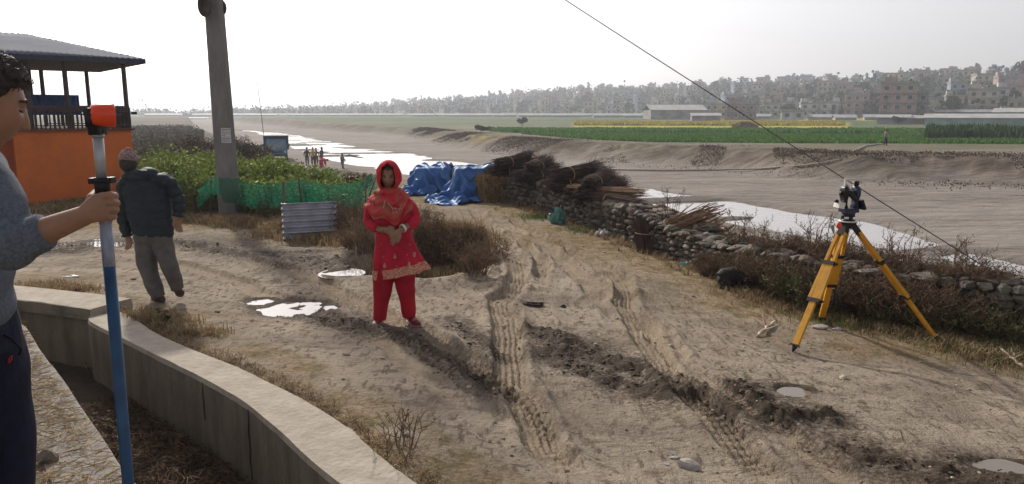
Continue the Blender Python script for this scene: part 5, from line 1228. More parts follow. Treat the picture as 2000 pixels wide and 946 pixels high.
    cloth_tube(mb, [J(738, 398, .01), J(727, 404, .01), J(722, 428, .0), J(727, 440, -.05), J(739, 446, -.11)], [.068, .066, .058, .055, .046], seed=3, wr=.006, wf=14)
    cloth_tube(mb, [J(789, 398, .01), J(800, 404, .01), J(809, 424, .0), J(805, 436, -.05), J(795, 441, -.105)], [.068, .066, .058, .055, .046], seed=4, wr=.006, wf=14)
    mb.ball(J(750, 408, -.085), (.065, .05, .06)); mb.ball(J(781, 408, -.085), (.065, .05, .06))
    tun = fuse(mb, "tunic", red, root, .006, 2, .4)
    # gold hem band and teardrop motifs
    gold = mat("beige_embroidery", (.62, .36, .24), .8, scale=60, c2=(.40, .07, .06))
    em = MB(); br_ = []
    for f_ in (.90, .925, .95, .975, 1.0, 1.0):
        idx = int(round(f_ * n)); c_ = sum(rings[idx], Vector()) / K; br_.append([c_ + (p - c_) * 1.022 + Vector((0, 0, -.006 if len(br_) == 5 else 0)) for p in rings[idx]])
    em.loft(br_, cap=False); em.build("hem_band", gold, tun)
    em = MB()
    drops = [(752, 519, 5.2, 9), (771, 501, 5.2, 9), (799, 516, 5.2, 9), (809, 497, 5.2, 9), (748, 501, 2.4, 3), (795, 498, 2.4, 3), (818, 513, 2.4, 3), (774, 520, 2.0, 3), (767, 478, 2.2, 3), (756, 428, 2.6, 4), (787, 452, 2.2, 4), (745, 478, 1.8, 2.5), (800, 478, 1.8, 2.5)]
    for (px, py, w_, h_) in drops:
        N = 12; outl = []; inn = []
        for t in np.linspace(0, 2 * math.pi, N, endpoint=False):
            tx = math.sin(t) * w_ * .5 * (1 - .35 * math.cos(t)); ty = -math.cos(t) * h_ * .6; outl.append((px + tx, py + ty)); inn.append((px + tx * .45, py + ty * .45))
        A = ray_onto(tun, outl); B = ray_onto(tun, inn)
        if A and B: em.add([tuple(v) for v in A + B], [(i, (i + 1) % N, N + (i + 1) % N, N + i) for i in range(N)])
        if A and B and h_ > 6: C = ray_onto(tun, [(px, py + 1)]); em.ball(C[0], (.006, .003, .010), k=6, n=4)
    em.build("embroidery", gold, tun)
    # trousers
    mb = MB(); cloth_tube(mb, [J(757, 500), J(750, 530), J(747, 560), J(744, 600), J(742, 624)], [(.115, .12), (.104, .11), (.092, .10), (.076, .085), (.062, .076)], seed=7, wr=.010, wf=5); cloth_tube(mb, [J(782, 500), J(788, 530), J(792, 560), J(797, 596), J(799, 619)], [(.12, .12), (.11, .11), (.095, .10), (.073, .085), (.062, .076)], seed=8, wr=.010, wf=5)
    mb.ball(J(769, 512), (.17, .13, .1)); fuse(mb, "trousers", red2, root, .007, 2, .4)
    # shoes
    shoe_m = mat("maroon_shoe", (.16, .012, .03), .6)
    for px, py, az in ((741, 632, -95), (803, 628, -62)):
        mb = MB(); b = J(px, py + 5, .03); b.z = H(b.x - o.x, b.y - o.y) + o.z; f = Vector((math.cos(R(az)), math.sin(R(az)), 0)); sidev = Vector((-f.y, f.x, 0)); rings = []
        for u, w_, h_ in ((-.05, .022, .05), (-.03, .036, .075), (.02, .040, .082), (.07, .041, .062), (.12, .047, .048), (.16, .043, .040), (.19, .022, .026)):
            rings.append([b + f * u + sidev * w_ * math.cos(t) + Vector((0, 0, h_ * .5 + .006 + h_ * .5 * math.sin(t))) for t in np.linspace(0, 2 * math.pi, 16, endpoint=False)])
        mb.loft(rings); s = mb.build("shoe", shoe_m, root); sb = MB(); sb.loft([[b + f * (u * 1.03) + sidev * w_ * 1.05 * math.cos(t) + Vector((0, 0, z)) for u, w_ in ((-.055, .0), (-.04, .034), (.05, .038), (.12, .047), (.17, .04), (.2, .0)) for t in (0,)] + [b + f * (u * 1.03) - sidev * w_ * 1.05 + Vector((0, 0, z)) for u, w_ in ((.17, .04), (.12, .047), (.05, .038), (-.04, .034))] for z in (.0, .018)]); sb.build("sole", mat("shoe_sole", (.35, .22, .2), .8), s)
    # bangles
    mb = MB(); wc = J(787, 446, -.145); dd = (RA[3] - RA[2]).normalized(); a1 = dd.orthogonal().normalized(); a2 = dd.cross(a1)
    mb.tube([wc + (a1 * math.cos(t) + a2 * math.sin(t)) * .037 for t in np.linspace(0, 2 * math.pi, 24)], [(.006, .013)] * 24, 6, cap=False, up=tuple(dd)); mb.build("bangle", mat("white_bangle", (.75, .70, .66), .4), root)
    mb = MB(); wc = J(750, 449, -.15); dd = (LA[3] - LA[2]).normalized(); a1 = dd.orthogonal().normalized(); a2 = dd.cross(a1)
    mb.tube([wc + (a1 * math.cos(t) + a2 * math.sin(t)) * .034 for t in np.linspace(0, 2 * math.pi, 24)], .0035, 6, cap=False); mb.build("bangle", mat("gold_metal", (.5, .33, .12), .35, metal=.8), root)
    # headscarf: hood and the wrap over the chest
    sc_m = mat("scarf_cloth", (.55, .022, .035), .85, scale=11, c2=(.42, .018, .03), bump=.004, bscale=35)
    hd = MB(); n, k = 34, 48; V = []; F = []
    for i in range(n + 1):
        f = i / n; ph = R(88) - f * R(88 + 62)
        for j in range(k + 1):
            t = R(38) + (R(360 - 76)) * j / k      # leaves the face open
            wdt = 1 if math.sin(ph) < .6 else 1
            up = max(0, math.sin(ph)); openk = (1 - ss(.62, .95, up)) ; tt = math.pi + (t - math.pi) * (openk + (1 - openk) * 1.27)
            rx, ry, rz = .125, .108, .143; ext = 1 + .055 * math.sin(5 * t + ph * 4) * (1 - up * .6) + .035 * math.sin(11 * t - ph * 5)
            low = max(0, -math.sin(ph)); p = Vector((rx * math.cos(ph) * math.cos(tt) * ext - .010 + .035 * low, ry * math.cos(ph) * math.sin(tt) * ext * (1 + .05 * low), rz * math.sin(ph) + .004)); V.append(tuple(hc + Mh @ p))
    F = [(i * (k + 1) + j, i * (k + 1) + j + 1, (i + 1) * (k + 1) + j + 1, (i + 1) * (k + 1) + j) for i in range(n) for j in range(k)]
    hd.add(V, F, 0, True); hh = hd.build("headscarf", sc_m, root); s = hh.modifiers.new("t", 'SOLIDIFY'); s.thickness = .008
    wr = MB(); K = 80; n = 44; rings = []; ph = np.linspace(0, 2 * math.pi, K, endpoint=False)
    for i in range(n + 1):
        f = i / n; c = J(760, 366 + 30 * f, .0 - .01 * f); rx = .060 + .155 * f ** .75; ry = .075 + .075 * f ** .7; front = np.clip(-np.sin(ph), 0, 1)
        c2 = c + Vector((.012 * f, 0, 0)); drop = -.17 * front ** 1.5 * f ** 1.6 * (1 + .25 * np.sin(ph * 5 + 1)) - .05 * f * f * (1 - front)
        fold = .020 * np.sin(20 * f + 3.2 * np.cos(ph - .5) * 1.4 + 2 * np.sin(ph * 2)) * (.4 + .6 * f) + .020 * ridged(np.cos(ph) * 1.5 + f * 2, np.sin(ph) * 1.5 + f, 3, 8) * (f > .05)
        rings.append([c2 + Vector(((rx + fold[j]) * math.cos(t), (ry + fold[j] + .045 * front[j] * ss(.2, 1, f)) * math.sin(t), drop[j])) for j, t in enumerate(ph)])
    V = np.array([[tuple(p) for p in r] for r in rings]).reshape(-1, 3); F = [(i * K + j, i * K + (j + 1) % K, (i + 1) * K + (j + 1) % K, (i + 1) * K + j) for i in range(n) for j in range(K)]
    sc_p = mat("patterned_scarf_cloth", (.50, .02, .035), .85, scale=13, c2=(.34, .10, .065), bump=.012, bscale=16, detail=2)
    wr.add(V, F, 0, True); q = wr.build("scarf_wrap", sc_p, root); s = q.modifiers.new("t", 'SOLIDIFY'); s.thickness = .007
    tl = MB()                             # hanging loops and fringe
    for (pts, r_) in (([(752, 392), (748, 410), (762, 417), (779, 414), (784, 400)], .005), ([(757, 397), (768, 408), (785, 409), (792, 398)], .004), ([(771, 405), (775, 416), (777, 427)], .0045), ([(765, 405), (769, 415), (770, 425)], .004), ([(728, 396), (727, 412), (731, 424)], .005), ([(736, 400), (733, 415), (734, 427)], .004)):
        W = [J(a, b, -.185 if 740 < a < 800 else -.10) for a, b in pts]; fine = []
        for a, b in zip(W[:-1], W[1:]): fine += [a.lerp(b, u) for u in (0, .33, .66)]
        tl.tube(fine + [W[-1]], r_, 6)
    tl.build("scarf_fringe", mat("pale_fringe", (.55, .27, .2), .85), q)
woman()

# ---- the man in the quilted jacket walking away
def walker():
    g = G(312, 590); Y = g.y; root = empty("person", (PX(305, 580, Y).x, Y, H(PX(305, 580, Y).x, Y)), "person in a dark quilted jacket, grey trousers and patterned cap, walking away seen from behind", "person"); o = -Vector(root.location)
    def J(px, py, dy=0): return PX(px, py, Y + dy) + o
    jk = mat("dark_quilted_fabric", (.030, .040, .050), .65, scale=12, c2=(.022, .03, .038), bump=.003, bscale=60, spec=.2)
    gt = mat("grey_trouser_cloth", (.135, .125, .115), .9, scale=14, c2=(.095, .09, .085), bump=.012, bscale=14)
    hc = J(251, 322, .0); Mh = facing(R(108), R(6), R(6)); mb = MB(); head(mb, hc, Mh, .98)
    mb.tube([J(270, 350, .02), J(262, 340), J(254, 330)], [.055, .05, .05], 14)
    mb.tube([J(295, 460), J(290, 400), J(282, 350)], [(.12, .09), (.14, .09), (.08, .06)], 16)
    LA = [J(243, 358, .02), J(240, 415, .0), J(250, 462, .0)]; RA = [J(328, 352), J(352, 392, .02), J(346, 428, -.02)]
    mb.tube(LA, [.045, .038, .026], 12); mb.tube(RA, [.045, .038, .026], 12)
    def hand(w, d, x, curl):
        w = Vector(w); d = Vector(d).normalized(); x = Vector(x).normalized(); nrm = d.cross(x).normalized()
        mb.tube([w - d * .02, w + d * .03, w + d * .085], [(.025, .02), (.038, .016), (.040, .014)], 12, up=tuple(nrm))
        for f in range(4):
            u = (f - 1.5) / 1.5; b = w + d * .078 + x * u * .030; ln = (.07, .078, .073, .06)[f]
            mb.tube([b, b + d * ln * .5 + nrm * curl * .012, b + d * ln * .85 + nrm * curl * .034], [.0095, .009, .0072], 8)
        b = w + d * .025 + x * .034; mb.tube([b, b + d * .035 + x * .016 + nrm * curl * .012, b + d * .06 + x * .012 + nrm * curl * .02], [.012, .011, .009], 8)
    hand(J(250, 461), (.04, .02, -1), (.9, -.3, 0), 1); hand(J(346, 427, -.02), (.03, .0, -1), (-.7, -.7, 0), -1)
    mb.tube([J(290, 470), J(292, 530), J(308, 580, -.02)], [.08, .06, .04], 12); mb.tube([J(315, 470), J(333, 520, -.03), J(347, 565, .06)], [.08, .055, .04], 12)
    mb.tube([J(312, 580, .03), J(300, 588, .10)], [.036, .03], 10); mb.tube([J(347, 565, .05), J(352, 574, .12)], [.036, .032], 10)
    fuse(mb, "body", skin_m, root, .0045, 2, .4)
    # hair at the nape
    h = MB(); h.ball(hc + Mh @ Vector((-.022, 0, .01)), (.084, .079, .095), k=24, n=16); h.build("hair", mat("grey_hair", (.06, .055, .05), .9, scale=60, bump=.004), root)
    # cap: slanted cylinder with a crease, geometric weave
    cp = MB(); rings = []
    for z, rx, ry in ((.028, .104, .090), (.06, .107, .092), (.10, .102, .086), (.128, .092, .070), (.137, .07, .045), (.136, .01, .008)):
        rings.append([hc + Mh @ Vector((rx * math.cos(t) - .006 - .01 * z * 5, ry * math.sin(t), z + .018 * math.cos(2 * t) * (z > .11) - .016 * math.cos(t))) for t in np.linspace(0, 2 * math.pi, 36, endpoint=False)])
    cp.loft(rings); cm = mat("patterned_cap_weave", (.40, .30, .28), .9, scale=70, c2=(.14, .09, .09), detail=1); cp.build("cap", cm, root)
    # jacket
    mb = MB(); K = 64; n = 110; ph = np.linspace(0, 2 * math.pi, K, endpoint=False); rings = []
    prof = [(338, 268, .08, .07), (346, 276, .19, .11), (356, 282, .225, .135), (380, 286, .232, .150), (410, 290, .232, .152), (440, 296, .222, .148), (456, 298, .210, .140), (460, 298, .20, .13)]
    pys = [p[0] for p in prof]
    for i in range(n + 1):
        py = 338 + (460 - 338) * i / n; cx = np.interp(py, pys, [p[1] for p in prof]); rx = np.interp(py, pys, [p[2] for p in prof]); ry = np.interp(py, pys, [p[3] for p in prof])
        ql = np.cos(math.pi * ((py - 345) + 3.5 * np.sin(ph * 2 + .6) + 2.2 * np.sin(ph * 5 + py * .1)) / 15.5); d = -.012 * np.abs(ql) ** 7 * (.6 + .5 * np.sin(ph * 9 + py)) + .012 * fbm(np.cos(ph) * 3, np.sin(ph) * 3 + py * .09, 3, 41)
        rings.append([J(cx, py) + Vector(((rx + d[j]) * math.cos(t), (ry + d[j]) * math.sin(t), .018 * math.cos(t) * -1)) for j, t in enumerate(ph)])
    mb.loft(rings)
    cloth_tube(mb, [J(258, 350, .0), J(243, 364, .0), J(241, 400, .0), J(242, 430, .0), J(249, 462, .0)], [.078, .078, .072, .066, .055], quilt=.085, seed=11, wr=.005, qd=.013, sub=26)
    cloth_tube(mb, [J(312, 348, .0), J(330, 358, .0), J(347, 386, .02), J(350, 404, .01), J(347, 424, -.01)], [.078, .078, .069, .066, .055], quilt=.085, seed=12, wr=.005, qd=.013, sub=26)
    for (px, py, r3) in ((273, 346, (.13, .11, .06)), (290, 341, (.105, .10, .075)), (258, 345, (.10, .10, .06)), (314, 350, (.10, .09, .06)), (324, 356, (.085, .08, .06)), (248, 356, (.08, .08, .06))): mb.ball(J(px, py, -.035), r3, k=24, n=16)
    mb.tube([J(246, 346, .03), J(262, 338, -.09), J(285, 340, -.12), J(300, 336, .0)], [.03, .038, .04, .03], 12)
    fuse(mb, "jacket", jk, root, .0062, 1, .35)
    # trousers
    mb = MB(); cloth_tube(mb, [J(283, 448), J(285, 480), J(287, 515), J(297, 550), J(310, 581)], [(.125, .12), (.112, .12), (.098, .11), (.085, .095), (.066, .075)], seed=21, wr=.012, wf=6)
    cloth_tube(mb, [J(312, 448), J(318, 480), J(329, 512, -.04), J(339, 540, .0), J(347, 563, .05)], [(.12, .12), (.106, .12), (.092, .10), (.080, .09), (.068, .075)], seed=22, wr=.012, wf=6); mb.ball(J(298, 462), (.20, .14, .11))
    fuse(mb, "trousers", gt, root, .007, 2, .4)
    sm = mat("brown_shoe", (.10, .06, .045), .8, scale=20)
    mb = MB(); b = J(315, 590, .0); b.z = 0 + H(b.x - o.x, b.y - o.y) + o.z; f = Vector((-.75, .66, 0)); sv = Vector((-f.y, f.x, 0))
    mb.loft([[b + f * u + sv * w_ * math.cos(t) + Vector((0, 0, h_ * .5 + h_ * .5 * math.sin(t))) for t in np.linspace(0, 2 * math.pi, 16, endpoint=False)] for u, w_, h_ in ((-.05, .026, .05), (-.02, .038, .075), (.05, .042, .07), (.11, .048, .05), (.16, .043, .042), (.20, .02, .025))]); mb.build("shoe", sm, root)
    mb = MB(); b = J(347, 566, .05); f = Vector((.28, .35, -.9)).normalized(); up = Vector((.3, -.9, -.3)); sv = f.cross(up).normalized(); up = sv.cross(f).normalized()
    mb.loft([[b + f * (u * .62 - .02) + sv * w_ * math.cos(t) + up * (h_ * math.sin(t)) for t in np.linspace(0, 2 * math.pi, 16, endpoint=False)] for u, w_, h_ in ((-.04, .03, .036), (.0, .042, .04), (.05, .042, .035), (.11, .048, .03), (.15, .04, .022), (.18, .018, .012))]); mb.build("shoe", sm, root)
walker()

# ---- the young man with the prism rod at the left edge
ROD_Y = 1.90
def rodman():
    bx = -1.50; by = 1.99; root = empty("person", (bx, by, H(bx, by)), "person in a grey-blue sweater and navy trousers at the left edge, gripping the blue rod", "person"); o = -Vector(root.location); gz = root.location.z
    def J(px, py, Y): return PX(px, py, Y) + o
    nose = PX(56, 250, 2.0); Mh = facing(R(44), R(17)); hc = nose + o - Mh @ Vector((.112, 0, -.032))
    mb = MB(); head(mb, hc, Mh, 1.0)
    neck = Vector((hc.x - .085, by + o.y, 1.80 + o.z)); mb.tube([neck - Vector((.01, 0, .1)), neck, hc + Mh @ Vector((-.035, 0, -.05))], [.07, .06, .056], 18)
    mb.tube([Vector((bx - .08, by, 1.42)) + o, Vector((bx - .08, by, 1.72)) + o, neck - Vector((0, 0, .03))], [(.10, .07), (.13, .08), (.06, .06)], 18)
    sh = PX(-45, 345, 1.93) + o; el = PX(20, 478, 1.84) + o; wr = PX(166, 421, ROD_Y - .035) + o
    mb.tube([sh, sh.lerp(el, .5), el], [.05, .046, .042], 14); mb.tube([el, el.lerp(wr, .25) + Vector((0, 0, -.004)), el.lerp(wr, .6), wr], [.041, .040, .032, .0255], 16)
    # fist round the rod
    k0 = J(183, 407, ROD_Y - .040); k1 = J(207, 404, ROD_Y - .040)
    mb.tube([wr, J(178, 414, ROD_Y - .037), J(192, 407, ROD_Y - .036), J(209, 403, ROD_Y - .033)], [(.024, .024), (.030, .020), (.037, .018), (.038, .014)], 16, up=(0, 1, 0))
    for f in range(4):
        py = 381.5 + f * 13.6; dx = (0, 2.5, 1.5, -3.5)[f]; r_ = (.0100, .0104, .0100, .0092)[f]
        P = [J(201, py + 2, ROD_Y - .034), J(216 + dx, py, ROD_Y - .030), J(224.5 + dx, py + 1.5, ROD_Y - .010), J(222 + dx, py + 3, ROD_Y + .014), J(208, py + 4, ROD_Y + .027), J(197, py + 4, ROD_Y + .022)]
        mb.tube(P, [r_, r_ * 1.06, r_, r_ * .96, r_ * .9, r_ * .8], 10)
    mb.tube([J(177, 404, ROD_Y - .02), J(180, 388, ROD_Y - .005), J(188, 378, ROD_Y + .018), J(203, 377, ROD_Y + .030), J(215, 380, ROD_Y + .028)], [.016, .0145, .0125, .0115, .009], 10)
    # other arm hangs hidden behind the trunk; legs
    mb.tube([Vector((bx - .07, by + .15, 1.74)) + o, Vector((bx - .14, by + .20, 1.46)) + o, Vector((bx - .16, by + .18, 1.20)) + o], [.05, .04, .027], 12)
    hw = Vector((bx - .16, by + .18, 1.19)) + o; mb.tube([hw, hw + Vector((.02, 0, -.08))], [(.03, .02), (.036, .016)], 10)
    for f in range(4): mb.tube([hw + Vector((.02 + (f - 1.5) * .019, 0, -.075)), hw + Vector((.03 + (f - 1.5) * .02, -.015, -.14))], [.0095, .008], 8)
    mb.tube([hw + Vector((.04, 0, -.02)), hw + Vector((.065, -.01, -.07))], [.012, .009], 8)
    for sy in (-.09, .09): mb.tube([Vector((bx - .06, by + sy, 1.4)) + o, Vector((bx - .05, by + sy, .9)) + o, Vector((bx - .06, by + sy, gz + .08)) + o], [.085, .06, .04], 12)
    fuse(mb, "body", skin_tan, root, .0030, 1, .4)
    # eyelid line, brow
    for sg in (1, -1):
        e = MB(); e.tube([hc + Mh @ Vector((.072, .043 * sg, .004)), hc + Mh @ Vector((.084, .033 * sg, .003)), hc + Mh @ Vector((.085, .022 * sg, .006))], [.0015, .003, .002], 6); e.build("eyelash", hair_m, root)
        e = MB(); e.tube([hc + Mh @ Vector((.070, .052 * sg, .026)), hc + Mh @ Vector((.086, .036 * sg, .033)), hc + Mh @ Vector((.094, .014 * sg, .028))], [.0025, .0045, .003], 6); e.build("eyebrow", hair_m, root)
    # curly hair
    n, k = 60, 84; rings = []; rg = np.random.default_rng(77)
    hb = MB()
    for i in range(n + 1):
        ph = math.pi * (.01 + .98 * i / n) - math.pi / 2; ring = []
        T = 2 * math.pi * np.arange(k) / k; X = np.cos(ph) * np.cos(T); Yv = np.cos(ph) * np.sin(T); Zv = math.sin(ph)
        nz = fbm(X * 5 + 3, Yv * 5 + Zv * 5, 3, 55); n2 = fbm(X * 14 + 3, Yv * 14 + Zv * 14, 2, 56)
        fr = ss(.20, .45, Zv - .30 * X + .05 * nz)      # hairline
        sidec = ss(-.35, -.1, Zv - .55 * np.clip(X + .1, 0, 1) * 1.6)
        cov = np.where(X > .45, fr, np.where(X > .0, np.minimum(sidec, ss(-.1, .18, Zv - .8 * X + .1)), ss(-.6, -.4, Zv)))
        r_ = (.86 + cov * (.25 + .09 * nz + .08 * n2 + .04 * np.clip(Zv, 0, 1) + .12 * np.clip(X, 0, 1) * (Zv > .3)))
        rings.append([hc + Mh @ Vector((.096 * X[j] * r_[j] - .004, .078 * Yv[j] * r_[j], .113 * Zv * r_[j] + .004)) for j in range(k)])
    hb.loft(rings); hair = hb.build("hair", hair_m, root)
    cu = MB(); C = []
    for _ in range(900):
        u = rg.normal(0, 1, 3); u /= np.linalg.norm(u); 
        if u[2] < .18 + .35 * max(0, u[0]): continue
        c = hc + Mh @ Vector((.096 * u[0] * 1.17, .078 * u[1] * 1.16, .113 * u[2] * 1.17 + .004)); a = rg.normal(0, 1, 3); a = Vector(a).normalized(); b = a.orthogonal().normalized(); ph0 = rg.uniform(0, 6); r_ = rg.uniform(.006, .011)
        C.append([c + (a * math.cos(ph0 + t) + b * math.sin(ph0 + t)) * r_ + Vector((0, 0, .002 * t)) for t in (0, 1.1, 2.2, 3.3)])
    C = np.array([[tuple(p) for p in c] for c in C])
    for s_ in range(3): sticks(cu, C[:, s_], C[:, s_ + 1], .0013, .0011)
    cu.build("curls", hair_m, hair)
    # sweater
    sw = mat("grey_blue_knit", (.135, .155, .19), .95, scale=120, c2=(.085, .10, .125), bump=.0012, bscale=420, detail=3)
    mb = MB(); K = 72; n = 90; ph = np.linspace(0, 2 * math.pi, K, endpoint=False); rings = []
    fx = lambda px, py: PX(px, py, 2.15).x           # front edge of the trunk
    zs = [PX(0, p, 2.0).z for p in (318, 335, 365, 400, 450, 500, 560, 620, 645)]; fr = [fx(-18, 318), fx(0, 335), fx(22, 365), fx(40, 400), fx(55, 450), fx(66, 500), fx(66, 560), fx(66, 615), fx(62, 640)]
    dep = [.10, .16, .21, .235, .245, .25, .25, .25, .24]; wy = [.07, .17, .215, .225, .21, .20, .195, .195, .19]
    for i in range(n + 1):
        z = zs[0] + (zs[-1] - zs[0]) * i / n; X1 = np.interp(-z, [-q for q in zs], fr); D_ = np.interp(-z, [-q for q in zs], dep); Wd = np.interp(-z, [-q for q in zs], wy)
        w_ = .006 * fbm(np.cos(ph) * 1.6, np.sin(ph) * 1.6 + z * 9, 3, 61) + .004 * np.sin(z * 60 + 3 * np.cos(ph)) * (z < zs[5])
        rings.append([Vector((X1 - D_ / 2, by, z)) + o + Vector(((D_ / 2 + w_[j]) * math.cos(t), (Wd + w_[j]) * math.sin(t), 0)) for j, t in enumerate(ph)])
    mb.loft(rings)
    cu_ = el.lerp(wr, .42)
    cloth_tube(mb, [sh + Vector((-.05, .04, .02)), sh + Vector((.0, -.01, -.02)), sh.lerp(el, .5) + Vector((.005, 0, 0)), el + Vector((-.004, 0, .0)), el.lerp(wr, .18) , cu_], [.085, .086, .074, .062, .054, .047], seed=31, wr=.009, wf=10, sub=18)
    mb.ball(el + Vector((-.012, 0, -.006)), (.058, .055, .058), k=20, n=14)
    cloth_tube(mb, [Vector((bx - .08, by + .12, 1.75)) + o, Vector((bx - .14, by + .19, 1.5)) + o, Vector((bx - .16, by + .18, 1.24)) + o], [.075, .065, .045], seed=32, wr=.006)
    swo = fuse(mb, "sweater", sw, root, .0055, 2, .4)
    cf = MB(); d = (wr - el).normalized(); cf.tube([cu_ - d * .02, cu_ + d * .004, cu_ + d * .012], [.047, .0475, .044], 24); cf.build("cuff", sw, swo)
    cl = MB(); cl.tube([neck + Vector((.02 + .075 * math.cos(t), .075 * math.sin(t), .015 - .03 * math.cos(t))) for t in np.linspace(0, 2 * math.pi, 30)], [(.014, .028)] * 30, 8, cap=False, up=(0, 0, 1)); cl.build("collar", mat("pale_collar", (.42, .46, .52), .8), root)
    # trousers
    nv = mat("navy_cloth", (.010, .012, .035), .85, scale=30, c2=(.007, .008, .022), bump=.002, bscale=80)
    mb = MB(); z1 = PX(0, 612, 2.0).z; cx_ = fr[7] - .125
    for sy, sd in ((-.09, 41), (.095, 42)):
        P = [Vector((cx_, by + sy * .7, z1)), Vector((cx_ + .004, by + sy, z1 - .18)), Vector((cx_ + .015, by + sy, z1 - .42)), Vector((cx_ - .005, by + sy, z1 - .75)), Vector((cx_ - .01, by + sy, gz + .05))]
        cloth_tube(mb, [p + o for p in P], [(.112, .120), (.106, .128), (.09, .112), (.078, .09), (.068, .075)], seed=sd, wr=.010, wf=5)
    mb.tube([Vector((cx_, by, z1 + .035)) + o, Vector((cx_, by, z1 - .12)) + o], [(.182, .119), (.185, .124)], 30, up=(1, 0, 0)); tr = fuse(mb, "trousers", nv, root, .006, 2, .4)
    zz = MB(); q = ray_onto(tr, [(14, 708), (17, 699), (22, 695), (21, 702), (16, 709)], .003)
    if q: zz.tube(q, .0016, 5); zz.build("red_cord_loop", mat("red_cord", (.7, .03, .03), .6), tr)
    pk = MB(); q = ray_onto(tr, [(6, 655), (22, 662), (40, 682), (36, 694)], .002)
    if q: pk.tube(q, .003, 5); pk.build("pocket_edge", mat("black_piping", (.004, .004, .008), .8), tr)
    for sy in (-.09, .095):
        mb = MB(); b = Vector((cx_ - .03, by + sy, gz)) + o
        mb.loft([[b + Vector((u, w_ * math.cos(t), h_ * .5 + h_ * .5 * math.sin(t))) for t in np.linspace(0, 2 * math.pi, 16, endpoint=False)] for u, w_, h_ in ((-.07, .03, .05), (-.03, .04, .08), (.05, .042, .08), (.12, .048, .055), (.18, .044, .045), (.22, .02, .03))]); mb.build("shoe", sm2, root)
sm2 = mat("dark_shoe", (.03, .03, .035), .7)
rodman()
def rod():
    top = PX(187, 236, ROD_Y); bot = Vector((PX(240, 800, ROD_Y).x, ROD_Y, 0)); x0 = PX(203, 400, ROD_Y).x; gz = H(x0, ROD_Y)
    xt = PX(189, 240, ROD_Y).x; xm = PX(203, 400, ROD_Y).x; zt_ = PX(189, 240, ROD_Y).z; zm = PX(203, 400, ROD_Y).z
    sl = (xt - xm) / (zt_ - zm); Xz = lambda z: xm + sl * (z - zm)
    root = empty("survey_rod", (Xz(gz), ROD_Y, gz), "worn blue and white survey prism rod with an orange-backed prism held upright", "survey rod"); o = -Vector(root.location)
    def S(py, dx=0, dy=0): z = PX(200, py, ROD_Y).z; return Vector((Xz(z) + dx, ROD_Y + dy, z)) + o
    blue = mat("worn_blue_paint", (.008, .042, .105), .5, scale=14, c2=(.014, .075, .17), spec=.5, bump=.0006, bscale=200)
    worn = mat("chipped_blue_white", (.45, .46, .50), .5, scale=16, c2=(.04, .10, .26), stretch=(1, 1, .25), detail=7)
    alu = mat("grey_aluminium", (.42, .43, .45), .4, scale=20, metal=.5, c2=(.34, .35, .37))
    mb = MB(); a = Vector((0, 0, .05)); b = S(520); mb.cyl(a, b, .0150, k=24); mb.build("lower_tube", blue, root)
    mb = MB(); mb.cyl(b, S(436), .0152, k=24); mb.build("middle_tube", worn, root)
    mb = MB(); mb.cyl(S(436), S(356), .0152, k=24); mb.build("grip_tube", worn, root)
    mb = MB(); mb.cyl(S(360), S(262), .0125, k=24); mb.cyl(S(268), S(262), .0155, k=24); mb.build("upper_tube", alu, root)
    mb = MB(); mb.cyl(S(378), S(347), .0185, k=20); mb.cyl(S(356), S(350), .021, k=20); mb.box(S(351, -.0) + Vector((0, -.0, 0)), (.052, .03, .009)); mb.box(S(354, -.024), (.010, .024, .013)); mb.box(S(352, .024), (.012, .024, .015)); mb.build("clamp_collar", black_metal, root)
    mb = MB(); mb.cyl(Vector((0, 0, .05)), Vector((0, 0, -.02)), .012, .002, k=16); mb.build("steel_tip", alu, root)
    # bracket and prism housing
    mb = MB(); c = S(232)
    rings = []
    mb.box(S(252), (.030, .034, .030)); mb.tube([S(262, -.001), S(240, -.006), S(222, -.006), S(213, -.004)], [(.018, .020), (.019, .022), (.018, .022), (.014, .018)], 16, up=(0, 1, 0)); mb.cyl(S(222, -.004, -.028), S(222, -.004, .028), .013, k=16); 
    br = mb.build("bracket", black_metal, root); mb = MB(); mb.tube([S(248, -.006, -.026), S(222, -.006, -.028)], [(.009, .003), (.009, .003)], 10, up=(0, 1, 0)); mb.build("arm_plate", black_metal, br)
    og = mat("orange_plastic", (.80, .065, .015), .38, spec=.5, var=.06); mb = MB()
    c = S(225, .018); rings = []
    for u, r_ in ((-.030, .014), (-.026, .024), (-.012, .0285), (.012, .0300), (.022, .0300), (.0255, .0285), (.026, .022)):
        rings.append([c + Matrix.Rotation(R(33), 3, "Z") @ Vector((u, r_ * math.cos(t), r_ * math.sin(t))) for t in np.linspace(0, 2 * math.pi, 28, endpoint=False)])
    mb.loft(rings); pr = mb.build("prism_housing", og, root); mb = MB(); dv = Matrix.Rotation(R(33), 3, "Z") @ Vector((1, 0, 0)); mb.cyl(c + dv * .0262, c + dv * .0275, .021, k=24); mb.build("prism_glass", mat("prism_glass", (.1, .1, .12), .1, spec=.8), pr)
    mb = MB(); mb.ball(c + Vector((-.012, -.029, 0)), (.004, .003, .004)); mb.build("pivot_screw", black_metal, pr)
rod()

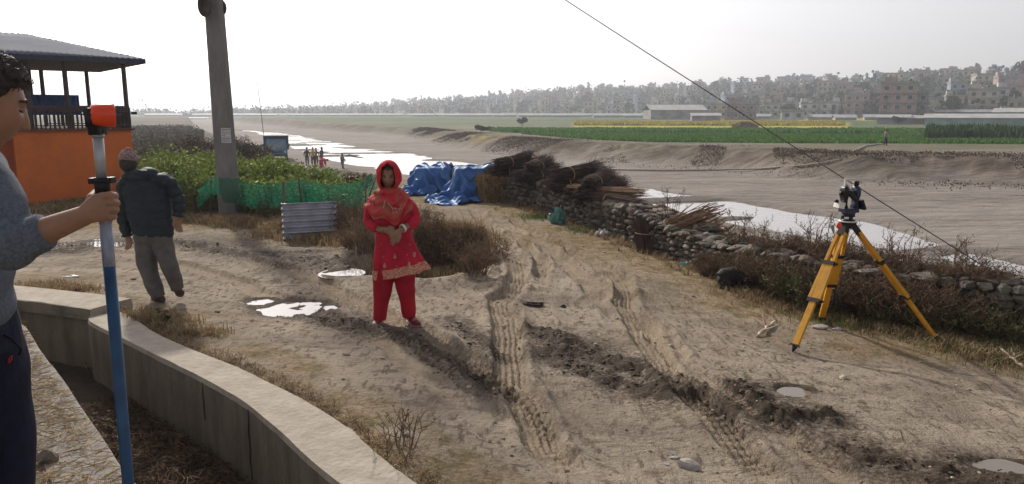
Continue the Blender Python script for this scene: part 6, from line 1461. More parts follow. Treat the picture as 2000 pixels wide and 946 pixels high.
# ------------------------------------------------------------------ survey tripod with the instrument
def tripod():
    A, B, C = [G(*q) for q in (TRI_A, TRI_B, TRI_C)]; cen = (A + B + C) / 3; topc = PX(1656, 432, (A.y + B.y + C.y) / 3 - .1); hd_ = topc.copy()
    root = empty("survey_tripod", (topc.x, topc.y, H(topc.x, topc.y)), "yellow wooden survey tripod with black clamps, standing on the dirt by the stone wall", "tripod"); o = -Vector(root.location)
    yel = mat("yellow_paint", (.68, .33, .018), .5, scale=14, c2=(.50, .235, .02), spec=.35, detail=9, bump=.0008, bscale=60)
    blk = mat("black_rubber", (.018, .018, .02), .55); T = topc + o
    mb = MB(); mb.cyl(T + Vector((0, 0, -.035)), T + Vector((0, 0, -.005)), .075, .085, k=24); mb.cyl(T + Vector((0, 0, -.075)), T + Vector((0, 0, -.035)), .035, .06, k=18); mb.build("tripod_head", blk, root)
    mb = MB(); mb.cyl(T + Vector((0, 0, -.005)), T + Vector((0, 0, .004)), .092, .092, k=32); mb.build("head_plate", mat("white_enamel", (.62, .62, .60), .4), root)
    for k, P in enumerate((A, B, C)):
        P = P + o; h = (P - T); hz_ = Vector((h.x, h.y, 0)).normalized(); sv = Vector((-hz_.y, hz_.x, 0)); S0 = T + hz_ * .06 + Vector((0, 0, -.045)); d = (P - S0); L_ = d.length; d.normalize()
        at = lambda u, s=0: S0 + d * (L_ * u) + sv * s; nr = d.cross(sv)
        leg = MB()
        for s in (-1, 1): leg.bar(at(.05, s * .030), at(.60, s * .050), .030, .034, up=tuple(nr))
        leg.bar(at(.30, 0), at(.955, 0), .062 , .032, up=tuple(nr)); lg = leg.build("leg", yel, root)
        c = MB(); c.bar(at(-.01, 0), at(.075, 0), .072, .040, up=tuple(nr)); c.build("hinge", blk, lg)
        for u, w_ in ((.30, .115), (.595, .125)):
            c = MB(); c.bar(at(u - .012, 0), at(u + .016, 0), w_, .046, up=tuple(nr)); c.cyl(at(u, w_ / 2), at(u, w_ / 2 + .03), .012, k=10); c.build("clamp", blk, lg)
        c = MB(); c.tube([at(.945), at(.965), at(1.0)], [(.030, .022), (.026, .020), (.004, .004)], 10, up=tuple(nr)); c.bar(at(.945, 0), at(.952, 0) , .075, .06, up=tuple(nr)); c.build("foot_spike", blk, lg)
    # hanging strap on the back leg
    Bp = B + o; m1 = T.lerp(Bp, .35); st = MB(); pts = [T.lerp(Bp, .22) + Vector((.03, 0, 0)), PX(1640, 500, B.y - .2) + o, PX(1634, 555, B.y - .12) + o, PX(1630, 572, B.y - .1) + o, PX(1640, 590, B.y - .1) + o, PX(1651, 606, B.y - .1) + o]
    st.tube(pts, [(.014, .004)] * 6, 6, up=(0, 1, 0)); st.tube([PX(1629, 572, B.y - .1) + o, PX(1627, 590, B.y - .1) + o, PX(1625, 598, B.y - .1) + o], [(.010, .004)] * 3, 6, up=(0, 1, 0)); st.build("strap", blk, root)
    Cp = C + o; st = MB(); q0 = T.lerp(Cp, .50); st.tube([q0 + Vector((.02, -.02, .02)), q0 + Vector((.07, -.03, .02)), q0 + Vector((.10, -.03, -.02)), q0 + Vector((.11, -.03, -.05))], [(.008, .003)] * 4, 6); st.build("strap", blk, root)
    mb = MB(); pc = PX(1639, 441, topc.y - .08) + o; mb.ball(pc, (.028, .018, .034), k=14, n=10); f_ = mb.build("orange_tag", mat("red_orange_plastic", (.75, .09, .05), .5), root)
    return topc
topc = tripod()
def instrument(tc_):
    root = empty("total_station", tc_ + Vector((0, 0, .004)), "dark blue survey total station with a white handle and battery, mounted on the yellow tripod", "surveying instrument", rz=R(8)); root.scale = (1.12, 1.12, 1.2); nav = mat("navy_casing", (.018, .028, .065), .45, spec=.45, var=.1); blk = mat("black_casing", (.012, .012, .014), .4); wht = mat("white_casing", (.68, .66, .60), .4)
    mb = MB(); mb.tube([(0, 0, 0), (0, 0, .012)], [.062, .060], 6); mb.tube([(0, 0, .036), (0, 0, .05)], [.058, .056], 24)
    for t in (.4, 2.5, 4.6): mb.cyl((.045 * math.cos(t), .045 * math.sin(t), .010), (.045 * math.cos(t), .045 * math.sin(t), .038), .014, k=12)
    mb.build("tribrach", blk, root)
    mb = MB(); mb.tube([(0, 0, .05), (0, 0, .072)], [.052, .062], 24); mb.box((0, 0, .088), (.135, .10, .034)); b = mb.build("base", nav, root)
    # two uprights of the yoke with a waist
    for sx in (-1, 1):
        mb = MB(); rings = []
        for z, w_, d_, xo in ((.100, .046, .088, .046), (.135, .036, .074, .050), (.175, .036, .080, .052), (.205, .046, .104, .055), (.245, .048, .108, .056), (.268, .046, .095, .056), (.285, .030, .055, .054)):
            rings.append([(sx * xo + .5 * w_ * math.copysign(abs(math.cos(t)) ** .5, math.cos(t)), .5 * d_ * math.copysign(abs(math.sin(t)) ** .6, math.sin(t)), z) for t in np.linspace(0, 2 * math.pi, 20, endpoint=False)])
        mb.loft(rings); u = mb.build("upright", nav if sx > 0 else blk, root); mb = MB(); mb.cyl((sx * .078, 0, .225), (sx * .094, 0, .225), .020, .017, k=16); mb.build("side_knob", blk, u)
    mb = MB(); a = R(25); d = Vector((0, math.cos(a), math.sin(a))); c = Vector((0, 0, .225)); mb.cyl(c - d * .08, c + d * .085, .020, .030, k=20); mb.cyl(c + d * .085, c + d * .098, .031, .031, k=20); mb.cyl(c - d * .105, c - d * .08, .013, .017, k=16); mb.box(c, (.054, .07, .05)); mb.build("telescope", blk, root)
    mb = MB(); mb.bar((-.054, 0, .285), (-.054, 0, .335), .012, .018); mb.bar((.030, 0, .285), (.030, 0, .335), .012, .018); mb.bar((-.060, 0, .338), (.036, 0, .338), .02, .013, up=(0, 1, 0)); mb.build("handle", wht, root)
    mb = MB(); mb.ball((.05, 0, .305), (.028, .032, .024)); mb.build("antenna_cap", blk, root)
    mb = MB(); q = Matrix.Rotation(R(-24), 3, 'Y'); mb.box((.098, -.01, .135), (.020, .12, .085), q); mb.bar((.06, -.01, .12), (.095, -.01, .13), .03, .05); k_ = mb.build("keypad_panel", blk, root); mb = MB(); mb.box((.110, -.01, .140), (.002, .07, .04), q); mb.build("screen", mat("lcd_off", (.10, .12, .10), .25), k_)
    mb = MB(); mb.box((-.095, -.005, .132), (.052, .09, .052), Matrix.Rotation(R(14), 3, 'Y')); bt = mb.build("battery_pack", wht, root); mb = MB(); mb.cyl((-.118, -.01, .162), (-.142, -.01, .168), .015, .013, k=14); mb.build("focus_knob", blk, bt)
instrument(topc)

# ------------------------------------------------------------------ the black dog asleep
def dog():
    p = G(1432, 562); root = empty("dog", p, "black animal lying curled up on the dirt left of the tripod", "dog"); fur = mat("black_fur", (.012, .010, .009), .75, scale=50, c2=(.022, .018, .015), bump=.006, bscale=90); s = 1.0
    mb = MB()
    mb.tube([(-.16, .02, .10), (-.12, .03, .125), (-.02, .05, .135), (.08, .03, .115), (.13, .0, .09)], [(.085, .10), (.11, .12), (.115, .125), (.10, .11), (.07, .08)], 20)
    mb.ball((-.13, .01, .09), (.085, .09, .095)); mb.tube([(.09, .02, .12), (.15, -.03, .08), (.19, -.07, .045), (.215, -.10, .025)], [.06, .052, .036, .02], 14)      # neck, head, muzzle
    mb.tube([(.155, -.02, .115), (.175, -.005, .145), (.19, .0, .165)], [.02, .013, .003], 8); mb.tube([(.14, -.05, .11), (.135, -.065, .14)], [.018, .004], 8)
    mb.tube([(-.13, -.05, .09), (-.06, -.11, .05), (-.12, -.13, .025), (-.03, -.15, .02)], [.06, .045, .026, .018], 12); mb.tube([(.07, -.03, .09), (.06, -.10, .04), (.13, -.13, .02)], [.04, .028, .018], 12)
    mb.tube([(-.20, .0, .05), (-.20, -.09, .025), (-.12, -.16, .018)], [.022, .016, .008], 8)
    fuse(mb, "body", fur, root, .008, 3, .5)
dog()

# ------------------------------------------------------------------ truck and small figures down at the river
def truck():
    p = GZ(541, 319, -2.65); p.y = 74.0; p = PX(541, 318, 74.0); p.z = -2.78; root = empty("tipper_truck", p, "blue tipper truck facing the camera at the river's edge", "truck", rz=R(17)); bl = mat("truck_blue", (.03, .20, .36), .4, c2=(.02, .13, .26), scale=2); dk = mat("truck_dark", (.03, .035, .06), .6); gl_m = mat("windscreen_glass", (.14, .17, .20), .15, spec=.8)
    # x across, front towards -y
    mb = MB(); rings = []
    for z, w_, y0 in ((.75, 1.04, -.05), (1.25, 1.06, -.02), (1.32, 1.04, .02), (2.15, .93, .30), (2.28, .86, .40)): rings.append([(-w_, y0, z), (w_, y0, z), (w_, 1.6, z), (-w_, 1.6, z)])
    mb.loft(rings, 0, True, False); cab = mb.build("cab", bl, root)
    mb = MB(); mb.add([(-.88, -.002, 1.36), (.88, -.002, 1.36), (.80, .27, 2.10), (-.80, .27, 2.10)], [(0, 1, 2, 3)]); mb.add([(-.88, .05, 1.36), (.88, .05, 1.36), (.80, .31, 2.10), (-.80, .31, 2.10)], [(3, 2, 1, 0)]); mb.build("windscreen", gl_m, cab)
    mb = MB(); mb.box((0, -.10, .72), (2.1, .14, .24)); mb.build("bumper", dk, root)
    mb = MB(); mb.box((0, -.065, 1.05), (1.3, .03, .26)); mb.build("grille", dk, cab)
    for s in (-1, 1):
        mb = MB(); mb.cyl((s * .82, -.10, 1.02), (s * .82, -.04, 1.02), .12, k=14); mb.build("headlight", mat("lamp_glass", (.5, .5, .5), .2), cab)
        mb = MB(); mb.box((s * 1.22, .0, 1.7), (.14, .05, .34)); mb.bar((s * 1.0, .1, 1.85), (s * 1.2, .0, 1.85), .03); mb.build("mirror", dk, cab)
    mb = MB(); mb.box((0, 3.5, 1.75), (2.3, 3.6, 1.1)); mb.box((0, 1.68, 1.9), (2.42, .1, 1.4)); mb.box((0, 1.2, 2.60), (2.42, 1.1, .08)); mb.build("tipper_body", dk, root)
    mb = MB(); mb.box((0, 2.8, .95), (.9, 5, .25)); mb.build("chassis", dk, root)
    for s in (-1, 1):
        for y in (.7, 4.0):
            mb = MB(); mb.cyl((s * .78, y, .48), (s * 1.05, y, .48), .48, k=20); w_ = mb.build("wheel", mat("tyre_rubber", (.02, .02, .02), .9), root); mb = MB(); mb.cyl((s * 1.04, y, .48), (s * 1.07, y, .48), .22, k=14); mb.build("rim", dk, w_)
truck()
def figure(label, px, py, Y, h, top, bottom, pose="stand", az=90, group=None, hat=None):
    p = PX(px, py, Y); p.z = H(p.x, p.y) if pose != "wade" else -2.95; root = empty("person", p, label, "person", group, rz=R(az - 90)); s = h / 1.65
    mb = MB(); V = lambda x, y, z: Vector((x * s, y * s, z * s))
    if pose == "bend":
        hip = V(0, 0, .85); chest = V(0, .38, .98); hd_ = V(0, .62, .92); hands = (V(-.15, .50, .45), V(.15, .52, .45))
    else:
        lean = .05 if pose == "stand" else .0; hip = V(0, 0, .85); chest = V(0, lean, 1.28); hd_ = V(0, lean + .02, 1.53); hands = (V(-.27, .03, .80), V(.27, .08, .82))
        if pose == "wade": hands = (V(.1, .35, 1.0), V(.35, .25, .95))
    d = (chest - hip).normalized()
    mb.tube([hip, chest, hd_], [(.12 * s, .09 * s), (.15 * s, .09 * s), .05 * s], 12); mb.ball(hd_ + d * .02 * s, (.085 * s, .10 * s, .115 * s))
    for sx, hnd in ((-1, hands[0]), (1, hands[1])):
        sh = chest + V(sx * .18, 0, .0); el = (sh + hnd) / 2 + V(sx * .05, -.03, 0); mb.tube([sh, el, hnd], [.045 * s, .04 * s, .03 * s], 8); mb.ball(hnd, .04 * s)
        mb.tube([hip + V(sx * .08, 0, 0), V(sx * .11, .03, .45), V(sx * .12, 0 if sx > 0 else .12, .05)], [.085 * s, .06 * s, .045 * s], 8); mb.ball(V(sx * .12, .05 if sx > 0 else .17, .04), (.045 * s, .11 * s, .04 * s))
    fuse(mb, "body", skin_m, root, .02, 1)
    mb = MB(); mb.tube([hip - d * .10 * s, hip + d * .15 * s, chest, chest + d * .10 * s], [(.165 * s, .13 * s), (.155 * s, .12 * s), (.20 * s, .13 * s), (.09 * s, .08 * s)], 14)
    for sx, hnd in ((-1, hands[0]), (1, hands[1])): sh = chest + V(sx * .17, 0, .0); el = (sh + hnd) / 2 + V(sx * .05, -.03, 0); mb.tube([sh, el, el.lerp(hnd, .6)], [.07 * s, .062 * s, .05 * s], 8)
    fuse(mb, "shirt", top, root, .022, 1)
    mb = MB(); mb.ball(hip, (.17 * s, .13 * s, .12 * s))
    for sx in (-1, 1): mb.tube([hip + V(sx * .08, 0, 0), V(sx * .11, .03, .45), V(sx * .12, 0 if sx > 0 else .12, .12)], [.11 * s, .085 * s, .07 * s], 10)
    fuse(mb, "trousers", bottom, root, .022, 1)
    mb = MB(); mb.ball(hd_ + d * .05 * s - V(0, .02, 0), (.095 * s, .10 * s, .10 * s)); mb.build("hair" if not hat else "hat", hat or hair_m, root)
    return root
cl = {n: mat("cloth_" + n, c, .85) for n, c in dict(dark=(.06, .035, .04), yellow=(.45, .30, .08), maroon=(.10, .03, .04), slate=(.10, .12, .17), red=(.45, .02, .05), grey=(.16, .15, .16), beige=(.34, .26, .19), black=(.02, .02, .03), navy=(.03, .03, .06)).items()}
gr_ = "people working beside the river"
figure("person in a dark shirt, leftmost of those standing beside the river", 600, 322, 68, 1.62, cl["dark"], cl["grey"], az=80, group=gr_)
figure("person in a yellow top standing beside the river", 612, 322, 67.5, 1.62, cl["yellow"], cl["navy"], az=95, group=gr_)
figure("person in maroon half hidden behind the one in yellow", 618, 321, 69, 1.5, cl["maroon"], cl["maroon"], az=90, group=gr_)
figure("person in a slate top over a red skirt, tallest in the river group", 628, 318, 66, 1.7, cl["slate"], cl["red"], az=20, group=gr_)
figure("person in red bending down at the right end of the river group", 626, 324, 62, 1.5, cl["red"], cl["red"], pose="bend", az=0, group=gr_)
figure("person wearing a hat, wading in the shallow river", 669, 326, 64, 1.6, cl["grey"], cl["grey"], pose="wade", az=10, hat=mat("hat_felt", (.12, .10, .1), .9))
figure("person in front of the blue truck's radiator", 531, 322, 71, 1.6, cl["black"], cl["navy"], az=100, group=gr_)
figure("person in a beige shirt walking on the far bank by the green field", 1730, 283, PX(1730, 283, 75).y, 1.65, cl["beige"], cl["navy"], az=120)
# net held over the water
mb = MB(); p = PX(673, 306, 64); pts = [Vector((x, .1 * math.sin(x * 5), .08 * math.sin(x * 3.1 + .3))) for x in np.linspace(0, 1.6, 16)]; mb.tube(pts, [(.10, .05), (.16, .08), (.2, .08), (.24, .1), (.25, .1), (.22, .08), (.2, .08), (.18, .08), (.16, .06), (.15, .06), (.13, .05), (.12, .05), (.1, .04), (.08, .04), (.06, .03), (.03, .02)], 10); o = mb.build("wet_cloth", cl["slate"]); o.location = p; tag(o, "long dark wet cloth held out over the water by the wading person", "cloth")
mb = MB(); a = PX(516, 262, 130); b = PX(497, 116, 130); a.z = H(a.x, a.y) - .2; b2_ = b + (b - a) * .25; mb.tube([Vector((0, 0, 0)), b - a, b2_ - a], [.06, .035, .02], 6); o = mb.build("slender_mast", wire_m); o.location = a; tag(o, "very thin leaning mast against the white sky right of the concrete pole", "mast")
# ------------------------------------------------------------------ the far bank: crops, sheds, town on the hill
def az_pt(px, r):
    t = math.atan2((px - 1000) / FOC, 1.0); return r * math.sin(t), r * math.cos(t)
def crop(name, label, pxr, yr, N, h, m, seed, wid=.05):
    rg = np.random.default_rng(seed); X = rg.uniform(-25, 130, N * 6); Y = rg.uniform(yr[0] - 14, yr[1] + 6, N * 6); az = 1000 + FOC * X / Y; yy = Y + .12 * X + .9 * fbm(X * .03, Y * .03, 2, 91)
    k = (az > pxr[0]) & (az < pxr[1]) & (yy > yr[0]) & (yy < yr[1]); X, Y, yy = X[k][:N], Y[k][:N], yy[k][:N]
    dd, sF, _, _ = pdist(X, Y, FAR); sF = sF * FSIGN; k = sF > 9; X, Y = X[k], Y[k]; n = len(X); Z = terr(X, Y); hh = h * rg.uniform(.5, 1.15, n) * (1 + .25 * vn(X * .25, Y * .25, 4)); a = rg.uniform(0, 6.28, n)
    P0 = np.stack([X, Y, Z - .03], 1); T = P0 + np.stack([rg.normal(0, .12, n), rg.normal(0, .12, n), hh], 1); w_ = np.stack([np.cos(a), np.sin(a), 0 * a], 1) * wid * rg.uniform(.6, 1.6, (n, 1)); M_ = P0 * .45 + T * .55
    V = np.stack([P0 - w_ * .6, P0 + w_ * .6, M_ + w_, T, M_ - w_], 1).reshape(-1, 3); b = (np.arange(n) * 5)[:, None]; mb = MB(); mb.add(V, b + np.array([[0, 1, 2, 3, 4]]))
    return tag(mb.build(name, m), label, "crop", kind="stuff")
g_b = mat("bright_crop", (.075, .17, .025), .8, island=.35, transl=.3); g_d = mat("dark_crop", (.035, .075, .02), .85, island=.35, transl=.2); y_m = mat("mustard_flowers", (.36, .31, .05), .8, island=.3, transl=.3)
crop("green_crop", "bright green crop strip along the far bank", (930, 2100), (86, 118), 42000, .42, g_b, 1, .10)
crop("green_crop", "second green crop strip behind the first, below the yellow field", (930, 2100), (128, 152), 26000, .6, g_b, 2, .16)
crop("dark_crop", "tall dark green crop block at the right end of the far field", (1800, 2150), (98, 116), 14000, 1.5, g_d, 3, .16)
crop("mustard", "yellow flowering mustard field before the town", (1120, 1640), (200, 238), 12000, .8, y_m, 4, .30)
crop("mustard", "small yellow-green mustard patch at the left tip of the far fields", (915, 990), (97, 112), 3000, .5, y_m, 5, .12)
# bank tufts
def bank():
    rg = np.random.default_rng(5); Q = resamp(FAR[1:11], .3); n = 60000; i = rg.integers(0, len(Q), n); X = Q[i, 0] + rg.normal(0, 1.1, n) ; Y = Q[i, 1] + rg.normal(0, 3.6, n); k = fbm(X * .12, Y * .12, 3, 93) > -.08; X, Y = X[k], Y[k]; n = len(X); Z = terr(X, Y); C = np.stack([X, Y, Z + rg.uniform(0, .22, n)], 1); mb = MB(); leaves(mb, C, .15, .5, rg=rg)
    tag(mb.build("bank_scrub", mat("bank_scrub_leaves", (.12, .085, .055), .95, island=.5)), "low brown scrub over the eroded far bank", "scrub", kind="stuff")
bank()
wall_cols = {"white": (.50, .50, .49), "cream": (.46, .42, .32), "pink": (.38, .27, .24), "brick": (.26, .17, .14), "grey": (.27, .265, .26), "pale blue": (.30, .36, .42), "green": (.24, .34, .30), "ochre": (.42, .32, .18)}
def wm(c): return mat("wall_" + c.replace(" ", "_"), wall_cols[c], .9, scale=.5, var=.2)
win_m = mat("far_window", (.035, .04, .05), .3); slab_m = mat("roof_slab", (.27, .26, .25), .9, scale=.6); shed_m = mat("pale_shed_roof", (.42, .42, .42), .7, scale=.4, c2=(.31, .31, .31)); tank_m = mat("black_tank", (.02, .02, .02), .5)
def make_house(colr, fl, w_, d_, seed, parts):
    rg = random.Random(seed); root = bpy.data.objects.new("house", None); col.objects.link(root); H_ = fl * 2.9; mb = MB()
    if parts: mb.box((0, 0, H_ / 2 - 1), (w_, d_, H_ + 2)); mb.build("wall", wm(colr), root)
    else:
        mb.box((0, 0, H_ / 2 - 1), (w_, d_, H_ + 2))
        nw = max(2, int(w_ / 2.6))
        for f in range(fl):
            for i in range(nw):
                if rg.random() < .85: mb.box(((i + .5) / nw * w_ - w_ / 2, -d_ / 2, f * 2.9 + 1.6), (1.2, .12, 1.3), m=1)
        mb.build("wall", [wm(colr), win_m], root)
    mb = MB()
    for f in range(1, fl + 1): mb.box((0, -.25 if f < fl else 0, f * 2.9 + .003), (w_ + .5, d_ + (.9 if f < fl else .5), .16))
    sx = rg.choice([-1, 1]) * w_ * .27
    for s in (-1, 1): mb.box((0, s * (d_ / 2 + .1), H_ + .45), (w_ + .4, .12, .75)); mb.box((s * (w_ / 2 + .1), 0, H_ + .45), (.12, d_ + .1, .75))
    rf = mb.build("roof", slab_m, root)
    if seed % 3: mb = MB(); mb.box((sx, d_ * .2, H_ + 1.25), (w_ * .34, d_ * .4, 2.3)); mb.build("stair_room", wm(colr), root)
    mb = MB(); mb.cyl((-sx, d_ * .1, H_ + .1), (-sx, d_ * .1, H_ + (1.6 if seed % 2 else 1.1)), .6, .55, k=10); mb.build("water_tank", tank_m, rf)
    if parts:
        nw = max(2, int(w_ / 2.7))
        for f in range(fl):
            for i in range(nw):
                x = (i + .5) / nw * w_ - w_ / 2
                mb = MB(); mb.box((x, -d_ / 2 - .01, f * 2.9 + 1.65), (1.5, .10, 1.5)); wi = mb.build("window", wm("white" if colr != "white" else "grey"), root)
                mb = MB(); mb.box((x, -d_ / 2 - .055, f * 2.9 + 1.65), (1.25, .06, 1.25)); mb.build("pane", win_m, wi)
    return root
def place(o, px, r, label, cat, group=None, face=True, s=1.0, dz=0.):
    x, y = az_pt(px, r); o.location = (x, y, H(x, y) + dz); o.rotation_euler = (0, 0, math.atan2(-x, y) + (random.uniform(-.5, .5) if face is True else face)); o.scale = (s, s, s); tag(o, label, cat, group)
named = [("pink", 4, 10, 8, 1742, 268, "four-storey pinkish house with banded balconies, nearest the fields on the right"), ("cream", 3, 9.5, 8, 1904, 330, "three-storey cream house above the blue shed"),
         ("pink", 3, 9, 8, 1662, 345, "pale pink three-storey house left of the banded pinkish one"), ("white", 2, 7, 7, 1570, 350, "white cube-like house directly over the mound's right"), ("white", 2, 7, 6, 1612, 345, "white two-storey house left of the pale pink one"),
         ("ochre", 2, 7, 7, 1398, 345, "yellow-fronted two-storey house behind the stay wire"), ("pale blue", 2, 5, 6, 1374, 345, "small pale blue house just left of the yellow-fronted one"), ("brick", 2, 11, 7, 1440, 300, "red-brown brick building right behind the stay wire's low end"),
         ("white", 2, 6, 6, 1432, 350, "small white house behind the brick building"), ("grey", 3, 9, 8, 1768, 275, "grey unfinished house joined to the banded pinkish one"), ("cream", 2, 6, 6, 1976, 320, "small ochre-cream house near the right edge"), ("green", 1, 6, 6, 1960, 315, "small green-walled house near the right edge"),
         ("white", 3, 8, 7, 1925, 335, "white house joined to the cream three-storey one"), ("cream", 2, 6, 6, 1500, 350, "small house left of the white cube in the gap"), ("white", 1, 8, 6, 1540, 300, "low white house at the field edge"), ("grey", 2, 9, 7, 1340, 380, "grey house right of the gabled warehouse"), ("white", 2, 7, 7, 1290, 400, "white house behind the gabled warehouse"),
         ("pink", 1, 6, 5, 1803, 300, "small salmon hut between the banded house and the blue shed"), ("grey", 2, 10, 7, 1080, 560, "long grey house far off at the foot of the hill"), ("white", 2, 9, 8, 1195, 500, "pale house at the hill foot above the greenhouses"), ("white", 3, 8, 8, 965, 640, "pale three-storey house far off, left of the small field tree")]
for k, (c, fl, w_, d_, px, r, lab) in enumerate(named):
    o = make_house(c, fl, w_, d_, k + 1, True); place(o, px, r, lab, "house", "named town houses" if 0 else None, face=random.uniform(-.2, .2))
# institutional blocks on the ridge
o = make_house("white", 3, 30, 9, 1, False); place(o, 1542, 690, "long white institutional block high on the hillside", "building", face=.05)
o = make_house("grey", 3, 26, 12, 2, False); place(o, 1772, 690, "broad flat-roofed building crowning the ridge on the right", "building", face=0.)
# hillside houses from a set of models
protos = []
pcols = ["white", "cream", "pink", "grey", "brick", "pale blue", "ochre", "white", "grey", "pink"]
for k in range(20): c = pcols[k % 10]; fl = 1 + (k * 7) % 3; protos.append((c, fl, make_house(c, fl, 5 + (k % 4) * 1.2, 5 + (k % 3), k + 3, False)))
used = set(); hp = random.Random(5); cnt = 0; HSP = []
zone_names = [(820, "left part of the hillside, faint in haze"), (1150, "middle of the hillside"), (1450, "hillside right of the stay wire"), (1750, "crowded hillside at the right"), (2060, "hillside at the right edge")]
NROW = {1: 30, 2: 46, 3: 62, 4: 60}
for zi in range(1, 5):
    x0, x1 = zone_names[zi - 1][0], zone_names[zi][0]; zn_ = zone_names[zi][1]; n_ = NROW[zi]
    for j in range(n_):
        px = x0 + (x1 - x0) * (j + hp.random()) / n_; D1 = np.interp(px, SKY[:, 0], SKY[:, 2]); D0 = np.interp(px, SKY[:, 0], SKY[:, 3]); kk = ((j * 7) % n_ + hp.random()) / n_; kk = kk ** 1.15 * .97
        if zi == 1: kk *= .55
        r = D0 * 1.02 + (D1 - D0) * kk; pi = hp.randrange(20); c, fl, src = protos[pi]
        if any(math.hypot(px - a, (r - b) * .8) < 9 for a, b in HSP): continue
        HSP.append((px, r)); tier = "low" if kk < .33 else ("halfway up" if kk < .66 else "high")
        o = src if pi not in used else copy_tree(src); used.add(pi)
        place(o, px, r, f"{c} {['', 'one', 'two', 'three', 'four'][fl]}-storey house {tier} on the {zn_}", "house", f"{c} {fl}-storey houses {tier} on the {zn_}"); cnt += 1
for k, (c, fl, src) in enumerate(protos):
    if k not in used:
        place(src, 1850 + k * 3, 640, f"{c} house near the ridge at the right", "house", "ridge houses at the right")
# sheds
def shed(label, px, r, w_, d_, h, rise, roofm, wallm, rz=0., group=None, cat="shed"):
    root = bpy.data.objects.new("shed", None); col.objects.link(root); mb = MB(); mb.box((0, 0, h / 2 - .8), (w_, d_, h + 1.6)); mb.build("wall", wallm, root); mb = MB()
    V = [(-w_ / 2 - .4, -d_ / 2 - .4, h - .1), (w_ / 2 + .4, -d_ / 2 - .4, h - .1), (w_ / 2 + .4, 0, h + rise), (-w_ / 2 - .4, 0, h + rise), (-w_ / 2 - .4, d_ / 2 + .4, h - .1), (w_ / 2 + .4, d_ / 2 + .4, h - .1)]
    V2 = [(x, y, z + .08) for x, y, z in V]; mb.add(V + V2, [(0, 1, 2, 3), (3, 2, 5, 4), (9, 8, 7, 6), (10, 11, 8, 9), (0, 6, 7, 1), (4, 5, 11, 10), (1, 7, 8, 2), (2, 8, 11, 5), (0, 3, 9, 6), (3, 4, 10, 9)]); mb.build("roof", roofm, root)
    place(root, px, r, label, cat, group, face=rz); return root
shed("long pale-roofed shed beside the green field, at the right", 1925, 215, 28, 9, 2.0, .9, shed_m, wm("green"), .02)
shed("blue shed in front of the cream house", 1870, 262, 15, 7, 3.0, .7, slab_m, mat("blue_wall", (.05, .08, .2), .7), .05)
shed("pale shed with tin roof at the right edge behind the long one", 1985, 262, 14, 8, 3.0, 1.1, shed_m, wm("grey"), -.1)
shed("gabled grey warehouse with a white roof left of the stay wire", 1312, 310, 22, 14, 3.6, 2.0, shed_m, wm("grey"), .25, cat="warehouse")
shed("low white-roofed hut at the field edge right of the warehouse", 1372, 255, 9, 6, 2.0, .8, shed_m, wm("grey"), .1)
shed("low tin hut below the pinkish banded house", 1735, 235, 8, 5, 1.8, .7, shed_m, wm("grey"), 0)
shed("small tin hut right of the field trees", 1772, 236, 7, 5, 1.6, .7, shed_m, wm("brick"), .1)
gh_m = mat('weathered_plastic_roof', (.33, .34, .35), .7, scale=.4, c2=(.24, .25, .26))
gh = [(470, 640, 60), (520, 600, 50), (560, 660, 70), (600, 560, 55), (640, 620, 60), (690, 580, 60), (730, 540, 50), (770, 600, 70), (830, 480, 40), (870, 520, 50), (905, 450, 34), (945, 470, 40), (985, 430, 30), (1060, 400, 40), (1105, 380, 30), (1130, 430, 40), (1180, 370, 34), (1215, 400, 36), (1250, 360, 20), (430, 700, 70), (380, 680, 60), (330, 650, 60), (1475, 320, 12), (1600, 300, 16), (1640, 290, 12), (1690, 300, 12)]
first = None
for k, (px, r, w_) in enumerate(gh):
    lab = ["pale greenhouse across the plain, %s" % z for z in ("left of the concrete pole", "between the pole and the woman", "above the woman and tarps", "left of the warehouse", "among the huts on the right")][0 if px < 440 else 1 if px < 700 else 2 if px < 960 else 3 if px < 1300 else 4]
    shed(lab, px, r, w_ * random.uniform(.3, .8), 8, 1.0, .9, gh_m, gh_m, random.uniform(-.15, .15), "greenhouses across the plain: " + lab.split(", ")[1], cat="greenhouse")
# straw mound in the field
p_ = az_pt(1450, 165); root = empty("straw_mound", (p_[0], p_[1], H(*p_)), "brown rounded mound of straw standing in the green field below the stay wire", "straw mound"); mb = MB(); rings = []
for i in range(9):
    f = i / 8; rings.append([((2.9 * math.cos(f * 1.5)) * (1 + .08 * math.sin(5 * t + i)) * math.cos(t), 1.7 * math.cos(f * 1.5) * (1 + .08 * math.sin(4 * t)) * math.sin(t), -.2 + 1.55 * math.sin(f * 1.5)) for t in np.linspace(0, 2 * math.pi, 28, endpoint=False)])
mb.loft(rings, 0, True, False); mb.build("heap", mat("old_straw", (.19, .14, .10), .95, scale=3, var=.3, bump=.1, bscale=6), root); mb = MB(); rg = np.random.default_rng(3); n = 700; th = rg.uniform(0, 6.28, n); f = rg.uniform(0, 1.4, n); C = np.stack([2.9 * np.cos(f) * np.cos(th), 1.7 * np.cos(f) * np.sin(th), 1.5 * np.sin(f)], 1); leaves(mb, C, .4, .3, rg=rg); mb.build("loose_straw", MATS["old_straw"], root)
# hose from the far bank towards the river
W = [G(1722, 281, .05), G(1690, 285, .1), G(1665, 296, .1), G(1640, 312, .1), G(1600, 320, .1), G(1560, 324, .1), G(1480, 330, .08), G(1400, 332, .08), G(1300, 333, .08), G(1190, 331, .08)]
mb = MB(); o0 = W[0].copy(); mb.tube([p - o0 for p in W], .075, 6); o = mb.build("hose", mat("pale_hose", (.42, .36, .30), .6)); o.location = o0; tag(o, "pale hose running from the far bank down across the river bed", "hose")

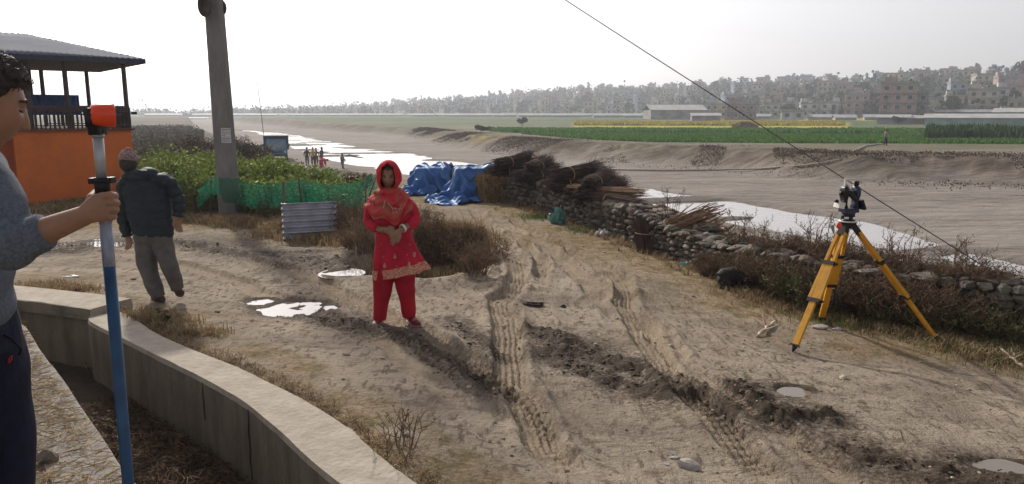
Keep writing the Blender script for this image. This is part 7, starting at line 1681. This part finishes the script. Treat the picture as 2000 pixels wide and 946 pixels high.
# trees: a few models, each with trunk and crown, copied one by one
leaf_far = mat("far_tree_leaves", (.035, .052, .026), .8, island=.4, transl=.2); trunk_far = mat("far_trunk", (.10, .08, .06), .9)
def make_tree(kind, seed):
    root = bpy.data.objects.new("tree", None); col.objects.link(root); rg = np.random.default_rng(seed); mb = MB(); ht = 8.0
    if kind == "round": lob = [(rg.normal(0, 1.4), rg.normal(0, 1.4), rg.uniform(3.6, 6.6), rg.uniform(1.3, 2.2)) for _ in range(8)]
    elif kind == "tall": lob = [(rg.normal(0, .5), rg.normal(0, .5), 2.2 + i * .95, 1.25 - .10 * abs(i - 2)) for i in range(7)]
    else: lob = [(rg.normal(0, 2.0), rg.normal(0, 2.0), rg.uniform(2.2, 4.6), rg.uniform(1.1, 1.9)) for _ in range(9)]
    mb.tube([(0, 0, -.5), (.1, .05, 1.6), (.0, .1, 3.4), (.1, 0, lob[-1][2])], [.26, .2, .14, .05], 6)
    for l in lob[:5]: mb.tube([(.05, .08, 2.2), ((l[0]) * .6, l[1] * .6, (l[2] + 2.2) / 2), (l[0], l[1], l[2])], [.1, .07, .03], 5)
    mb.build("trunk", trunk_far, root); C = []
    for l in lob:
        n = int(70 * l[3] ** 1.4); u = rg.normal(0, 1, (n, 3)); u /= np.linalg.norm(u, axis=1, keepdims=True); C.append(np.array(l[:3]) + u * l[3] * rg.uniform(.55, 1.05, (n, 1)) * np.array([1, 1, .8]))
    m2 = MB(); leaves(m2, np.concatenate(C), .75, .75, rg=rg); m2.build("crown", leaf_far, root); return root
tk = [("round", 1), ("round", 2), ("wide", 3), ("tall", 4), ("wide", 5), ("tall", 6)]; tp = [make_tree(*a) for a in tk]; tused = set(); tr_ = random.Random(9)
kn = {"round": "round-crowned tree", "wide": "broad bushy tree", "tall": "narrow tall tree"}
def land(px):
    for a, n in ((560, 'left of the mast'), (760, 'above the river group'), (960, 'above the tarps'), (1180, 'above the firewood'), (1400, 'left of the stay wire'), (1560, 'left of the tripod'), (1700, 'above the tripod'), (1850, 'near the banded house')):
        if px < a: return n
    return 'near the right edge'
def put_tree(k, px, r, s, label, group, xy=None):
    o = tp[k] if k not in tused else copy_tree(tp[k]); tused.add(k); x, y = xy or az_pt(px, r); o.location = (x, y, H(x, y) - .1); o.rotation_euler = (0, 0, tr_.uniform(0, 6)); o.scale = (s * tr_.uniform(.85, 1.2), s * tr_.uniform(.85, 1.2), s); tag(o, label, "tree", group)
n_sky = 128
for j in range(n_sky):                   # along the ridge
    px = 400 + (2060 - 400) * (j + tr_.random()) / n_sky; D1 = np.interp(px, SKY[:, 0], SKY[:, 2]); k = tr_.randrange(6); z_ = land(px)
    put_tree(k, px, D1 * tr_.uniform(.96, 1.0), tr_.uniform(.8, 1.7), f"{kn[tk[k][0]]} on the skyline, {z_}", f"{kn[tk[k][0]]}s on the skyline, {z_}")
for j in range(150):                     # between the houses
    px = 900 + (2050 - 900) * (j + tr_.random()) / 150; D1 = np.interp(px, SKY[:, 0], SKY[:, 2]); D0 = np.interp(px, SKY[:, 0], SKY[:, 3]); kk = ((j * 11) % 150 + tr_.random()) / 150; r = D0 + (D1 - D0) * kk * .9; k = tr_.randrange(6); z_ = land(px)
    t_ = "foot" if kk < .4 else "upper slope"
    put_tree(k, px, r, tr_.uniform(.7, 1.25), f"{kn[tk[k][0]]} among houses, {t_} of the hill, {z_}", f"{kn[tk[k][0]]}s at the {t_} of the hill, {z_}")
put_tree(0, 1985, 500, 1.9, "big dark tree above the right-hand houses at the picture's edge", None)
put_tree(3, 760, 1500, 2.3, "tall lone tree sticking out of the left skyline", None)
put_tree(1, 1048, 1130, 1.9, "rounded tall tree poking above the ridge in the middle", None)
put_tree(4, 1020, 195, .42, "small dark tree standing alone in the fields, left of the yellow field", None)
put_tree(2, 940, 128, .26, "low dark bush-like tree at the tip of the green fields", None)
put_tree(4, 1748, 228, .42, "dark leafy tree in front of the tin huts on the right", None); put_tree(0, 1745, 222, .30, "smaller tree beside the dark leafy one before the tin huts", None)
# woodland filling the slope
def wood():
    rg = np.random.default_rng(61); n = 40000; px = rg.uniform(150, 2150, n); D1 = np.interp(px, SKY[:, 0], SKY[:, 2]); D0 = np.interp(px, SKY[:, 0], SKY[:, 3]); k = rg.uniform(0, 1.02, n); r = D0 + (D1 - D0) * k; nc = n // 16; idx = rg.integers(0, nc, n); px = px[idx] + rg.normal(0, 2.2, n); k = k[idx]; r = r[idx] * (1 + rg.normal(0, .004, n)); t = np.arctan((px - 1000) / FOC); X = r * np.sin(t); Y = r * np.cos(t)
    Z = terr(X, Y) + np.abs(rg.normal(0, 3.2, n)) * (1 - .7 * (k > .93)); mb = MB(); leaves(mb, np.stack([X, Y, Z], 1), 1.7 + .001 * r, .85, rg=rg); tag(mb.build("woodland", leaf_far), "scrubby woodland covering the hazy hillside between the houses", "woodland", kind="stuff")
wood()
def heath():
    rg = np.random.default_rng(71); n = 90000; px = rg.uniform(255, 540, n); r = np.exp(rg.uniform(math.log(24), math.log(190), n)); nc = n // 40; idx = rg.integers(0, nc, n); px = px[idx] + rg.normal(0, 3.0, n) * 1.5; r = r[idx] * (1 + rg.normal(0, .012, n)); t = np.arctan((px - 1000) / FOC); X = r * np.sin(t); Y = r * np.cos(t)
    dd, sE, _, _ = pdist(X, Y, EDGE); k = (sE * -ESIGN > -1.5) & (rg.random(len(X)) < np.interp(r, [24, 60, 190], [1, .8, .25])); X, Y, r = X[k], Y[k], r[k]; Z = terr(X, Y) + np.abs(rg.normal(0, .22, len(X))); mb = MB(); leaves(mb, np.stack([X, Y, Z], 1), .10 + .0022 * r, .5, rg=rg); tag(mb.build("heath", mat("heath_leaves", (.10, .075, .04), .95, island=.5)), "low brown and olive scrub covering the left bank beyond the leafy plot", "scrub", kind="stuff")
ESIGN = 1 if pdist(np.array([20.]), np.array([60.]), EDGE)[1][0] > 0 else -1
heath()
# brown bushes on the left bank beyond the leafy plot
bb_m = mat("brown_bush_leaves", (.10, .065, .04), .95, island=.5)
def big_bush(label, px, py_top, Y, wpx, seed, m=bb_m, cat="bush", n=2600, ls=.12):
    a = PX(px, py_top, Y); g = H(a.x, Y); hgt = a.z - g; w_ = wpx / FOC * Y * .5; root = empty("brown_bush", (a.x, Y, g), label, cat); rg = np.random.default_rng(seed); L_ = [(rg.uniform(-.75, .75) * w_, rg.uniform(-.5, .5) * w_, hgt * rg.uniform(.25, .72), rg.uniform(.25, .42) * max(w_ * .8, hgt)) for _ in range(9)]; C = []
    for l in L_:
        u = rg.normal(0, 1, (n // 9, 3)); u /= np.linalg.norm(u, axis=1, keepdims=True); C.append(np.array(l[:3]) + u * np.array([l[3], l[3], min(l[3], hgt * .32)]) * rg.uniform(.5, 1.12, (n // 9, 1)))
    C = np.concatenate(C); mb = MB(); leaves(mb, C, ls, .45, rg=rg); mb.build("foliage", m, root); s = MB(); P0 = np.zeros((40, 3)); P0[:, :2] = rg.normal(0, w_ * .25, (40, 2)); P1 = C[rg.integers(0, len(C), 40)]; sticks(s, P0, P1, .03, .01); s.build("stems", twig_m, root)
big_bush("big brown bush just left of the concrete pole beyond the leafy plot", 385, 258, 36, 95, 1)
big_bush("brown thorny bush right of the concrete pole, before the truck", 478, 268, 42, 75, 2)
big_bush("dark brown bush between the house corner and the big one", 325, 282, 38, 90, 3)
big_bush("low brown bush partly behind the concrete pole", 435, 272, 46, 70, 4)
big_bush("dark bush touching the orange house corner", 285, 300, 30, 60, 5, m=leaf_dk)
big_bush("brown bush on the bank edge left of the blue truck", 503, 278, 50, 40, 6)
big_bush("olive scrub line far behind the big brown bush", 345, 262, 60, 120, 7)
big_bush("brown scrub far behind the pole by the river bend", 455, 255, 85, 90, 8)
big_bush("brown twiggy bush on the gravel bank above the net's right end", 700, 338, 22.5, 60, 9, n=1500, ls=.06)
big_bush("small brown bush on the gravel bank left of the woman's head", 665, 348, 20.5, 40, 10, n=1200, ls=.06)

# things that share a label are told apart by their order from the left
def order_labels():
    ordn = ["first", "second", "third", "fourth", "fifth", "sixth", "seventh", "eighth", "ninth", "tenth", "eleventh", "twelfth"]
    by = {}
    for o in col.objects:
        if o.parent is None and "category" in o: by.setdefault(o["label"], []).append(o)
    for lab, L in by.items():
        if 1 < len(L) <= 12:
            L.sort(key=lambda o: o.location.x / max(o.location.y, .1))
            for k, o in enumerate(L): o["label"] = f"{ordn[k]} from left, {lab}" if len(lab.split()) <= 13 else lab
order_labels()
